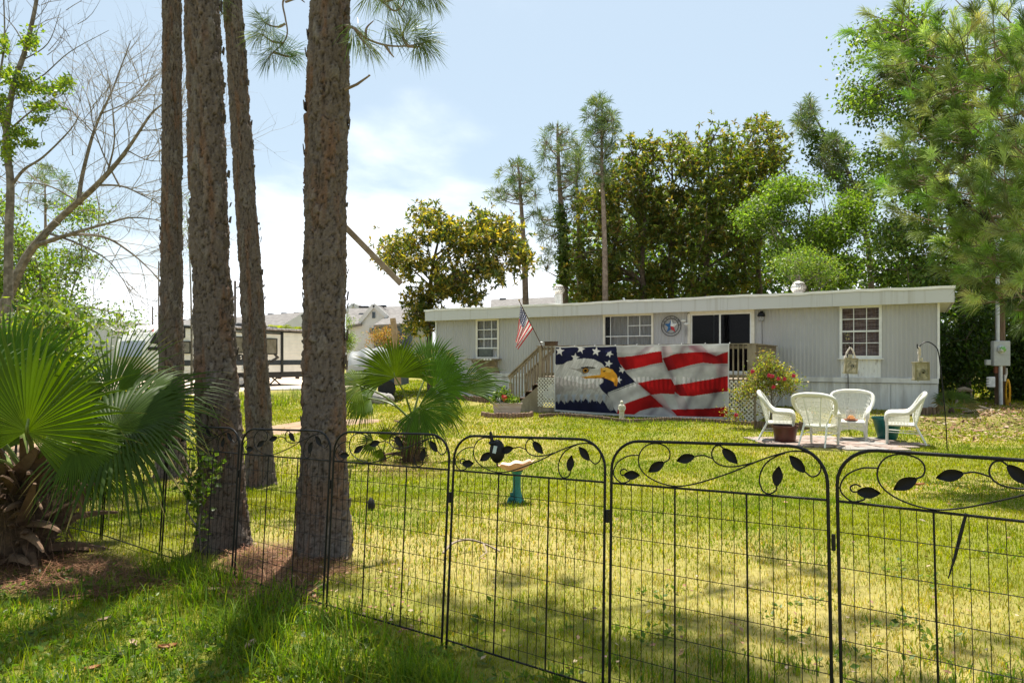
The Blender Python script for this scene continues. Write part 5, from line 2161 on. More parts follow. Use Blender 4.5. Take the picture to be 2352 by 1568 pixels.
def gable_house(label, Y, ul, ur, upeak, vpeak, veave_l, veave_r, depth, roof_h=None, win=None, side=None):
    """gable wall facing the viewer, ridge running away"""
    g = px((ul + ur) / 2, HY + F * CAMH / Y, Y)
    g.z = 0
    h = thing('town_house', label, 'house', g)
    a, b = px(ul, veave_l, Y), px(ur, veave_r, Y)
    pk = px(upeak, vpeak, Y)
    mb = MB()
    poly = [(a.x, -0.3), (b.x, -0.3), (b.x, b.z), (pk.x, pk.z), (a.x, a.z)]
    mb.prism(poly, lambda x, z, d: (x, Y + d, z), depth)
    w = mb.build('wall', m_stucco, h)
    mb = MB()
    o = 0.06
    for (e, s) in ((a, -1), (b, 1)):
        dv = Vector((e.x - pk.x, 0, e.z - pk.z)).normalized()
        ex = Vector((e.x, 0, e.z)) + dv * 0.1
        quad3(mb, [(pk.x, Y - 0.02, pk.z + 0.2), (ex.x, Y - 0.02, ex.z + 0.2), (ex.x, Y + depth, ex.z + 0.2), (pk.x, Y + depth, pk.z + 0.2)], 0.2 * s)
    mb.build('roof', m_shing, h)
    mb = MB()
    for (e, s) in ((a, -1), (b, 1)):
        mb.bar((pk.x, Y - 0.1, pk.z + 0.05), (e.x + s * 0.1, Y - 0.1, e.z + 0.02), 0.2, 0.34)
    mb.build('parapet', m_stucco, h)
    if win:
        for (u0, u1, v0, v1) in win:
            p, q = px(u0, v0, Y), px(u1, v1, Y)
            mb = MB()
            frame_bars(mb, p.x - 0.06, q.x + 0.06, q.z - 0.06, p.z + 0.06, 0.1, Y - 0.04, 0.1)
            f = mb.build('window', m_blue, h)
            mb = MB()
            mb.box(((p.x + q.x) / 2, Y - 0.02, (p.z + q.z) / 2), (q.x - p.x, 0.03, p.z - q.z))
            mb.build('pane', m_pane_far, f)
    return h


YH = 60.0
hA = gable_house('white stucco house with a steep gable and slit window left of the magnolia', YH, 829, 888, 859, 702, 740, 729, 9.0, win=[(856.5, 860, 718, 729)])
# long grey roofs and the screened porch belong to that house
mb = MB()
quad3(mb, [px(795, 748, YH - 0.5), px(829, 742, YH - 0.5), px(852, 708, YH + 6), px(802, 708, YH + 6)], 0.25)
quad3(mb, [px(886, 735, YH + 1), px(978, 726, YH + 1), px(975, 701, YH + 8), px(862, 705, YH + 8)], 0.25)
quad3(mb, [px(858, 746, YH - 4.5), px(942, 742, YH - 4.5), px(962, 722, YH + 2), px(892, 724, YH + 2)], 0.2)
mb.build('roof', m_shing, hA)
mb = MB()
a, b = px(795, 749, YH), px(829, 745, YH)
mb.box(((a.x + b.x) / 2, YH + 2, a.z / 2), (b.x - a.x, 4, a.z))
a, b = px(886, 735, YH + 1.5), px(975, 727, YH + 1.5)
mb.box(((a.x + b.x) / 2, YH + 5, a.z / 2 - 0.1), (b.x - a.x, 6, a.z))
mb.build('wing_wall', m_stucco, hA)
mb = MB()
a, b = px(862, 748, YH - 4), px(944, 744, YH - 4)
mb.box(((a.x + b.x) / 2, YH - 4, a.z - 0.3), (b.x - a.x, 0.2, 0.6))
for k in range(6):
    x = a.x + (b.x - a.x) * k / 5
    mb.box((x, YH - 4, a.z / 2 - 0.3), (0.22, 0.2, a.z - 0.6))
mb.box(((a.x + b.x) / 2, YH - 4, 0.45), (b.x - a.x, 0.18, 0.9))
mb.build('porch_frame', m_blue, hA)
for k in range(5):
    x0, x1 = a.x + (b.x - a.x) * k / 5 + 0.12, a.x + (b.x - a.x) * (k + 1) / 5 - 0.12
    mb = MB()
    mb.box(((x0 + x1) / 2, YH - 3.95, (0.9 + a.z - 0.6) / 2), (x1 - x0, 0.03, a.z - 1.5))
    mb.build('porch_screen', m_pane_far, hA)
p, q = px(849, 753, YH), px(863, 768, YH)
mb = MB()
mb.box(((p.x + q.x) / 2, YH - 0.05, (p.z + q.z) / 2), (q.x - p.x, 0.1, p.z - q.z))
mb.build('window', m_blue, hA)
for (u, v) in ((836, 705), (876, 703)):
    c = px(u, v, YH + 4)
    mb = MB()
    mb.box(c, (0.9, 0.5, 0.18))
    mb.build('ridge_vent', m_rvk, hA)
gable_house('pale gabled house peeking up behind the travel trailer at the left', 64, 196, 262, 229, 738, 762, 764, 10)
gable_house('small white gable behind the steep gabled house, beside the thickest trunk', 74, 795, 829, 812, 700, 717, 712, 8)


def long_roof(label, Y, u0, u1, v0, v1, vb, dy, slits=(), gable=None):
    a, b = px(u0, v0, Y + dy), px(u1, v1, Y + dy)
    c, d = px(u1 + (u1 - u0) * 0.01, vb, Y), px(u0 - (u1 - u0) * 0.01, vb, Y)
    g = Vector(((c.x + d.x) / 2, Y, 0))
    h = thing('row_house', label, 'house', g)
    mb = MB()
    quad3(mb, [d, c, b, a], 0.3)
    bk = [px(u0, v0, Y + dy), px(u1, v1, Y + dy)]
    mb.build('roof', m_shing, h)
    mb = MB()
    mb.box(((c.x + d.x) / 2, Y + dy / 2 + 0.4, c.z / 2), (abs(c.x - d.x) * 0.97, dy, c.z - 0.2))
    mb.build('wall', m_stucco, h)
    for (u, v, w) in slits:
        t = (v - v0) / (vb - v0)
        p = px(u, v, Y + dy * (1 - t) - 0.3)
        mb = MB()
        mb.box(p, (w / F * Y, 0.6, 0.16))
        mb.build('roof_vent', m_rvk, h)
    if gable:
        ug0, ug1, up2, vp, ve = gable
        p0, p1, p2 = px(ug0, ve, Y - 1), px(ug1, ve, Y - 1), px(up2, vp, Y - 1)
        mb = MB()
        mb.prism([(p0.x, 0), (p1.x, 0), (p1.x, p1.z), (p2.x, p2.z), (p0.x, p0.z)], lambda x, z, d: (x, Y - 1 + d, z), 5)
        mb.build('gable_wall', m_stucco, h)
    return h


long_roof('long grey shingled roof with slit vents behind the trailer, between two trunks', 70, 560, 706, 727, 716, 752, 6, ((622, 722, 12), (653, 720, 12), (682, 718.5, 12)), (646, 720, 706, 712, 748))
long_roof('low grey roof rising behind the trailer between the first two trunks', 72, 400, 556, 736, 727, 755, 6, ((422, 735, 8), (440, 734, 8)))
long_roof('grey shingled roof showing over the flat roof left of the round vent', 72, 1128, 1275, 688, 682, 716, 6, ((1155, 687, 16), (1206, 686.5, 16)))


# poles
def pole(label, u, vt, Y, r, name='utility_pole', extra=None):
    g = px(u, HY + F * CAMH / Y, Y)
    g.z = 0
    t = thing(name, label, 'pole', g)
    mb = MB()
    mb.tube([(g.x, Y, -0.2), tuple(px(u, vt, Y))], [r, r * 0.75], 8)
    mb.build('shaft', M('grey_pole_' + str(u), (0.10, 0.09, 0.085), 0.85), t, smooth=True)
    if extra:
        mb = MB()
        for e in extra:
            mb.tube([px(*q, Y) for q in e], 0.05, 5)
        mb.build('arm', m_rvk, t)
    return t


pole('grey utility pole with a short arm between the second and third trunk', 540, 645, 58, 0.13, extra=[[(540, 662), (558, 655)], [(537, 680), (545, 684)]])
pole('thin dark pole left of the leftmost trunk', 350.5, 704, 52, 0.07)
pole('thin grey dead pole touching the leftmost trunk', 364.5, 600, 50, 0.06)
# leaning wooden post behind the palm
g = gpos(917, 900, 0)
yq = 26
lpst = thing('leaning_post', 'bare leaning wooden post above the middle palm, before the screened porch', 'post', px(911, 880, yq))
mb = MB()
mb.tube([px(914, 882, yq), px(907, 765, yq), px(902, 731, yq)], [0.13, 0.12, 0.11], 9)
mb.build('post_body', M('tan_wood', (0.34, 0.22, 0.12), 0.8, scale=8, col2=(0.44, 0.30, 0.18)), lpst)
# covered trailer and clutter behind the palm
yq = 27
ct = thing('covered_trailer', 'pale tarpaulin covered trailer half hidden behind the middle palm', 'trailer', Vector((px(850, 880, yq).x, yq, 0)))
x0, x1 = px(797, 800, yq).x, px(922, 800, yq).x
zt_ = px(860, 797, yq).z
mb = MB()


def tarp(a, b):
    x = x0 + (x1 - x0) * a
    y = yq + 2.0 * b
    z = 0.75 + (zt_ - 0.75) * (math.sin(math.pi * min(1, max(0, b * 0.9 + 0.05))) ** 0.45) * (0.86 + 0.14 * math.sin(math.pi * a)) + 0.04 * math.sin(a * 23 + b * 5)
    return (x, y, z)


mb.grid(tarp, 40, 14)
mb.build('tarpaulin', M('pale_tarpaulin', (0.17, 0.18, 0.18), 0.6, scale=3), ct, smooth=True)
mb = MB()
mb.box(((x0 + x1) / 2, yq + 1.0, 0.65), (x1 - x0, 1.9, 0.35))
mb.build('frame', m_blue, ct)
for s in (-0.5, 0.5):
    mb = MB()
    mb.lathe([(0.18, -0.1), (0.33, -0.1), (0.36, 0), (0.33, 0.1), (0.18, 0.1)], ((x0 + x1) / 2 + s, yq - 0.02, 0.33), 16, rot=rx)
    mb.build('wheel', m_tyre, ct, smooth=True)
g = gpos(813, 929, 0)
brl = thing('traffic_barricade', 'orange and white striped road barricade behind the middle palm', 'barricade', g)
w = 20 / F * g.y
for k, c in enumerate(((0.7, 0.69, 0.66), (0.7, 0.20, 0.03), (0.7, 0.69, 0.66))):
    mb = MB()
    mb.box((g.x, g.y, g.z + 0.05 + 0.14 * k), (w, 0.05, 0.135), Matrix.Rotation(R(-6), 3, 'Y'))
    mb.build('board', M('barricade_%d' % k, c, 0.5, var=0.1), brl)
for s in (-1, 1):
    mb = MB()
    mb.bar((g.x + s * w * 0.4, g.y + 0.03, g.z + 0.45), (g.x + s * w * 0.42, g.y + 0.25, g.z - 0.02), 0.04, 0.04)
    mb.build('leg', m_white, brl)
m_rubble = M('grey_rubble', (0.20, 0.19, 0.175), 0.9, scale=4, col2=(0.34, 0.32, 0.30), bump=0.5)
for i, (u, v, s, lab) in enumerate(((838, 928, 0.42, 'low grey boulder right of the orange barricade'), (862, 928, 0.5, 'broad grey boulder in the middle of the row behind the palm'), (884, 927, 0.35, 'small grey boulder at the right end of the row behind the palm'))):
    g = gpos(u, v, 0.05)
    mb = MB()
    mb.ball(tuple(g + Vector((0, 0.2, s * 0.3))), s, 12, 8, (1.1, 0.8, 0.62))
    mb.v = [(x + 0.05 * math.sin(7 * y + 5 * z), y, z + 0.05 * math.sin(9 * x)) for x, y, z in mb.v]
    tag(mb.build('boulder', m_rubble, None), lab, 'boulder', 'boulders behind the palm')
# plank fixed high on the thickest pine, debris by the house corner
yq = 5.42
bd = thing('wooden_board', 'weathered board slanting down from the thickest pine trunk', 'board', px(920, 655, yq))
mb = MB()
mb.bar(px(770, 498, yq - 0.0), px(921, 652, yq + 0.25), 0.03, 0.046, up=(0.75, 0, 0.7))
mb.build('plank', M('board_wood', (0.23, 0.17, 0.13), 0.8, scale=10, col2=(0.33, 0.26, 0.21), stretch=(1, 1, 1)), bd)
for i, (u, v, du, lab) in enumerate(((2235, 949, 18, 'grey broken board in the debris pile right of the house corner'), (2215, 944, 14, 'short dark board on the debris pile near the house corner'), (2258, 941, 12, 'slanted board at the right end of the debris pile'))):
    a, b = gpos(u - du, v, 0.06 + 0.03 * i), gpos(u + du, v - 4 + 3 * i, 0.05)
    mb = MB()
    mb.bar(a, b, 0.16, 0.03)
    tag(mb.build('debris_board', m_stick, None), lab, 'board', 'boards in the debris pile')
a, b = gpos(2195, 905, 0.5), gpos(2228, 905, 0.45)
mb = MB()
mb.tube([px(2199, 896, 23), px(2215, 893, 23), px(2233, 897, 23)], [0.07, 0.09, 0.05], 8)
mb.tube([px(2199, 896, 23), px(2197, 930, 23)], [0.04, 0.05], 6)
mb.tube([px(2230, 896, 23), px(2233, 930, 23)], [0.03, 0.04], 6)
tag(mb.build('dead_log', m_stick, None), 'grey dead log propped in the shade beyond the house corner', 'log')
# ================================================================== vegetation materials
m_leaf = VC('leaf', rough=0.42, trans=0.54, tint=(1.5, 1.7, 0.45), spec=0.35, bscale=4)
m_glossleaf = VC('glossy_leaf', rough=0.36, trans=0.46, tint=(1.5, 1.5, 0.4), spec=0.4, bscale=4)
m_needle = VC('pine_needle', rough=0.45, trans=0.30, tint=(1.3, 1.4, 0.5), spec=0.35, bscale=4)
m_frond = VC('palm_frond', rough=0.48, trans=0.42, tint=(1.6, 1.75, 0.10), spec=0.16, bscale=5)
m_grass = VC('grass_blade', rough=0.5, trans=0.55, tint=(1.55, 1.6, 0.22), spec=0.15, bscale=3)
m_barkv = VC('pine_bark', rough=0.92, spec=0.12, bump=0.6, bscale=70)
m_barkg = M('grey_bark', (0.13, 0.11, 0.09), 0.9, scale=9, col2=(0.25, 0.215, 0.18), bump=0.5, spec=0.1)
m_barkb = M('brown_bark', (0.085, 0.062, 0.045), 0.92, scale=9, col2=(0.17, 0.13, 0.10), bump=0.5, spec=0.1)
m_barkt = M('thin_pine_bark', (0.17, 0.125, 0.095), 0.92, scale=7, col2=(0.28, 0.215, 0.17), bump=0.5, spec=0.1)

C_MAG = [(0.10, 0.15, 0.03), (0.15, 0.20, 0.04), (0.13, 0.18, 0.036), (0.06, 0.09, 0.02), (0.08, 0.11, 0.024), (0.11, 0.135, 0.03), (0.15, 0.165, 0.036), (0.10, 0.14, 0.03), (0.21, 0.20, 0.042), (0.30, 0.24, 0.05), (0.17, 0.12, 0.04)]
C_MAGG = [(0.055, 0.085, 0.02), (0.075, 0.105, 0.024), (0.095, 0.125, 0.028), (0.14, 0.155, 0.032), (0.10, 0.13, 0.03), (0.36, 0.29, 0.045), (0.44, 0.34, 0.055), (0.20, 0.15, 0.035)]
C_BRIGHT = [(0.095, 0.150, 0.022), (0.125, 0.185, 0.028), (0.07, 0.115, 0.02), (0.16, 0.21, 0.04)]
C_YEL = [(0.15, 0.19, 0.022), (0.20, 0.23, 0.03), (0.10, 0.15, 0.02), (0.06, 0.11, 0.02)]
C_VINE = [(0.05, 0.09, 0.016), (0.075, 0.12, 0.022), (0.105, 0.155, 0.028), (0.14, 0.175, 0.036)]
C_PINE = [(0.105, 0.155, 0.055), (0.14, 0.185, 0.068), (0.085, 0.125, 0.045), (0.18, 0.21, 0.08)]
C_PINEN = [(0.13, 0.175, 0.055), (0.17, 0.21, 0.075), (0.09, 0.14, 0.045), (0.25, 0.28, 0.13), (0.10, 0.18, 0.035)]
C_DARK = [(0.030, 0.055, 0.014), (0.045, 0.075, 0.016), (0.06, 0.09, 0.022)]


# ================================================================== big pine trunks with plated bark
def pine_trunk(label, path, widths, base_v, seed, top_h=13.0):
    """path: [(u,v)] centre line; widths px"""
    u0, _ = path[-1]
    g = gnd(u0, base_v)
    Y = g.y
    vs_ = np.array([p[1] for p in path], float)
    us_ = np.array([p[0] for p in path], float)
    ws_ = np.array(widths, float)
    o = np.argsort(vs_)
    zc = CAMH - (vs_ - HY) / F * Y
    zz = np.concatenate([np.linspace(g.z - 0.12, zc.max() + 0.25, 430), np.linspace(zc.max() + 0.3, top_h, 26)])
    vv = HY - (zz - CAMH) / Y * F
    uc = np.interp(vv, vs_[o], us_[o])
    slope = (us_[o][1] - us_[o][0]) / max(1, vs_[o][1] - vs_[o][0])
    above = vv < vs_.min()
    uc[above] = us_[o][0] + slope * (vv[above] - vs_.min()) * 0.6
    rr = np.interp(vv, vs_[o], ws_[o]) / 2 / F * Y
    rr[above] = rr[~above].min() * (1 - 0.55 * (zz[above] - zz[~above].max()) / (top_h - zz[~above].max()))
    nth = 92
    th = np.linspace(0, 2 * np.pi, nth, endpoint=False)
    TH, ZZ = np.meshgrid(th, zz)
    RR = np.repeat(rr[:, None], nth, 1)
    r0 = float(np.median(rr))
    # jittered cells wrapped round the trunk give the bark plates
    ncol = max(9, int(round(2 * np.pi * r0 / 0.055)))
    ch = 0.15
    A = TH / (2 * np.pi) * ncol + (fbm(TH * 3, ZZ * 7, seed) - 0.5) * 1.5
    B = ZZ / ch + (fbm(TH * 5 + 9, ZZ * 4, seed + 3) - 0.5) * 2.2
    ai, bi = np.floor(A), np.floor(B)
    f1 = np.full(A.shape, 9.0)
    f2 = np.full(A.shape, 9.0)
    idc = np.zeros(A.shape)

    def hsh(a, b, s):
        n = (a.astype(np.int64) * 73856093 ^ b.astype(np.int64) * 19349663 ^ (s * 83492791)) & 0xFFFFFFF
        n = (n * 1103515245 + 12345) & 0x7FFFFFFF
        return ((n >> 8) & 0xFFFF) / 65535.0
    for da in (-1, 0, 1):
        for db in (-1, 0, 1):
            a, b = ai + da, bi + db
            aw = np.mod(a, ncol)
            jx, jy = a + 0.1 + 0.8 * hsh(aw, b, seed + 1), b + 0.1 + 0.8 * hsh(aw, b, seed + 2)
            d = np.maximum(np.abs(A - jx) * 1.05, np.abs(B - jy) * 0.85) * 0.6 + 0.5 * np.hypot(A - jx, B - jy)
            near = d < f1
            f2 = np.where(near, f1, np.minimum(f2, d))
            idc = np.where(near, hsh(aw, b, seed + 5), idc)
            f1 = np.minimum(f1, d)
    edge = np.clip((f2 - f1) / 0.13, 0, 1)
    rough = fbm(TH * 14, ZZ * 26, seed + 7) - 0.5
    fine = fbm(TH * 34, ZZ * 60, seed + 8) - 0.5
    disp = (edge ** 0.6 * 0.015 + (idc - 0.5) * 0.022 + rough * 0.020 + fine * 0.014) * (0.8 + r0 * 2.6)
    flare = np.exp(-(ZZ - g.z) / 0.20) * 0.034 * (1 + 0.8 * np.cos(TH * 5 + seed))
    lob = 0.012 * np.sin(TH * 3 + ZZ * 0.7 + seed)
    RR = RR - 0.012 + disp + flare + lob
    cx = (uc - CX) / F * Y
    X = cx[:, None] + RR * np.cos(TH)
    Yy = Y + RR * np.sin(TH)
    V = np.stack([X, Yy, ZZ], -1).reshape(-1, 3)
    n = len(zz)
    ix = np.arange(n * nth).reshape(n, nth)
    Fc = np.stack([ix[:-1], np.roll(ix[:-1], -1, 1), np.roll(ix[1:], -1, 1), ix[1:]], -1).reshape(-1, 4)
    grey = np.array((0.136, 0.107, 0.089))
    warm = np.array((0.165, 0.088, 0.052))
    pale = np.array((0.20, 0.178, 0.158))
    crack = np.array((0.040, 0.031, 0.025))
    k1 = np.clip((fbm(TH * 2.5, ZZ * 2.2, seed + 20) - 0.52) * 5 + (idc - 0.6) * 1.0, 0, 1)[..., None]
    k2 = np.clip((idc - 0.72) * 4 + (fine * 2), 0, 1)[..., None]
    c = grey * (1 - k1 * 0.75) + warm * k1 * 0.75
    c = c * (1 - k2 * 0.5) + pale * k2 * 0.5
    c = c * (0.42 + 0.6 * (rough + 0.5) + 0.35 * (fine + 0.5))[..., None]
    c = crack + (c - crack) * np.clip(edge * 1.5, 0, 1)[..., None]
    t = thing('pine_tree', label, 'pine tree', Vector((cx[12], Y, g.z)), 0, 'tall pine trunks by the fence')
    npmesh('trunk', V, Fc, m_barkv, t, col=np.clip(c, 0.01, 0.9).reshape(-1, 3), smooth=True)
    # loose bark flakes standing off the trunk
    mb = MB()
    for k in range(34):
        i = RNG.integers(10, 425)
        a = RNG.random() * 2 * math.pi
        if True:
            a = (0 if RNG.random() < 0.5 else math.pi) + RNG.normal(0, 0.25)
        rr_ = rr[i] + 0.016
        w, hh = 0.012 + 0.02 * RNG.random(), 0.03 + 0.06 * RNG.random()
        p = Vector((cx[i] + rr_ * math.cos(a), Y + rr_ * math.sin(a), zz[i]))
        tx = Vector((-math.sin(a), math.cos(a), 0))
        nx = Vector((math.cos(a), math.sin(a), 0))
        q = [p - tx * w + nx * 0.004, p + tx * w + nx * 0.004, p + tx * w * 0.7 + Vector((0, 0, hh)) + nx * 0.012, p - tx * w * 0.8 + Vector((0, 0, hh * 0.9)) + nx * 0.014]
        vs = q + [x - nx * 0.007 for x in q]
        cc = tuple(np.array((0.11, 0.088, 0.072)) * (0.6 + 0.6 * RNG.random()))
        mb.add(vs, [(0, 1, 2, 3), (7, 6, 5, 4), (0, 4, 5, 1), (1, 5, 6, 2), (2, 6, 7, 3), (3, 7, 4, 0)], cc)
    mb.build('bark_flakes', m_barkv, t, useco=True, kind='stuff')
    topx = float(cx[-1])
    return t, Vector((topx, Y, top_h)), (cx, zz, rr, Y)


def branch_tufts(t, base, tip, n_tw, per, L, cols, name='branch', r0=0.035, sag=0.0, w=0.0028, tw=0.5, wood=None, back=0.12, spread=0.75, cvar=0.12):
    """one limb with side twigs that end in needle tufts: branch mesh + needles sub-part"""
    base, tip = Vector(base), Vector(tip)
    d = tip - base
    m1 = base + d * 0.35 + Vector((RNG.normal(0, .06), RNG.normal(0, .06), 0.08 * d.length - sag * 0.3)) * d.length * 0.4
    m2 = base + d * 0.7 + Vector((RNG.normal(0, .08), RNG.normal(0, .08), -sag * 0.5)) * d.length * 0.4
    pts = catmull([base, m1, m2, tip], 6)
    n = len(pts)
    mb = MB()
    mb.tube(pts, [r0 * (1 - 0.8 * i / (n - 1)) for i in range(n)], 5)
    P, D = [tip], [d.normalized() + Vector((0, 0, 0.2))]
    for k in range(n_tw):
        i = int(n * (0.3 + 0.68 * (k + RNG.random()) / n_tw))
        i = min(i, n - 2)
        p = pts[i]
        ax = (pts[i + 1] - pts[i]).normalized()
        q = Vector(rand_dirs(1)[0])
        q = (q - ax * q.dot(ax)).normalized()
        e = p + (q * 0.8 + ax * 0.6 + Vector((0, 0, 0.25))) * tw * (0.5 + 0.7 * RNG.random())
        mb.tube([p, p.lerp(e, 0.5) + Vector((0, 0, -0.03)), e], [r0 * 0.28, r0 * 0.22, r0 * 0.16], 4, cap=False)
        P.append(e)
        D.append((e - p).normalized() + Vector((0, 0, 0.35)))
    br = mb.build(name, wood or m_barkt, t)
    P, D = np.array(P), np.array(D)
    C = jitter_col(cols, len(P), cvar)
    Cn = np.repeat(C, per, 0) * (0.8 + 0.4 * RNG.random((len(P) * per, 1)))
    V, Fc, Cc = needles(P, D, per, L, w, Cn, back=back, spread=spread)
    npmesh('needles', V, Fc, m_needle, br, col=Cc, kind='stuff')
    return br


LAB = ['leftmost of the tall pine trunks, with its foot in the sunny lawn', 'second tall pine trunk from the left, standing right at the fence beside the fan palm',
       'third tall pine trunk from the left, the slim one leaning left', 'thickest pine trunk by the fence, with green branches near its top']
pines = []
pines.append(pine_trunk(LAB[0], [(394.5, 0), (393.5, 350), (394, 700), (395, 1000), (396, 1097)], [35, 40, 45, 56, 68], 1097, 3))
pines.append(pine_trunk(LAB[1], [(465, 0), (477, 300), (487, 600), (498, 850), (508, 1050), (515, 1252)], [69, 74, 77, 84, 92, 104], 1252, 8))
pines.append(pine_trunk(LAB[2], [(533, 0), (551, 250), (569, 500), (585, 760), (596, 1000), (599, 1112)], [37, 41, 43, 49, 53, 60], 1112, 14))
pines.append(pine_trunk(LAB[3], [(757, 0), (751, 250), (748, 500), (748, 760), (747, 1000), (745, 1270)], [83, 90, 88, 87, 97, 112], 1270, 22))
# crowns above the picture: they shade the lawn
for (t, top, dat), nl, rad, z0 in zip(pines, (11, 5, 11, 7), (2.6, 3.0, 2.6, 4.2), (7.5, 6.5, 7.5, 6.4)):
    for k in range(nl):
        z = z0 + (top.z - z0) * (k + 0.5) / nl
        a = k * 2.4 + RNG.random()
        r = rad * (1.05 - 0.5 * (z - z0) / (top.z - z0)) * (0.6 + 0.5 * RNG.random())
        x0 = float(np.interp(z, dat[1], dat[0]))
        b = Vector((x0, dat[3], z))
        e = b + Vector((math.cos(a) * r, math.sin(a) * r, 0.3 + 0.5 * RNG.random()))
        branch_tufts(t, b, e, 13, 34, 0.27, C_PINEN, w=0.008, tw=0.75)
# limbs reaching out over the right side of the lawn
t4, top4, d4 = pines[3]
for (x, y, z) in ((0.4, 5.2, 8.6), (1.3, 5.6, 9.2), (0.1, 6.0, 9.0), (2.1, 5.2, 9.4), (0.9, 4.8, 9.8), (1.7, 5.0, 9.9), (2.6, 5.5, 8.9), (-0.6, 5.0, 8.2), (0.2, 6.8, 9.6), (3.0, 5.2, 9.6), (1.1, 6.3, 9.3), (2.3, 6.1, 9.0), (0.6, 5.5, 10.4), (1.9, 5.7, 10.6), (2.9, 5.9, 10.2), (-0.2, 5.6, 9.6)):
    branch_tufts(t4, (float(np.interp(z - 0.8, d4[1], d4[0])), d4[3], z - 0.8), (x, y, z), 16, 42, 0.27, C_PINEN, w=0.010, tw=0.8)
# the two branches that hang into the picture
Y4 = d4[3]


def tuft_set(t, paths, tufts, Y, name='branch', per=70, L=0.20, r=0.012):
    mb = MB()
    for p in paths:
        pts = catmull([px(*q) for q in p], 5)
        n = len(pts)
        mb.tube(pts, [r * (1 - 0.7 * i / (n - 1)) for i in range(n)], 6)
    br = mb.build(name, m_barkt, t, smooth=True)
    P = np.array([px(u, v, y) for u, v, y, du, dv in tufts])
    D = np.array([(du, RNG.normal(0, .3), -dv) for u, v, y, du, dv in tufts], float)
    C = np.repeat(jitter_col(C_PINEN, len(P), 0.1), per, 0) * (0.75 + 0.5 * RNG.random((len(P) * per, 1)))
    V, Fc, Cc = needles(P, D, per, L, 0.0022, C, spread=0.62, droop=0.12)
    npmesh('needles', V, Fc, m_needle, br, col=Cc, kind='stuff')


y = Y4 - 0.35
tuft_set(t4, [[(790, 58, Y4), (815, 66, y), (840, 88, y), (885, 104, y), (935, 106, y), (988, 95, y)], [(840, 88, y), (842, 65, y), (858, 48, y)], [(885, 104, y), (895, 120, y), (905, 132, y)], [(935, 106, y), (960, 108, y), (975, 98, y)],
              [(935, 106, y), (925, 80, y), (938, 50, y)], [(815, 66, y), (830, 90, y), (850, 112, y)]],
         [(938, 48, y, 0.2, -1), (945, 68, y, 0.5, -.4), (985, 98, y, 1, 0.5), (970, 88, y, .6, .2), (978, 112, y, .7, 1), (852, 112, y, .6, .9), (832, 96, y, .2, .8), (812, 82, y, .1, .8), (920, 78, y, -.3, -.5), (960, 108, y, .3, .8), (902, 85, y, .2, .4)], y)
tuft_set(t4, [[(800, -60, Y4), (840, -30, y), (880, 5, y), (905, 25, y), (925, 12, y), (930, -20, y)], [(880, 5, y), (950, -12, y), (1000, -8, y)]],
         [(905, 10, y, .3, .6), (880, 0, y, -.2, .8), (960, -5, y, .5, .8), (1000, -5, y, .8, .7), (930, -10, y, .5, .6), (985, -14, y, .4, .8), (850, -8, y, -.2, .9)], y)
y = Y4 + 0.5
tuft_set(t4, [[(752, -120, Y4), (700, -70, y), (668, -25, y), (650, 5, y), (655, 40, y), (660, 75, y), (650, 100, y), (628, 120, y), (612, 138, y)], [(655, 55, y), (640, 62, y), (618, 58, y), (600, 45, y)], [(650, 100, y), (625, 95, y), (600, 78, y)],
              [(628, 120, y), (660, 130, y), (680, 128, y)], [(655, 5, y), (685, -3, y), (700, 6, y)]],
         [(598, 44, y, -.8, -.6), (610, 52, y, -.5, .4), (600, 78, y, -.9, -.1), (590, 84, y, -.4, .5), (612, 138, y, -.5, .9), (622, 122, y, -.3, .6), (682, 128, y, .7, .5), (668, 118, y, .6, -.2), (640, 108, y, -.2, -.6), (655, 132, y, .1, 1), (640, 90, y, .2, .3)], y, per=60)
mb = MB()
mb.tube([px(793, 206, Y4 - 0.1), px(820, 194, Y4 - 0.15), px(850, 173, Y4 - 0.2)], [0.013, 0.011, 0.006], 6)
mb.tube([px(843, 179, Y4 - 0.2), px(848, 172, Y4 - 0.22)], [0.006, 0.004], 5)
mb.build('branch_stub', m_barkt, t4)
y3 = pines[2][2][3]
tuft_set(pines[2][0], [[(535, 40, y3), (515, 35, y3 - .2), (505, 20, y3 - .2), (510, -10, y3 - .2)]], [(507, 10, y3 - .2, -.2, -1), (512, 30, y3 - .2, -.1, .8), (505, 22, y3 - .2, -.5, .2), (512, -6, y3 - .2, 0, .5)], y3, L=0.22, per=50)


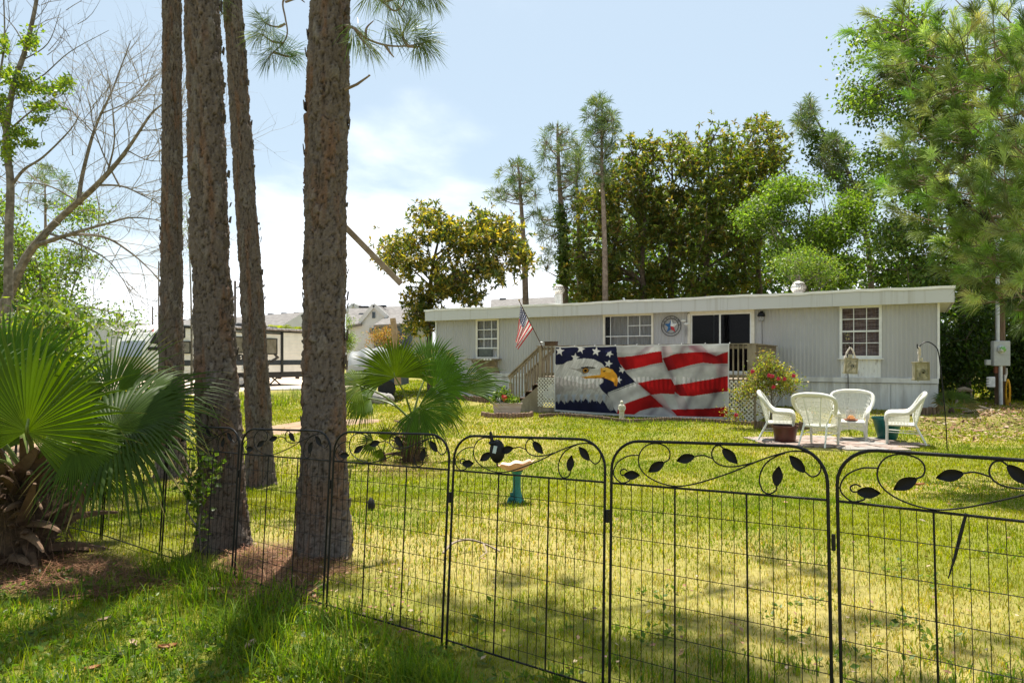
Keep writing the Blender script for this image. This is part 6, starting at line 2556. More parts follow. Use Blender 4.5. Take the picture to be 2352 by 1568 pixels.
# ================================================================== trees of the background
def crown_tree(name, label, cat_, g, trunk_uv, polys, n_clump, per, size, spread, cols, mat, bark, depth, group=None, r0=0.16, limbs=14, rosette=False, ratio=0.36, flat=0.6, twig=True, holes=1.0):
    """trunk_uv [(u,v,Y)] up from the ground; crown filled through the outlines with clumps of leaves"""
    t = thing(name, label, cat_, g, 0, group)
    tp = catmull([g - Vector((0, 0, 0.2))] + [px(*q) for q in trunk_uv], 5)
    n = len(tp)
    mb = MB()
    mb.tube(tp, [r0 * (1.15 - 0.95 * (i / (n - 1)) ** 0.9) for i in range(n)], 8)
    tr = mb.build('trunk', bark, t, smooth=True)
    Yc = trunk_uv[-1][2]
    areas = [abs(sum(p[i][0] * p[(i + 1) % len(p)][1] - p[(i + 1) % len(p)][0] * p[i][1] for i in range(len(p)))) for p in polys]
    CL = []
    for p, a in zip(polys, areas):
        k = max(3, int(round(n_clump * a / sum(areas))))
        q = poly_pts(p, k * 2)
        nz_ = fbm(q[:, 0] / 46.0 * holes, q[:, 1] / 40.0 * holes, int(g.x * 10) % 97, 2)
        q = q[np.argsort(-nz_ + RNG.random(len(q)) * 0.16)[:k]]
        cc = np.array(p).mean(0)
        ext = np.max(np.abs(np.array(p) - cc), 0)
        rad = np.clip(np.hypot(*((q - cc) / ext).T), 0, 1)
        yy = Yc + RNG.uniform(-1, 1, k) * depth * np.sqrt(1.05 - rad ** 2 * 0.85)
        X = (q[:, 0] - CX) / F * yy
        Z = CAMH - (q[:, 1] - HY) / F * yy
        CL.append(np.stack([X, yy, Z], 1))
    CL = np.vstack(CL)
    # limbs
    mb = MB()
    tpa = np.array([tuple(p) for p in tp])
    order = RNG.permutation(len(CL))
    hubs = CL[order[:limbs]]
    for h in hubs:
        zt = h[2] - 0.35 * np.linalg.norm(h[:2] - tpa[-1][:2]) - 0.5
        i = int(np.argmin(np.abs(tpa[:, 2] - np.clip(zt, tpa[n // 3][2], tpa[-1][2]))))
        a, b = Vector(tpa[i]), Vector(h)
        m = a.lerp(b, 0.5) + Vector((RNG.normal(0, .15), RNG.normal(0, .15), 0.12 * (b - a).length))
        pts = catmull([a, m, b], 5)
        rr = r0 * 0.42 * (1.1 - i / n * 0.7)
        mb.tube(pts, [rr * (1 - 0.8 * j / (len(pts) - 1)) for j in range(len(pts))], 5, cap=False)
    if twig:
        for c in CL[order[limbs:limbs + 160]]:
            d = np.linalg.norm(hubs - c, axis=1)
            h = hubs[np.argmin(d)]
            a, b = Vector(h), Vector(c)
            mb.tube([a, a.lerp(b, 0.5) + Vector((0, 0, 0.06 * (b - a).length)), b], [r0 * 0.12, r0 * 0.09, r0 * 0.05], 4, cap=False)
    if limbs:
        mb.build('limbs', bark, t, kind='stuff')
    # leaves
    if rosette:
        sub = 5
        PC = np.repeat(CL, sub, 0) + RNG.normal(0, spread, (len(CL) * sub, 3)) * np.array((1, 1, flat))
        ctr = np.repeat(CL, sub, 0)
        ax = unit(PC - ctr + np.array((0, 0, spread * 0.6)))
        k = max(1, per // sub)
        P = np.repeat(PC, k, 0)
        A = np.repeat(ax, k, 0)
        D = unit(A * 0.45 + rand_dirs(len(P)))
        P = P - A * size * 0.2 * RNG.random((len(P), 1))
        base = jitter_col(cols, len(PC), 0.15)
        C = np.repeat(base, k, 0)
        own = jitter_col(cols, len(P), 0.2)
        mk = RNG.random((len(P), 1)) < 0.55
        C = np.where(mk, own, C)
    else:
        P = np.repeat(CL, per, 0) + RNG.normal(0, spread, (len(CL) * per, 3)) * np.array((1, 1, flat))
        D = unit(rand_dirs(len(P)) + np.array((0, 0, -0.15)))
        base = np.repeat(0.75 + 0.5 * RNG.random((len(CL), 1)), per, 0)
        C = jitter_col(cols, len(P), 0.22) * base
    L = size * (0.6 + 0.6 * RNG.random(len(P)))
    V, Fc, Cc = leaf_cards(P, D, L, L * ratio, C, fold=size > 0.12)
    npmesh('leaves', V, Fc, mat, t, col=Cc, kind='stuff')
    return t


def pine_bg(label, u0, path, polys, n_t, g, r0, depth, per=22, L=0.52, w=0.015, cols=C_PINE, group='slender pines behind the home', vines=None):
    t = thing('pine_tree', label, 'pine tree', g, 0, group)
    tp = catmull([g - Vector((0, 0, .2))] + [px(*q) for q in path], 5)
    n = len(tp)
    mb = MB()
    mb.tube(tp, [r0 * (1.1 - 0.9 * i / (n - 1)) for i in range(n)], 8)
    mb.build('trunk', m_barkt, t, smooth=True)
    tpa = np.array([tuple(p) for p in tp])
    Yc = path[-1][2]
    Ps = []
    areas = [abs(sum(p[i][0] * p[(i + 1) % len(p)][1] - p[(i + 1) % len(p)][0] * p[i][1] for i in range(len(p)))) for p in polys]
    for p, a in zip(polys, areas):
        k = max(3, int(n_t * a / sum(areas)))
        q = poly_pts(p, k)
        yy = Yc + RNG.uniform(-1, 1, k) * depth
        Ps.append(np.stack([(q[:, 0] - CX) / F * yy, yy, CAMH - (q[:, 1] - HY) / F * yy], 1))
    P = np.vstack(Ps)
    mb = MB()
    D = np.zeros_like(P)
    ctrs = P[RNG.permutation(len(P))[:max(8, len(P) // 7)]]
    for h in ctrs:
        hz_ = np.hypot(h[0] - tpa[-1][0], h[1] - tpa[-1][1])
        i = int(np.argmin(np.abs(tpa[:, 2] - min(h[2] - 0.25 * hz_, tpa[-1][2]))))
        a, b = Vector(tpa[i]), Vector(h)
        mb.tube([a, a.lerp(b, .5) + Vector((0, 0, -.05 * (b - a).length)), b], [r0 * .24, r0 * .16, r0 * .08], 4, cap=False)
    for i, p in enumerate(P):
        d = np.linalg.norm(ctrs - p, axis=1)
        h = ctrs[np.argmin(d)]
        v = p - h
        D[i] = v / (np.linalg.norm(v) + 1e-3) * 0.7 + np.array((0, 0, 0.6))
        if d.min() > 0.02:
            mb.tube([Vector(h), Vector(p)], [r0 * .09, r0 * .05], 3, cap=False)
    mb.build('limbs', m_barkt, t, kind='stuff')
    C = np.repeat(jitter_col(cols, len(P), 0.18), per, 0) * (0.75 + 0.5 * RNG.random((len(P) * per, 1)))
    V, Fc, Cc = needles(P, D, per, L, w, C, spread=0.85)
    npmesh('needles', V, Fc, m_needle, t, col=Cc, kind='stuff')
    if vines:
        q = poly_pts(vines, 300)
        yy = Yc - r0 + RNG.normal(0, r0, len(q))
        P = np.repeat(np.stack([(q[:, 0] - CX) / F * yy, yy, CAMH - (q[:, 1] - HY) / F * yy], 1), 8, 0) + RNG.normal(0, .14, (len(q) * 8, 3))
        V, Fc, Cc = leaf_cards(P, rand_dirs(len(P)), 0.16, 0.11, jitter_col(C_VINE, len(P)), fold=False)
        npmesh('vine', V, Fc, m_leaf, t, col=Cc, kind='stuff')
    return t


def gp(u, Y):
    X = (u - CX) / F * Y
    return Vector((X, Y, float(gz(X, Y))))


# pines behind the home
pine_bg('short slender pine right beside the golden magnolia', 1206, [(1206, 640, 36), (1203, 560, 36), (1197, 470, 36), (1192, 400, 36), (1188, 372, 36)],
        [[(1140, 400), (1180, 368), (1215, 372), (1240, 420), (1230, 465), (1190, 470), (1150, 450)], [(1118, 440), (1170, 440), (1165, 470), (1120, 470)], [(1225, 470), (1245, 500), (1240, 530), (1215, 500)]], 100, gp(1212, 36), 0.17, 1.3)
pine_bg('tall pine with a vine wrapped trunk left of the tallest pine', 1285, [(1296, 640, 37), (1290, 500, 37), (1284, 400, 37), (1281, 320, 37), (1280, 285, 37)],
        [[(1232, 350), (1245, 305), (1290, 280), (1322, 308), (1340, 360), (1330, 420), (1300, 460), (1262, 440), (1240, 400)], [(1235, 480), (1290, 460), (1290, 600), (1235, 640), (1240, 560)], [(1300, 480), (1345, 420), (1330, 520)]], 170, gp(1300, 37), 0.2, 1.5,
        vines=[(1280, 470), (1296, 470), (1306, 660), (1286, 660)])
pine_bg('thin pine half hidden between the vine wrapped pine and the tallest pine', 1325, [(1330, 640, 39), (1327, 480, 39), (1323, 380, 39), (1322, 345, 39)],
        [[(1300, 350), (1330, 335), (1350, 380), (1345, 450), (1310, 440)], [(1300, 440), (1345, 440), (1335, 500)]], 70, gp(1330, 39), 0.13, 1.0)
pine_bg('tallest slender pine behind the home, bare trunk in front of the magnolias', 1390, [(1390, 640, 33), (1387, 500, 33), (1383, 400, 33), (1382, 300, 33), (1384, 228, 33)],
        [[(1338, 300), (1345, 255), (1366, 226), (1386, 220), (1408, 240), (1420, 290), (1412, 350), (1390, 375), (1355, 360)], [(1355, 370), (1400, 370), (1398, 430), (1368, 430)]], 150, gp(1391, 33), 0.15, 1.1)
# magnolias
crown_tree('magnolia_tree', 'round golden leaved magnolia at the left end of the home', 'magnolia tree', gp(988, 32), [(986, 760, 32), (987, 680, 32), (992, 620, 32), (1010, 540, 32), (1020, 500, 32)],
           [[(880, 555), (915, 540), (945, 545), (960, 492), (985, 472), (1005, 480), (1030, 520), (1060, 510), (1090, 498), (1105, 482), (1125, 520), (1165, 500), (1180, 530), (1205, 580), (1208, 620), (1180, 640), (1150, 680), (1100, 690), (1060, 698), (1010, 700), (985, 690), (950, 690), (935, 660), (905, 610), (885, 600)],
            [(945, 690), (1000, 690), (1003, 790), (945, 800)]],
           560, 46, 0.26, 0.32, C_MAGG, m_glossleaf, m_barkb, 2.4, r0=0.13, limbs=26, rosette=True, holes=1.3)
MAGS = [
    ('shorter bronze magnolia directly right of the tallest slender pine', 1478, 36, [(1320, 480), (1350, 440), (1400, 400), (1410, 330), (1445, 305), (1480, 330), (1490, 420), (1480, 520), (1500, 640), (1480, 690), (1320, 690), (1315, 600)], 430),
    ('bronze magnolia with a forked trunk in the middle of the row', 1542, 37, [(1480, 330), (1520, 320), (1555, 325), (1590, 310), (1600, 400), (1590, 520), (1600, 680), (1480, 680), (1490, 560), (1485, 430)], 330),
    ('tall green and gold magnolia right of the forked one', 1625, 35, [(1570, 330), (1590, 290), (1630, 280), (1670, 300), (1700, 330), (1715, 400), (1710, 520), (1720, 670), (1590, 680), (1575, 560), (1585, 440)], 360),
    ('tall magnolia at the right end of the row, rising above the bright green tree', 1745, 37, [(1690, 330), (1720, 300), (1745, 272), (1790, 310), (1815, 350), (1838, 400), (1810, 430), (1760, 450), (1730, 520), (1740, 660), (1700, 660), (1695, 480)], 270),
]
for lab, u, Y, pg, n in MAGS:
    vt = min(p[1] for p in pg) + 45
    crown_tree('magnolia_tree', lab, 'magnolia tree', gp(u, Y), [(u, 690, Y), (u - 3, 600, Y), (u + 4, 480, Y), (u, vt, Y)], [pg], int(n * 1.05), 50, 0.27, 0.38, C_MAG if Y != 35 else C_MAG + C_BRIGHT, m_glossleaf, m_barkb, 2.6, 'magnolias behind the home', r0=0.2, limbs=22, rosette=True, holes=1.15)
crown_tree('leafy_tree', 'bright green spreading tree behind the right half of the roof', 'tree', gp(1850, 29), [(1852, 660, 29), (1850, 560, 29), (1862, 470, 29)],
           [[(1715, 480), (1760, 455), (1790, 420), (1830, 398), (1870, 415), (1930, 430), (1980, 470), (1992, 530), (1985, 600), (1940, 650), (1860, 655), (1790, 620), (1765, 560), (1720, 520)]],
           430, 90, 0.15, 0.33, C_BRIGHT, m_leaf, m_barkg, 2.4, r0=0.15, limbs=24, ratio=0.5, holes=1.1)
crown_tree('leafy_tree', 'pale feathery young tree just behind the right roof vent', 'tree', gp(1835, 25), [(1836, 660, 25), (1838, 570, 25)],
           [[(1770, 570), (1800, 545), (1850, 550), (1890, 580), (1930, 610), (1960, 650), (1790, 660), (1780, 610)]], 90, 60, 0.13, 0.26, C_YEL + C_BRIGHT, m_leaf, m_barkg, 1.0, r0=0.08, limbs=10, ratio=0.3)
pine_bg('vine clad pine leaning over the bright green tree', 1990, [(2000, 640, 33), (1985, 520, 33), (1950, 400, 33), (1900, 320, 33), (1860, 245, 33)],
        [[(1822, 300), (1832, 250), (1856, 222), (1880, 260), (1872, 310), (1840, 320)], [(1860, 320), (1920, 310), (1960, 350), (1930, 420), (1880, 390)], [(1930, 420), (2010, 430), (1990, 520), (1940, 480)]], 270, gp(2010, 33), 0.15, 1.5, L=0.5, w=0.015, group=None,
        vines=[(1838, 300), (1880, 290), (1990, 360), (2020, 460), (1990, 520), (1920, 440), (1850, 370)])
crown_tree('leafy_tree', 'tall vine covered tree behind the near pine at the right', 'tree', gp(2215, 25.5), [(2215, 760, 25.5), (2190, 500, 25.5), (2120, 250, 25.5), (2080, 110, 25.5)],
           [[(1935, 140), (1955, 60), (1990, 30), (2060, 50), (2130, 40), (2220, 150), (2250, 320), (2200, 440), (2120, 470), (2050, 440), (2010, 380), (2000, 280), (1960, 230)],
            [(2010, 520), (2080, 470), (2190, 460), (2260, 520), (2280, 660), (2200, 690), (2060, 650), (2000, 640)]],
           520, 70, 0.16, 0.36, C_VINE, m_leaf, m_barkb, 2.4, r0=0.2, limbs=26, ratio=0.6)
crown_tree('leafy_tree', 'dark leafy tree at the right edge behind the meter post', 'tree', gp(2345, 27), [(2345, 760, 27), (2340, 600, 27), (2335, 380, 27)],
           [[(2190, 480), (2250, 420), (2352, 300), (2460, 300), (2460, 720), (2352, 760), (2280, 700), (2200, 680)]],
           260, 50, 0.15, 0.42, C_VINE + C_DARK, m_leaf, m_barkb, 2.6, r0=0.22, limbs=18, ratio=0.55)
# near pine whose boughs fill the upper right corner
C_NEAR = [(0.20, 0.29, 0.075), (0.30, 0.37, 0.14), (0.12, 0.19, 0.045), (0.40, 0.44, 0.22), (0.16, 0.27, 0.05)]
npn = thing('pine_tree', 'large near pine whose long needled boughs fill the upper right corner', 'pine tree', gp(2560, 10.5))
gN = gp(2560, 10.5)
mb = MB()
mb.tube([gN - Vector((0, 0, .2)), gN + Vector((0.02, 0, 3)), gN + Vector((-.1, .1, 7)), gN + Vector((-.15, .1, 12.5))], [0.26, 0.22, 0.18, 0.05], 12)
mb.build('trunk', m_barkt, npn, smooth=True)
BOUGHS = [
    # tip (u,v,Y), n twigs
    (1990, 30, 9.6), (2060, 20, 9.0), (2150, 40, 8.6), (2230, 20, 8.2), (2300, 60, 8.6), (2010, 110, 9.9), (2080, 120, 9.2), (2170, 110, 8.6), (2260, 120, 8.0), (2330, 150, 7.8),
    (2060, 190, 9.6), (2130, 200, 9.0), (2330, 240, 8.0), (2280, 240, 8.3), (2090, 290, 9.4), (2050, 330, 9.8), (2160, 300, 8.8), (2230, 320, 8.4), (2310, 320, 7.8), (2350, 380, 7.6),
    (2010, 420, 9.6), (2090, 400, 9.0), (2150, 430, 8.6), (2220, 420, 8.2), (2300, 430, 7.8), (2350, 470, 7.7), (2240, 510, 8.4), (2300, 530, 8.0), (2350, 550, 7.6), (2160, 560, 9.2), (2220, 590, 8.6), (2290, 610, 8.1), (2345, 640, 7.7), (2240, 650, 8.6), (2090, 500, 10.2), (2040, 470, 10.5), (2190, 500, 9.0), (2125, 350, 9.2),
    (2015, 60, 9.3), (2110, 75, 8.9), (2200, 70, 8.3), (2285, 15, 8.0), (2345, 110, 7.6), (2040, 150, 9.6), (2230, 170, 8.2), (2300, 190, 7.9), (2345, 300, 7.6), (2120, 250, 9.1), (2210, 280, 8.4), (2270, 290, 8.0), (2060, 380, 9.5), (2130, 390, 8.8), (2190, 450, 8.4), (2260, 460, 8.0), (2330, 510, 7.6), (2200, 545, 8.7), (2265, 570, 8.1), (2320, 590, 7.8), (2320, 660, 7.9), (2275, 660, 8.2),
    (2190, 240, 8.9), (2260, 380, 8.1), (2345, 60, 8.0), (2190, 360, 8.5),
]
for (u, v, Y) in BOUGHS:
    tip = px(u, v, Y)
    bz = tip.z + 0.1 - 0.12 * (gN - tip).length + RNG.normal(0, 0.2)
    branch_tufts(npn, (gN.x - 0.1, gN.y, max(2.0, bz)), tip, 9, 120, 0.215, C_NEAR, r0=0.026, w=0.0034, tw=0.46, sag=0.15, back=0.20, spread=0.46, cvar=0.35)
for k in range(12):
    z = 7.5 + 0.42 * k
    a = k * 2.4
    branch_tufts(npn, (gN.x - 0.1, gN.y, z), gN + Vector((math.cos(a) * 2.6, math.sin(a) * 2.6, z + 0.4 - gN.z)), 10, 30, 0.25, C_PINEN, r0=0.03, w=0.008, tw=0.6)

# dark understory right of the home
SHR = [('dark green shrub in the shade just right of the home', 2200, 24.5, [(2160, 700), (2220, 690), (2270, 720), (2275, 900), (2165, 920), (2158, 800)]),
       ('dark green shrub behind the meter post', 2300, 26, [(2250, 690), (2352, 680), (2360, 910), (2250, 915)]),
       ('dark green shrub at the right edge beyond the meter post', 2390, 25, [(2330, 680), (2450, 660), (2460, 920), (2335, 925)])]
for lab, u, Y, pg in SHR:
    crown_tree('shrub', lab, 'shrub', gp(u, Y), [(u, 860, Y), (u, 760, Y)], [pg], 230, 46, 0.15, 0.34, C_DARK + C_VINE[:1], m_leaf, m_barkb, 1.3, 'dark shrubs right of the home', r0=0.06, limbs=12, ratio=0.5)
crown_tree('shrub', 'thin shrub with orange dry leaves above the right roof end', 'shrub', gp(2135, 25.5), [(2135, 760, 25.5), (2130, 600, 25.5)], [[(2100, 530), (2150, 560), (2165, 640), (2130, 660), (2105, 600)]], 40, 16, 0.15, 0.25, [(0.30, 0.16, 0.05), (0.40, 0.26, 0.12), (0.12, 0.13, 0.04)], m_leaf, m_barkg, 0.6, r0=0.04, limbs=8)

# far green mass closing the view beyond the home and the lot
def far_wood(uv, Y, dz, n, cols, sz):
    q = poly_pts(uv, n)
    yy = Y + RNG.random(n) * dz
    P = np.stack([(q[:, 0] - CX) / F * yy, yy, CAMH - (q[:, 1] - HY) / F * yy], 1)
    C = jitter_col(cols, n, 0.3)
    return leaf_cards(P, rand_dirs(n), sz, sz * 0.6, C, fold=False)


V, Fc, Cc = cat([far_wood([(1300, 520), (1500, 470), (1700, 470), (1850, 560), (2000, 600), (2500, 560), (2600, 835), (1250, 835)], 42, 10, 30000, C_DARK + C_VINE, 0.42),
                 far_wood([(-300, 770), (0, 740), (160, 760), (250, 790), (250, 850), (-300, 850)], 60, 14, 4200, C_VINE + C_YEL, 0.6)])
wood_o = npmesh('woodland', V, Fc, m_leaf, None, col=Cc, kind='stuff')
tag(wood_o, 'dark woodland mass seen between the trunks behind the home', 'woodland')

# ================================================================== trees at the left
bt = thing('bare_tree', 'bare grey tree leaning right with a tangle of leafless twigs at the left edge', 'tree', gp(-22, 14))


def limb_uv(pts):
    return [px(*q) for q in pts]


LIMBS = [
    ([(-22, 830, 14), (0, 730, 14), (30, 655, 14), (62, 588, 14), (98, 543, 14), (150, 490, 14), (205, 442, 13.8), (246, 400, 13.6), (276, 365, 13.5), (305, 325, 13.4), (345, 265, 13.3), (372, 240, 13.2)], 0.125, 0.014),
    ([(180, 470, 13.9), (186, 420, 14), (198, 365, 14), (215, 305, 14), (232, 262, 14), (255, 215, 14), (272, 170, 14), (300, 95, 14)], 0.05, 0.008),
    ([(84, 562, 14), (125, 550, 13.8), (165, 536, 13.7), (240, 515, 13.6), (300, 500, 13.5), (370, 506, 13.4)], 0.055, 0.008),
    ([(90, 560, 14), (160, 540, 14.3), (240, 545, 14.4), (300, 580, 14.4), (345, 620, 14.4), (372, 650, 14.4)], 0.045, 0.006),
    ([(276, 430, 13.6), (240, 360, 13.6), (215, 290, 13.6), (206, 240, 13.6)], 0.02, 0.006),
    ([(220, 425, 13.7), (280, 428, 13.6), (330, 450, 13.6), (372, 472, 13.6)], 0.026, 0.006),
    ([(246, 400, 13.6), (262, 330, 13.4), (260, 260, 13.3), (250, 180, 13.3)], 0.022, 0.005),
    ([(190, 470, 13.9), (120, 430, 14.3), (60, 420, 14.5), (10, 425, 14.6)], 0.022, 0.006),
    ([(110, 535, 14), (180, 560, 13.6), (250, 600, 13.4), (300, 670, 13.4)], 0.03, 0.005),
    ([(320, 300, 13.4), (370, 295, 13.3), (420, 260, 13.3)], 0.014, 0.004),
    ([(290, 345, 13.5), (350, 370, 13.4), (440, 360, 13.3)], 0.014, 0.004),
    ([(215, 305, 14), (170, 260, 14), (130, 240, 14.2)], 0.014, 0.004), ([(232, 262, 14), (300, 230, 14), (340, 180, 14)], 0.014, 0.004),
]
mb = MB()
mb2 = MB()


def twigs(p0, d, L, r, lvl):
    n = 4
    pts = [p0]
    for i in range(n):
        d = (d + Vector(rand_dirs(1)[0]) * 0.26 + Vector((0, 0, 0.02))).normalized()
        pts.append(pts[-1] + d * (L / n))
    mb2.tube(pts, [r * (1 - 0.65 * i / n) for i in range(n + 1)], 3 if lvl > 0 else 4, cap=False)
    if lvl < 2:
        for k in range(4 if lvl == 0 else 3):
            i = RNG.integers(1, n + 1)
            q = Vector(rand_dirs(1)[0])
            q.y *= 0.6
            twigs(pts[i], (d * 0.8 + q * 0.8).normalized(), L * (0.42 + 0.3 * RNG.random()), r * 0.5, lvl + 1)


for i, (uv, ra, rb) in enumerate(LIMBS):
    pts = catmull(limb_uv(uv), 5)
    n = len(pts)
    mb.tube(pts, [ra + (rb - ra) * (j / (n - 1)) ** 0.8 for j in range(n)], 7)
    cnt = 17 if i == 0 else 12
    for k in range(cnt):
        j = int(n * (0.3 + 0.69 * (k + RNG.random()) / cnt))
        j = min(j, n - 2)
        ax = (pts[j + 1] - pts[j]).normalized()
        q = Vector(rand_dirs(1)[0])
        q.y *= 0.5
        twigs(pts[j], (ax * 0.7 + q * 0.9 + Vector((0, 0, 0.1))).normalized(), 0.75 + 0.8 * RNG.random(), 0.0085, 0)
mb.build('trunk', m_barkg, bt, smooth=True)
m_twig = M('pale_twig', (0.22, 0.19, 0.155), 0.9, scale=6, col2=(0.32, 0.285, 0.24))
mb2.build('twigs', m_twig, bt, kind='stuff')

lt = thing('leafy_tree', 'thin upright tree with small yellow green leaf clumps at the far left edge', 'tree', gp(18, 13))
mb = MB()
for uv, ra, rb in (([(18, 840, 13), (20, 560, 13), (24, 420, 13), (14, 320, 13), (30, 200, 13), (60, 110, 13), (84, 0, 13), (88, -60, 13)], 0.09, 0.025),
                   ([(24, 430, 13), (55, 390, 13), (100, 360, 13), (160, 300, 13), (185, 260, 13)], 0.035, 0.006), ([(14, 320, 13), (-5, 220, 13), (10, 100, 13), (8, -20, 13)], 0.03, 0.01),
                   ([(30, 200, 13), (90, 180, 13), (160, 120, 13), (250, 70, 13)], 0.018, 0.004), ([(20, 300, 13), (80, 250, 12.8), (150, 215, 12.7)], 0.02, 0.004),
                   ([(60, 110, 13), (30, 60, 13), (-10, 20, 13)], 0.015, 0.004), ([(50, 140, 13), (110, 100, 13), (140, 20, 13)], 0.014, 0.004)):
    pts = catmull(limb_uv(uv), 5)
    mb.tube(pts, [ra + (rb - ra) * j / (len(pts) - 1) for j in range(len(pts))], 6)
mb2 = MB()
for k in range(40):
    p = px(RNG.uniform(-20, 200), RNG.uniform(0, 420), 13)
    twigs(p, Vector((RNG.normal(0, .6), .1, .6)).normalized(), 0.7, 0.008, 1)
mb.build('trunk', m_barkg, lt, smooth=True)
mb2.build('twigs', m_barkg, lt, kind='stuff')
clp = [(70, 95, 22, 30), (10, 100, 12, 25), (55, 195, 32, 34), (20, 175, 22, 30), (95, 205, 30, 14), (135, 200, 30, 16), (100, 245, 40, 16), (10, 270, 16, 26), (40, 305, 26, 18), (85, 275, 22, 14), (20, 330, 20, 20), (70, 330, 22, 12), (155, 185, 18, 14), (5, 230, 14, 20), (15, 355, 16, 26)]
Ps = []
for u, v, su, sv in clp:
    m = int(9 + su * sv / 22)
    q = np.stack([RNG.normal(u, su * 0.5, m * 9), RNG.normal(v, sv * 0.42, m * 9)], 1)
    yy = 13 + RNG.normal(0, 0.3, len(q))
    Ps.append(np.stack([(q[:, 0] - CX) / F * yy, yy, CAMH - (q[:, 1] - HY) / F * yy], 1))
P = np.vstack(Ps)
L = 0.085 * (0.6 + 0.7 * RNG.random(len(P)))
V, Fc, Cc = leaf_cards(P, rand_dirs(len(P)), L, L * 0.5, jitter_col(C_YEL, len(P), 0.25), fold=False)
npmesh('leaves', V, Fc, m_leaf, lt, col=Cc, kind='stuff')
crown_tree('leafy_tree', 'leafy yellow green tree filling the lower left behind the fan palm', 'tree', gp(60, 17), [(60, 760, 17), (50, 640, 17), (40, 560, 17)],
           [[(-60, 440), (20, 470), (60, 500), (80, 560), (120, 600), (60, 640), (-60, 640)], [(-60, 600), (60, 610), (150, 610), (230, 655), (270, 700), (310, 745), (270, 755), (210, 735), (150, 790), (-60, 800)]],
           250, 62, 0.105, 0.26, C_YEL + C_BRIGHT[:2], m_leaf, m_barkg, 1.8, r0=0.12, limbs=18, ratio=0.5)
crown_tree('leafy_tree', 'sparse leafy branch of pale leaves hanging above the trailer nose', 'tree', gp(150, 18.5), [(150, 790, 18.5), (160, 690, 18.5), (190, 600, 18.5)],
           [[(150, 480), (215, 470), (240, 520), (200, 560), (150, 540)], [(120, 560), (200, 580), (220, 640), (150, 650)]], 70, 40, 0.10, 0.22, C_YEL, m_leaf, m_barkg, 1.0, r0=0.05, limbs=10, ratio=0.5)
pine_bg('small distant pine seen through the bare branches at the left', 110, [(108, 700, 30), (105, 560, 30), (104, 480, 30), (103, 400, 30)],
        [[(70, 400), (110, 370), (150, 400), (190, 440), (160, 490), (100, 480), (60, 440)]], 60, gp(108, 30), 0.1, 1.0, L=0.4, w=0.012, group=None)
crown_tree('leafy_tree', 'faint thin tree between the first two trunks', 'tree', gp(440, 33), [(440, 760, 33), (436, 600, 33), (428, 470, 33)], [[(415, 450), (438, 440), (440, 560), (425, 620), (415, 540)]], 30, 14, 0.12, 0.3, C_PINE, m_leaf, m_barkg, 0.6, r0=0.06, limbs=12)
for lab, u, Y, pg, cols in (('yellow green low bush behind the fan palm at the far left', 60, 9.5, [(-80, 720), (40, 690), (150, 730), (190, 790), (180, 900), (-80, 900)], C_YEL),
                            ('reddish ornamental grass bush in front of the screened porch', 880, 40, [(850, 782), (862, 762), (882, 752), (900, 764), (906, 785), (900, 800), (850, 800)], [(0.34, 0.15, 0.07), (0.26, 0.14, 0.05), (0.16, 0.15, 0.04)]),
                            ('bright green narrow bush beside the thickest trunk, before the houses', 797, 45, [(790, 725), (802, 735), (806, 770), (812, 800), (790, 805)], C_YEL + C_BRIGHT)):
    crown_tree('bush', lab, 'bush', gp(u, Y), [(u, 850 if Y > 30 else 900, Y), (u, 790, Y)], [pg], 60 if Y > 30 else 130, 40, 0.14 if Y > 30 else 0.12, 0.25 if Y > 30 else 0.16, cols, m_leaf, m_barkg, 0.6, r0=0.03, limbs=8, ratio=0.35)


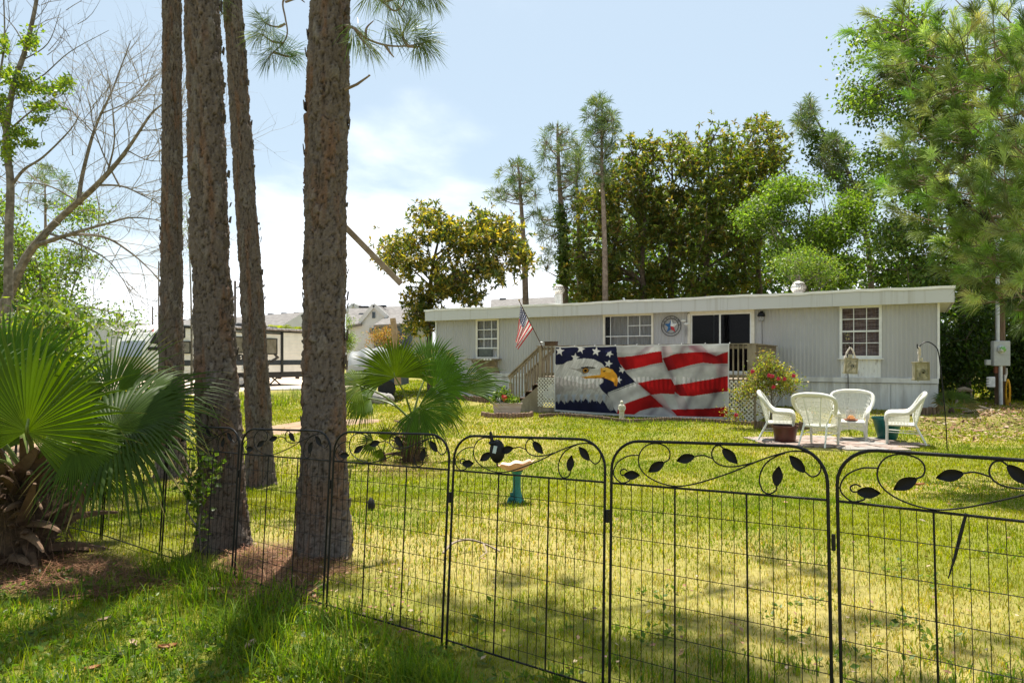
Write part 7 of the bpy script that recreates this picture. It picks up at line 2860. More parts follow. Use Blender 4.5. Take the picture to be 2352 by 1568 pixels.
# ================================================================== palms
def frond(t, hub, axis_d, nrm, rad, spread, nseg, root, cols, droop=0.35, split=0.5, pet_r=0.014, tipdry=0.25, fold=0.35, base_len=0.72):
    """fan leaf: hub point, direction of the middle segment, leaf normal"""
    hub = np.array(hub)
    a = np.array(axis_d, float)
    a /= np.linalg.norm(a)
    n = np.array(nrm, float)
    n = n - a * n.dot(a)
    n /= np.linalg.norm(n)
    b = np.cross(n, a)
    angs = np.linspace(-spread / 2, spread / 2, nseg)
    dth = spread / (nseg - 1)
    ts = np.array([0.02, 0.12, 0.28, split, 0.62, 0.75, 0.87, 0.95, 1.0])
    Vv, Ff, Cc = [], [], []
    k = 0
    col0 = jitter_col(cols, 1, 0.12)[0]
    for i, th in enumerate(angs):
        x = th / (spread / 2)
        L = rad * (base_len + (1 - base_len) * math.cos(x * math.pi / 2) ** 0.8) * (0.92 + 0.14 * RNG.random())
        d = a * math.cos(th) + b * math.sin(th)
        nn_ = n + np.cross(d, n) * RNG.normal(0, 0.28)
        nn_ /= np.linalg.norm(nn_)
        s = np.cross(nn_, d)
        lift = fold * (x ** 2) * 0.55
        dr = droop * (0.7 + 0.6 * RNG.random())
        brk = RNG.random() < 0.22
        for r, tt in enumerate(ts):
            w = math.tan(dth / 2) * L * min(tt, split) * 1.04
            if tt > split:
                w *= max(0.03, (1 - (tt - split) / (1 - split)) ** 1.05)
            c = hub + d * L * tt + n * L * tt * (lift - 0.10 * tt)
            g_ = dr * L * max(0, tt - 0.42) ** 2 * 1.9
            if brk and tt > 0.7:
                g_ += L * (tt - 0.7) * 0.75
                c = c - d * L * (tt - 0.7) * 0.45
            c = c + np.array((0, 0, -g_))
            rid = n * w * 0.85
            Vv += [c - s * w - rid * 0.5, c + rid * 0.7, c + s * w - rid * 0.5]
            cc = col0 * (0.88 + 0.24 * RNG.random())
            if tt > 0.85 and RNG.random() < tipdry:
                cc = np.array((0.30, 0.24, 0.09))
            if tt < 0.2:
                cc = cc * np.array((1.25, 1.15, 1.0))
            Cc += [cc * 0.92, cc * 1.08, cc * 0.92]
            if r:
                q = k + 3 * (r - 1)
                Ff += [(q, q + 1, q + 4, q + 3), (q + 1, q + 2, q + 5, q + 4)]
        k += 3 * len(ts)
    f = npmesh('frond', np.array(Vv), np.array(Ff), m_frond, t, col=np.array(Cc), smooth=False)
    # petiole
    root = Vector(root)
    h = Vector(hub)
    m = root.lerp(h, 0.5) + Vector((0, 0, 0.10 * (h - root).length))
    pts = catmull([root, m, h, h + Vector(a) * rad * 0.10], 5)
    mb = MB()
    nn = len(pts)
    mb.tube(pts, [pet_r * (1.5 - 0.9 * j / (nn - 1)) for j in range(nn)], 6)
    mb.build('petiole', m_petiole, f, smooth=True)
    return f


m_petiole = M('petiole_green', (0.09, 0.13, 0.025), 0.45, scale=6, col2=(0.16, 0.20, 0.045))
m_boot = M('palm_boot', (0.07, 0.038, 0.023), 0.9, scale=9, col2=(0.16, 0.098, 0.06), stretch=(1, 1, 0.4), bump=0.5)
m_fibre = M('palm_fibre', (0.05, 0.030, 0.018), 0.95, scale=16, col2=(0.10, 0.06, 0.035), bump=0.6)
C_FR = [(0.066, 0.112, 0.006), (0.078, 0.125, 0.007), (0.054, 0.098, 0.007)]
C_FRB = [(0.052, 0.092, 0.012), (0.060, 0.102, 0.014)]
C_FRL = [(0.060, 0.118, 0.012), (0.07, 0.13, 0.014)]


def boots(t, g, h, r, n, L, top=None):
    mb = MB()
    mb.lathe([(r * 0.8, -0.1), (r, 0.02), (r * 1.02, h * 0.4), (r * 0.85, h * 0.8), (r * 0.5, h)], g, 14)
    mb.build('trunk', m_fibre, t, smooth=True)
    me = None
    for k in range(n):
        z = h * (0.02 + 0.96 * RNG.random() ** 0.9)
        a = RNG.random() * 6.283
        if me is None:
            mb = MB()
            pts = [(0, 0, 0), (L * 0.3, 0, L * 0.25), (L * 0.7, 0, L * 0.50), (L, 0, L * 0.62)]
            vs, ws, ts_ = [], [0.038, 0.031, 0.022, 0.010], [0.013, 0.011, 0.008, 0.004]
            for (x, y, zz), w, th_ in zip(pts, ws, ts_):
                vs += [(x + th_, y - w, zz - th_), (x - th_, y - w * 0.8, zz + th_), (x - th_ * 2.0, y, zz + th_ * 1.6), (x - th_, y + w * 0.8, zz + th_), (x + th_, y + w, zz - th_)]
            fs = []
            for i in range(3):
                for j in range(5):
                    j2 = (j + 1) % 5
                    fs.append((i * 5 + j, i * 5 + j2, i * 5 + 5 + j2, i * 5 + 5 + j))
            fs.append((19, 18, 17, 16, 15))
            mb.add(vs, fs)
            o = mb.build('leaf_base', m_boot, t, local=True)
            me = o.data
        else:
            o = _link('leaf_base', me, None, t)
        rr = r * (1.0 if z < h * 0.6 else 0.8)
        o.location = (math.cos(a) * rr * 0.85, math.sin(a) * rr * 0.85, z)
        s = 0.55 + 0.8 * RNG.random()
        o.scale = (s * (0.8 + 0.6 * RNG.random()), s * (0.6 + 0.6 * RNG.random()), s)
        o.rotation_euler = (RNG.normal(0, .35), 0.35 - 0.55 * (z / h) + RNG.normal(0, .32), a + RNG.normal(0, .3))
    # hanging brown fibres
    mb = MB()
    for k in range(260):
        a, z = RNG.random() * 6.28, g.z + h * RNG.random()
        p = Vector((g.x + math.cos(a) * r * 1.1, g.y + math.sin(a) * r * 1.1, z))
        o_ = Vector((math.cos(a), math.sin(a), 0))
        mb.tube([p, p + o_ * (0.05 + .08 * RNG.random()) + Vector((0, 0, .02)), p + o_ * 0.13 + Vector((RNG.normal(0, .06), RNG.normal(0, .06), -0.1 - 0.12 * RNG.random()))], 0.0025, 3, cap=False)
    mb.build('fibres', m_boot, t, kind='stuff')


# left foreground palm
gP = gnd(48, 1283)
palm = thing('fan_palm', 'big fan palm in the left foreground with a shaggy brown stump', 'palm', gP)
boots(palm, gP, 0.70, 0.21, 125, 0.27)
topP = gP + Vector((0.03, 0, 0.62))
yP = gP.y
FR = [
    # hub(u,v,dy), axis(x,y,z), normal, rad, spread deg, droop, cols
    ((62, 990, -0.55), (0.16, -0.05, 1.0), (0.10, -0.95, 0.2), 0.86, 262, 0.20, C_FR),
    ((262, 990, -0.35), (0.95, -0.10, 0.10), (-0.10, -0.75, 0.75), 0.76, 300, 0.42, C_FRB),
    ((275, 965, -0.15), (0.9, 0.05, 0.42), (-0.35, -0.62, 0.75), 0.92, 150, 0.42, C_FRB),
    ((255, 915, 0.40), (0.50, 0.10, 0.95), (-0.35, -0.85, 0.30), 0.84, 150, 0.15, C_FRB),
    ((-60, 960, -0.10), (-0.6, 0, 0.8), (0.3, -0.8, 0.4), 0.85, 230, 0.3, C_FR),
    ((20, 900, 0.45), (-0.15, 0.1, 1.0), (0.1, -0.9, 0.2), 0.92, 220, 0.2, C_FRL),
    ((150, 965, 0.55), (0.35, 0.35, 0.9), (-0.2, -0.9, 0.35), 0.72, 220, 0.25, C_FRB),
    ((175, 1020, -0.5), (0.85, -0.25, -0.35), (0.2, -0.85, 0.5), 0.48, 140, 0.35, C_FR),
    ((-40, 1060, -0.5), (-0.7, -0.3, -0.2), (0.0, -0.8, 0.6), 0.7, 200, 0.5, C_FR),
    ((200, 1060, 0.45), (0.8, 0.3, -0.25), (-0.1, -0.7, 0.7), 0.5, 190, 0.4, C_FR),
    ((0, 1040, 0.3), (-0.5, 0.4, 0.3), (0.1, -0.8, 0.5), 0.75, 220, 0.5, C_FR),
]
for (u, v, dy), a, n, rad, sp, dr, cols in FR:
    frond(palm, px(u, v, yP + dy), a, n, rad, R(sp), 30 if dr == 0.15 else 54, topP + Vector((RNG.normal(0, .03), RNG.normal(0, .03), 0)), cols, droop=dr, split=0.32 if dr == 0.15 else 0.50, base_len=0.8)
# a dead hanging boot and dry strands at its right
mb = MB()
for k in range(7):
    p = px(196 - 4 * k, 1120 + 2 * k, yP - 0.1)
    mb.tube([px(176, 1095, yP - 0.05), p, p + Vector((0.02 * k - .03, -.02, -0.18))], [0.012, 0.016, 0.004], 5)
mb.build('dead_leaf', m_boot, palm)

# middle palm
gM = gpos(945, 1062, 0)
palm2 = thing('fan_palm', 'medium fan palm in the middle of the lawn before the home', 'palm', gM)
boots(palm2, gM, 0.72, 0.155, 36, 0.17)
topM = gM + Vector((0.0, 0, 0.70))
yM = gM.y
FR2 = [
    ((908, 866, -0.45), (-0.22, -0.05, 1.0), (0.05, -0.93, 0.30), 0.80, 205, 0.16, C_FR),
    ((826, 886, -0.15), (-0.85, -0.1, 0.25), (0.1, -0.75, 0.7), 0.62, 230, 0.65, C_FR),
    ((998, 890, -0.35), (0.60, -0.05, 0.80), (-0.2, -0.92, 0.25), 0.80, 185, 0.20, C_FRL),
    ((1052, 896, -0.10), (0.96, -0.05, 0.42), (0.05, -0.75, 0.6), 1.0, 84, 0.34, C_FRL),
    ((962, 935, -0.55), (0.75, -0.35, -0.55), (-0.1, -0.9, 0.45), 0.74, 200, 0.30, C_FRL),
    ((985, 850, 0.40), (0.4, 0.25, 0.95), (-0.1, -0.9, 0.3), 0.80, 200, 0.2, C_FRL),
    ((852, 915, 0.30), (-0.8, 0.2, -0.15), (0.0, -0.7, 0.7), 0.60, 220, 0.55, C_FR),
    ((1012, 935, 0.25), (0.85, 0.2, -0.2), (0.0, -0.7, 0.7), 0.55, 160, 0.5, C_FR),
]
for (u, v, dy), a, n, rad, sp, dr, cols in FR2:
    frond(palm2, px(u, v, yM + dy), a, n, rad, R(sp), 44 if sp > 100 else 24, topM + Vector((RNG.normal(0, .03), RNG.normal(0, .03), 0)), cols, droop=dr, split=0.58, base_len=0.84, pet_r=0.013)
gS = gpos(880, 1062, 0)
palm3 = thing('small_palm', 'small dark fan palm at the left foot of the middle palm', 'palm', gS)
mb = MB()
mb.lathe([(0.05, -0.05), (0.06, 0.05), (0.03, 0.16)], gS, 8)
mb.build('trunk', m_fibre, palm3)
for (u, v, dy), a, n, rad, sp in (((885, 1012, -0.1), (0.05, 0, 1), (0.2, -0.9, 0.2), 0.36, 110), ((858, 1012, -0.15), (-0.7, -0.1, -0.3), (0, -0.8, 0.6), 0.36, 170), ((874, 1030, -0.2), (-0.3, -0.2, -0.8), (0.2, -0.9, 0.3), 0.30, 90)):
    frond(palm3, px(u, v, gS.y + dy), a, n, rad, R(sp), 16, gS + Vector((0, 0, 0.12)), C_FR, droop=0.2, split=0.5, pet_r=0.007)
for lab, u, v, Y in (('left one of two small palms peeking over the trailer roof', 642, 752, 52), ('right one of two small palms peeking over the trailer roof', 683, 755, 52)):
    t = thing('small_palm', lab, 'palm', gp(u, Y))
    mb = MB()
    mb.tube([gp(u, Y), px(u, v + 8, Y)], 0.16, 8)
    mb.build('trunk', m_fibre, t)
    for k in range(9):
        a = 2 * math.pi * k / 9
        frond(t, px(u, v + 6, Y) + Vector((0.35 * math.cos(a), 0.35 * math.sin(a), 0.15)), (math.cos(a), math.sin(a), 0.55), (-0.3 * math.cos(a), -0.3 * math.sin(a) - 0.5, 0.8), 0.75, R(150), 14, px(u, v + 10, Y), C_YEL[:2], droop=0.4, pet_r=0.02)
gF = gpos(2185, 948, 0)
pf = thing('small_palm', 'small brownish green palmetto at the right corner of the home', 'palm', gF)
mb = MB()
mb.lathe([(0.07, -0.05), (0.08, 0.06), (0.04, 0.16)], gF, 8)
mb.build('trunk', m_fibre, pf)
for k in range(7):
    a = -0.4 + k * 0.62
    frond(pf, gF + Vector((0.28 * math.cos(a), -0.12 + 0.1 * math.sin(a), 0.26 + 0.10 * math.sin(a))), (math.cos(a), -0.2, 0.35 + 0.6 * max(0, math.sin(a))), (0, -0.8, 0.6), 0.48, R(130), 14, gF + Vector((0, 0, 0.1)), C_YEL[2:] + [(0.16, 0.12, 0.04)], droop=0.4, pet_r=0.01)

# ================================================================== rose bush, planter flowers, small plants
gR = gpos(1772, 984, 0)
YR = gR.y
rose = crown_tree('rose_bush', 'rose bush with red flowers at the right corner of the deck', 'rose bush', gR, [(1772, 920, YR), (1770, 860, YR)],
                  [[(1690, 905), (1710, 870), (1735, 845), (1760, 825), (1790, 835), (1806, 850), (1815, 880), (1800, 920), (1790, 975), (1740, 975), (1725, 945), (1705, 930)], [(1752, 790), (1766, 795), (1772, 830), (1755, 840)], [(1806, 858), (1850, 868), (1845, 885), (1810, 900)], [(1660, 945), (1695, 935), (1700, 965), (1668, 965)]],
                  220, 24, 0.072, 0.12, [(0.16, 0.18, 0.03), (0.24, 0.24, 0.045), (0.11, 0.14, 0.025), (0.28, 0.22, 0.06), (0.18, 0.11, 0.04)], m_leaf, m_barkg, 0.45, r0=0.025, limbs=26, ratio=0.55)
m_red = M('red_petal', (0.42, 0.012, 0.035), 0.5, scale=30, col2=(0.55, 0.03, 0.08))
for u, v in ((1728, 853), (1766, 862), (1773, 864), (1788, 869), (1801, 870), (1776, 888), (1822, 863), (1690, 953)):
    c = px(u, v, YR - 0.42 + RNG.normal(0, .05))
    mb = MB()
    for k in range(9):
        a = k * 2.4
        r = 0.018 + 0.003 * k
        p = c + Vector((math.cos(a) * r, -0.01, math.sin(a) * r))
        mb.ball(tuple(p), 0.024, 6, 4, (1, 0.6, 0.8))
    mb.build('rose_flower', m_red, rose)
g, W, hp = PLANTER
pf_ = thing('flowering_plant', 'leafy plant with a single red flower growing in the pale planter', 'plant', Vector((g.x, g.y, g.z + hp - 0.04)))
q = poly_pts([(1132, 922), (1140, 900), (1155, 893), (1172, 898), (1190, 915), (1194, 925)], 90)
yy = g.y + RNG.normal(0, .12, len(q))
P = np.repeat(np.stack([(q[:, 0] - CX) / F * yy, yy, CAMH - (q[:, 1] - HY) / F * yy], 1), 8, 0) + RNG.normal(0, .05, (len(q) * 8, 3))
V, Fc, Cc = leaf_cards(P, rand_dirs(len(P)), 0.10, 0.055, jitter_col(C_YEL + C_BRIGHT + C_VINE, len(P)), fold=False)
npmesh('leaves', V, Fc, m_leaf, pf_, col=Cc, kind='stuff')
mb = MB()
for k in range(10):
    p = px(1138 + 6 * k, 924, g.y)
    mb.tube([p, p + Vector((RNG.normal(0, .06), 0, 0.18)), p + Vector((RNG.normal(0, .1), 0, 0.36))], 0.006, 4)
mb.build('stems', m_petiole, pf_, kind='stuff')
c = px(1158, 913, g.y - 0.3)
mb = MB()
for k in range(16):
    a = k * 2.4
    r = 0.012 * math.sqrt(k) * 1.6
    mb.ball(tuple(c + Vector((math.cos(a) * r, 0.004 * k, math.sin(a) * r))), 0.032, 6, 4, (1, .6, 1))
mb.build('flower', M('scarlet_petal', (0.55, 0.02, 0.015), 0.5), pf_)
gY = gpos(1858, 966, 0)
yp = thing('flowering_plant', 'small plant with yellow flowers behind the left wicker chair', 'plant', gY)
q = poly_pts([(1840, 960), (1845, 945), (1880, 938), (1884, 962)], 50)
yy = gY.y + RNG.normal(0, .12, len(q))
P = np.repeat(np.stack([(q[:, 0] - CX) / F * yy, yy, CAMH - (q[:, 1] - HY) / F * yy], 1), 8, 0) + RNG.normal(0, .04, (len(q) * 8, 3))
V, Fc, Cc = leaf_cards(P, rand_dirs(len(P)), 0.08, 0.05, jitter_col(C_BRIGHT, len(P)), fold=False)
npmesh('leaves', V, Fc, m_leaf, yp, col=Cc, kind='stuff')
mb = MB()
for k in range(12):
    c = px(1858 + RNG.normal(0, 8), 951 + RNG.normal(0, 5), gY.y - 0.2)
    for j in range(6):
        a = j * 1.05
        mb.ball(tuple(c + Vector((0.02 * math.cos(a), 0, 0.02 * math.sin(a)))), 0.017, 5, 4)
mb.build('flowers', M('yellow_petal', (0.65, 0.36, 0.03), 0.5), yp, kind='stuff')
# vine climbing the fence beside the second trunk
gV = gpos(462, 1268, 0)
vn = thing('climbing_vine', 'leafy vine climbing the fence at the second pine trunk', 'vine', gV)
mb = MB()
y_ = gV.y - 0.35
for uv in ([(462, 1268), (458, 1200), (468, 1130), (462, 1080), (480, 1040)], [(460, 1220), (430, 1170), (440, 1120), (425, 1090)], [(466, 1130), (490, 1090), (486, 1060)]):
    mb.tube(catmull([px(u, v, y_) for u, v in uv], 5), 0.006, 5)
mb.build('stem', m_barkg, vn)
q = np.vstack([poly_pts([(420, 1095), (470, 1035), (500, 1050), (500, 1090), (480, 1140), (445, 1150)], 60), poly_pts([(420, 1110), (470, 1100), (470, 1250), (440, 1200)], 45)])
yy = y_ + RNG.normal(0, .08, len(q))
P = np.stack([(q[:, 0] - CX) / F * yy, yy, CAMH - (q[:, 1] - HY) / F * yy], 1)
P = np.repeat(P, 2, 0) + RNG.normal(0, .03, (len(q) * 2, 3))
V, Fc, Cc = leaf_cards(P, rand_dirs(len(P)), 0.055, 0.036, jitter_col(C_VINE + C_BRIGHT[:1], len(P)))
npmesh('leaves', V, Fc, m_leaf, vn, col=Cc, kind='stuff')

# ================================================================== grass
def keep_off(x, y):
    """False where a home, deck, patio, sand or trunk stands"""
    d = (x - HL.x) * EY.x + (y - HL.y) * EY.y
    a = (x - HL.x) * EX.x + (y - HL.y) * EX.y
    ok = ~((d > -0.15) & (d < HD + 1) & (a > -0.4) & (a < HLEN + 0.3))
    ok &= ~((d > DY - 0.05) & (d < 0) & (a > dxl - 1.3) & (a < dxr + 0.05))
    u = CX + x / y * F
    v = HY + F * (CAMH - gz(x, y)) / y
    ok &= ~((v < 909) & (u < 900) & (v > 862) & (y > 27))
    for pgn in ([(560, 990), (640, 999), (740, 985), (800, 976), (865, 971), (880, 963), (800, 963), (700, 968), (620, 978)], [(-120, 1075), (60, 1060), (180, 1035), (280, 1022), (380, 1003), (330, 996), (200, 1006), (60, 1022), (-150, 1035)]):
        ok &= ~(in_poly(pgn, u, v) & (RNG.random(len(x)) < 0.93))
    ok &= ~(in_poly([(1748, 1016), (1840, 1036), (1960, 1040), (2112, 1022), (2045, 1004), (1900, 1000)], u, v) & (RNG.random(len(x)) < 0.96))
    for p, r in zip(TR, (0.22, 0.2, 0.2, 0.22)):
        ok &= np.hypot(x - p.x, y - p.y) > r
    return ok


def strawness(x, y):
    s = np.zeros(len(x))
    for mx, my, r in MULCH:
        s = np.maximum(s, sstep(r, 0.25 * r, np.hypot(x - mx, y - my) + (fbm(x * 4, y * 4, 5) - 0.5) * 1.5))
    s = np.maximum(s, sstep(1.05, 0.35, np.hypot((x - p_l.x) * 0.7, y - p_l.y + 0.2) + (fbm(x * 3, y * 3, 6) - 0.5) * 1.2))
    s = np.maximum(s, 0.75 * sstep(4.5, 1.5, np.hypot((x - p_c.x) * 0.55, (y - p_c.y) * 1.6) + (fbm(x * 2, y * 2, 8) - 0.5) * 2))
    return s


def lawn(y0, y1, dens, h, w, widen=0.80, side=1.2):
    xw = widen * y1 + side
    n = int((y1 - y0) * 2 * xw * dens)
    x, y = RNG.uniform(-xw, xw, n), RNG.uniform(y0, y1, n)
    k = np.abs(x) < widen * y + side
    x, y = x[k], y[k]
    k = keep_off(x, y)
    dr, st = dryness(x, y), strawness(x, y)
    clump = fbm(x * 5, y * 5, 61)
    k &= RNG.random(len(x)) < (1 - (0.12 + 0.35 * sstep(7.5, 3.0, y)) * dr) * (1 - 0.7 * st) * (0.35 + 1.1 * clump)
    x, y, dr, clump = x[k], y[k], dr[k], clump[k]
    n = len(x)
    z = gzr(x, y)
    hh = h * (0.45 + 0.9 * RNG.random(n)) * (0.65 + 0.8 * clump)
    a = RNG.random(n) * 2 * np.pi
    lean = np.abs(RNG.normal(0, 0.55, n))
    ww = w * (0.6 + 0.8 * RNG.random(n))
    fa = RNG.random(n) * 2 * np.pi
    sx, sy = np.cos(fa) * ww, np.sin(fa) * ww
    B = np.stack([x, y, z - 0.008], 1)
    S = np.stack([sx, sy, np.zeros(n)], 1)
    Mi = B + np.stack([np.cos(a) * lean * hh * .4, np.sin(a) * lean * hh * .4, hh * .62], 1)
    T = B + np.stack([np.cos(a) * lean * hh * 1.1, np.sin(a) * lean * hh * 1.1, hh * (1.05 - 0.25 * np.minimum(lean, 1.5))], 1)
    V = np.stack([B - S, B + S, Mi + S * .7, T, Mi - S * .7], 1).reshape(-1, 3)
    b = (np.arange(n) * 5)[:, None]
    green = np.array((0.210, 0.228, 0.009))
    deep = np.array((0.120, 0.175, 0.010))
    tan = np.array((0.36, 0.27, 0.09))
    m = np.clip(fbm(x * 0.9, y * 0.9, 71) * 3.0 - 1.0, 0, 1)[:, None]
    c = green * m + deep * (1 - m)
    near = sstep(7.5, 3.0, y)
    pt = np.clip(0.04 + 0.10 * near + (0.15 + 0.38 * near) * dr, 0, 0.7)
    c = np.where((RNG.random(n) < pt)[:, None], tan, c)
    c = c * (0.75 + 0.5 * RNG.random((n, 1)))
    return V, np.concatenate([b + np.array([[0, 1, 2, 4]])], 0), np.concatenate([b + np.array([[4, 2, 3, 3]])], 0)[:, :3], np.repeat(c, 5, 0)


def build_grass(name, parts, label):
    Vs, Qs, Ts, Cs, k = [], [], [], [], 0
    for V, Q, T, C in parts:
        Vs.append(V)
        Qs.append(Q + k)
        Ts.append(T + k)
        Cs.append(C)
        k += len(V)
    V, Q, T, C = np.vstack(Vs), np.vstack(Qs), np.vstack(Ts), np.vstack(Cs)
    # quads split so that one polygon size serves the whole mesh
    tri = np.vstack([Q[:, [0, 1, 2]], Q[:, [0, 2, 3]], T])
    o = npmesh(name, V, tri, m_grass, None, col=C, kind='stuff')
    tag(o, label, 'grass')
    return o


build_grass('grass', [lawn(1.9, 5.0, 5600, 0.038, 0.0022), lawn(5.0, 8.5, 3000, 0.042, 0.0034), lawn(8.5, 14, 1300, 0.046, 0.0056), lawn(14, 25, 420, 0.055, 0.010), lawn(25, 48, 70, 0.08, 0.024)],
            'short yellow green lawn grass covering the yard')


def long_blades(P, h, w, cols, lean=0.55):
    n = len(P)
    a = RNG.random(n) * 2 * np.pi
    hh = h * (0.45 + 0.75 * RNG.random(n))
    le = np.abs(RNG.normal(0, lean, n)) + 0.12
    fa = a + np.pi / 2
    S = np.stack([np.cos(fa), np.sin(fa), np.zeros(n)], 1) * w * (0.6 + 0.7 * RNG.random((n, 1)))
    D = np.stack([np.cos(a), np.sin(a), np.zeros(n)], 1)
    rows = []
    for t in (0, 0.35, 0.7, 1.0):
        c = P + D * (hh * le * t ** 1.8)[:, None] + np.array((0, 0, 1)) * (hh * (t - 0.42 * np.minimum(le, 1.4) * t ** 2.2))[:, None]
        k = (1.0, 0.9, 0.6, 0.06)[(0, 0.35, 0.7, 1.0).index(t)]
        rows += [c - S * k, c + S * k]
    V = np.stack(rows, 1).reshape(-1, 3)
    b = (np.arange(n) * 8)[:, None]
    Fc = np.concatenate([b + np.array([[2 * i, 2 * i + 1, 2 * i + 3, 2 * i + 2]]) for i in range(3)], 0)
    C = np.repeat(jitter_col(cols, n, 0.2), 8, 0)
    return V, Fc, C


def ground_pts(poly, n, clump=0.0, nc=40):
    q = poly_pts(poly, nc if clump else n)
    g_ = np.array([tuple(gnd(u, v)) for u, v in q])
    if clump:
        k = n // nc
        g_ = np.repeat(g_, k, 0) + RNG.normal(0, clump, (nc * k, 3))
    g_[:, 2] = gzr(g_[:, 0], g_[:, 1])
    return g_


C_LG = [(0.10, 0.175, 0.014), (0.13, 0.20, 0.016), (0.08, 0.145, 0.014), (0.18, 0.22, 0.02)]
tall = [long_blades(ground_pts([(500, 1395), (640, 1360), (760, 1400), (900, 1470), (900, 1568), (600, 1600), (520, 1480)], 1500, 0.06, 110), 0.19, 0.0032, C_LG),
        long_blades(ground_pts([(-60, 1400), (120, 1360), (300, 1340), (480, 1370), (520, 1440), (420, 1600), (-60, 1640)], 1500, 0.06, 100), 0.14, 0.0028, C_LG),
        long_blades(ground_pts([(330, 1290), (480, 1290), (560, 1380), (480, 1400), (360, 1350)], 700, 0.05, 35), 0.20, 0.003, C_LG),
        long_blades(ground_pts([(900, 1500), (1020, 1500), (1060, 1640), (880, 1640)], 1100, 0.05, 40), 0.15, 0.003, C_LG),
        long_blades(ground_pts([(1040, 1560), (2352, 1450), (2400, 1640), (1000, 1680)], 1800, 0.05, 100), 0.075, 0.003, C_LG),
        long_blades(ground_pts([(540, 905), (720, 900), (725, 930), (545, 935)], 900, 0.12, 60), 0.42, 0.010, C_YEL[:2] + C_BRIGHT),
        long_blades(ground_pts([(1300, 970), (1660, 972), (1650, 978), (1300, 975)], 260, 0.05, 40), 0.16, 0.006, C_YEL + C_BRIGHT)]
V, Fc, Cc = cat(tall)
tg = npmesh('tall_grass', V, Fc, m_grass, None, col=Cc, kind='stuff')
tag(tg, 'long green grass clumps along the near side of the fence', 'grass')
# broad leaved weeds
wp = np.vstack([ground_pts([(-50, 1330), (300, 1300), (700, 1400), (1050, 1500), (1000, 1640), (-50, 1640)], 900), ground_pts([(1000, 1400), (2352, 1250), (2352, 1640), (1000, 1640)], 130, 0.08, 40), ground_pts([(560, 1340), (720, 1350), (700, 1400), (560, 1390)], 120, 0.05, 12)])
P = np.repeat(wp, 5, 0)
D = unit(rand_dirs(len(P)) * np.array((1, 1, 0.4)) + np.array((0, 0, 0.45)))
P = P + D * 0.012 + np.array((0, 0, 0.02)) * RNG.random((len(P), 1))
L = 0.035 * (0.5 + RNG.random(len(P)))
V, Fc, Cc = leaf_cards(P, D, L, L * 0.55, jitter_col([(0.10, 0.165, 0.02), (0.14, 0.20, 0.025), (0.08, 0.13, 0.018)], len(P)))
wdz = npmesh('weeds', V, Fc, m_leaf, None, col=Cc, kind='stuff')
tag(wdz, 'low broad leaved weeds among the grass near the fence', 'weeds')
# pine straw and litter
sp_ = []
for poly, n in (([(540, 1260), (700, 1255), (730, 1330), (680, 1400), (560, 1390), (500, 1320)], 3800), ([(-40, 1290), (140, 1270), (300, 1300), (420, 1340), (200, 1380), (-40, 1350)], 2800), ([(340, 1080), (460, 1080), (470, 1130), (330, 1120)], 700), ([(860, 1060), (1000, 1060), (1010, 1100), (850, 1100)], 800), ([(690, 1285), (780, 1280), (800, 1320), (720, 1340)], 350)):
    sp_.append(ground_pts(poly, n))
P = np.vstack(sp_)
n = len(P)
a = RNG.random(n) * 2 * np.pi
d = np.stack([np.cos(a), np.sin(a), RNG.normal(0.06, 0.12, n)], 1) * (0.10 + 0.10 * RNG.random((n, 1)))
s = np.stack([-np.sin(a), np.cos(a), np.zeros(n)], 1) * 0.0016
P = P + np.array((0, 0, 0.006)) + np.array((0, 0, 0.03)) * RNG.random((n, 1)) ** 2
V = np.stack([P - s, P + s, P + d + s, P + d - s], 1).reshape(-1, 3)
stw = npmesh('pine_straw', V, np.arange(n * 4).reshape(n, 4), VC('straw', rough=0.8, spec=0.15, bscale=4), None, col=np.repeat(jitter_col([(0.22, 0.105, 0.055), (0.16, 0.075, 0.04), (0.28, 0.16, 0.09), (0.11, 0.055, 0.033)], n), 4, 0), kind='stuff')
tag(stw, 'reddish brown fallen pine needles round the trunks and the palm stump', 'pine straw')
lp_ = np.vstack([ground_pts([(2100, 965), (2352, 930), (2400, 1010), (2200, 1020), (2080, 1000)], 520), ground_pts([(2240, 925), (2352, 925), (2352, 950), (2250, 955)], 420), ground_pts([(480, 1240), (900, 1240), (1000, 1480), (520, 1400)], 160), ground_pts([(1100, 1200), (2352, 1080), (2352, 1560), (1100, 1560)], 120)])
P = lp_ + np.array((0, 0, 0.03))
D = unit(rand_dirs(len(P)) * np.array((1, 1, 0.3)))
sc_ = np.clip(P[:, 1] / 14, 0.35, 1.2)
V, Fc, Cc = leaf_cards(P, D, 0.12 * sc_ * (0.6 + .6 * RNG.random(len(P))), 0.06 * sc_, jitter_col([(0.30, 0.18, 0.10), (0.22, 0.12, 0.07), (0.38, 0.28, 0.19)], len(P)), up=1.5)
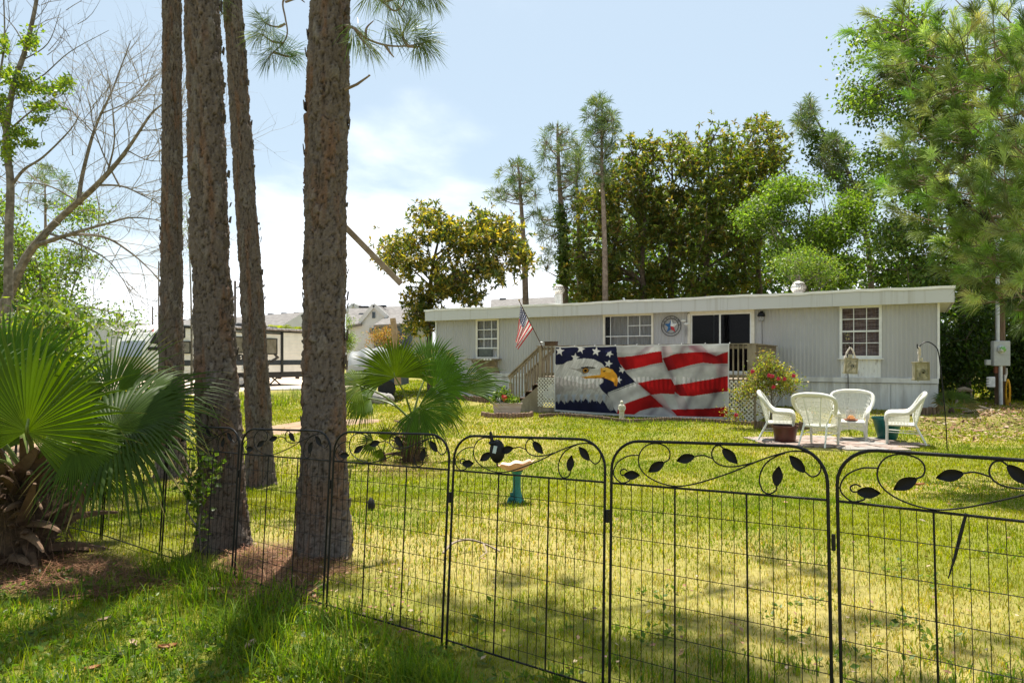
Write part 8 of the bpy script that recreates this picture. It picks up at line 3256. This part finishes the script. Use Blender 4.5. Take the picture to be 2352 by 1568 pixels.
ll = npmesh('leaf_litter', V, Fc, VC('dry_litter', rough=0.7, trans=0.12, tint=(1, 1, 1), spec=0.15, bscale=4), None, col=Cc, kind='stuff')
tag(ll, 'scattered dry brown leaves on the lawn', 'leaf litter')
# big fallen magnolia leaves one can point at
m_fleaf = M('dry_leaf', (0.26, 0.11, 0.035), 0.6, scale=18, col2=(0.42, 0.20, 0.07))
m_fleaf2 = M('pale_dry_leaf', (0.36, 0.24, 0.16), 0.7, scale=18, col2=(0.48, 0.36, 0.26))
for u, v, s, rz, mm, lab in ((386, 1508, 0.048, 0.3, m_fleaf, 'orange brown curled leaf in the sunny foreground grass'), (575, 1500, 0.045, 1.4, m_fleaf2, 'pale brown leaf standing in the tall grass before the fence'),
                             (306, 1498, 0.036, 2.4, m_fleaf2, 'small dull brown leaf on the edge of the trunk shadow'), (212, 1556, 0.036, 0.5, m_fleaf, 'dark brown leaf at the bottom edge near the left corner'),
                             (490, 1368, 0.045, 0.1, m_fleaf2, 'grey dry leaf below the fence between palm and trunk'), (2110, 1119, 0.08, 0.0, m_fleaf, 'brown dry leaf on the lawn seen through the rightmost scroll panel'),
                             (240, 1440, 0.036, 0.9, m_fleaf2, 'thin brown leaf in the shaded grass below the fan palm')):
    g = gpos(u, v, 0.035)
    t = thing('fallen_leaf', lab, 'leaf', g)
    mb = MB()

    def lf(a, b):
        w = 0.5 * s * math.sin(math.pi * (0.04 + 0.92 * a)) ** 0.8
        x, y_ = s * (a - 0.5) * 2, w * (b - 0.5) * 2
        z = 0.35 * s * ((b - 0.5) * 2) ** 2 + 0.30 * s * (a - 0.5) ** 2 * 2
        c, sn = math.cos(rz), math.sin(rz)
        return (g.x + x * c - y_ * sn, g.y + x * sn + y_ * c, g.z + z)
    mb.grid(lf, 8, 4)
    mb.build('blade', mm, t, smooth=True)
    mb = MB()
    mb.tube([lf(0, .5), tuple(Vector(lf(0, .5)) - (Vector(lf(0.3, .5)) - Vector(lf(0, .5))) * 0.8)], 0.002, 4)
    mb.build('stalk', m_stick, t)
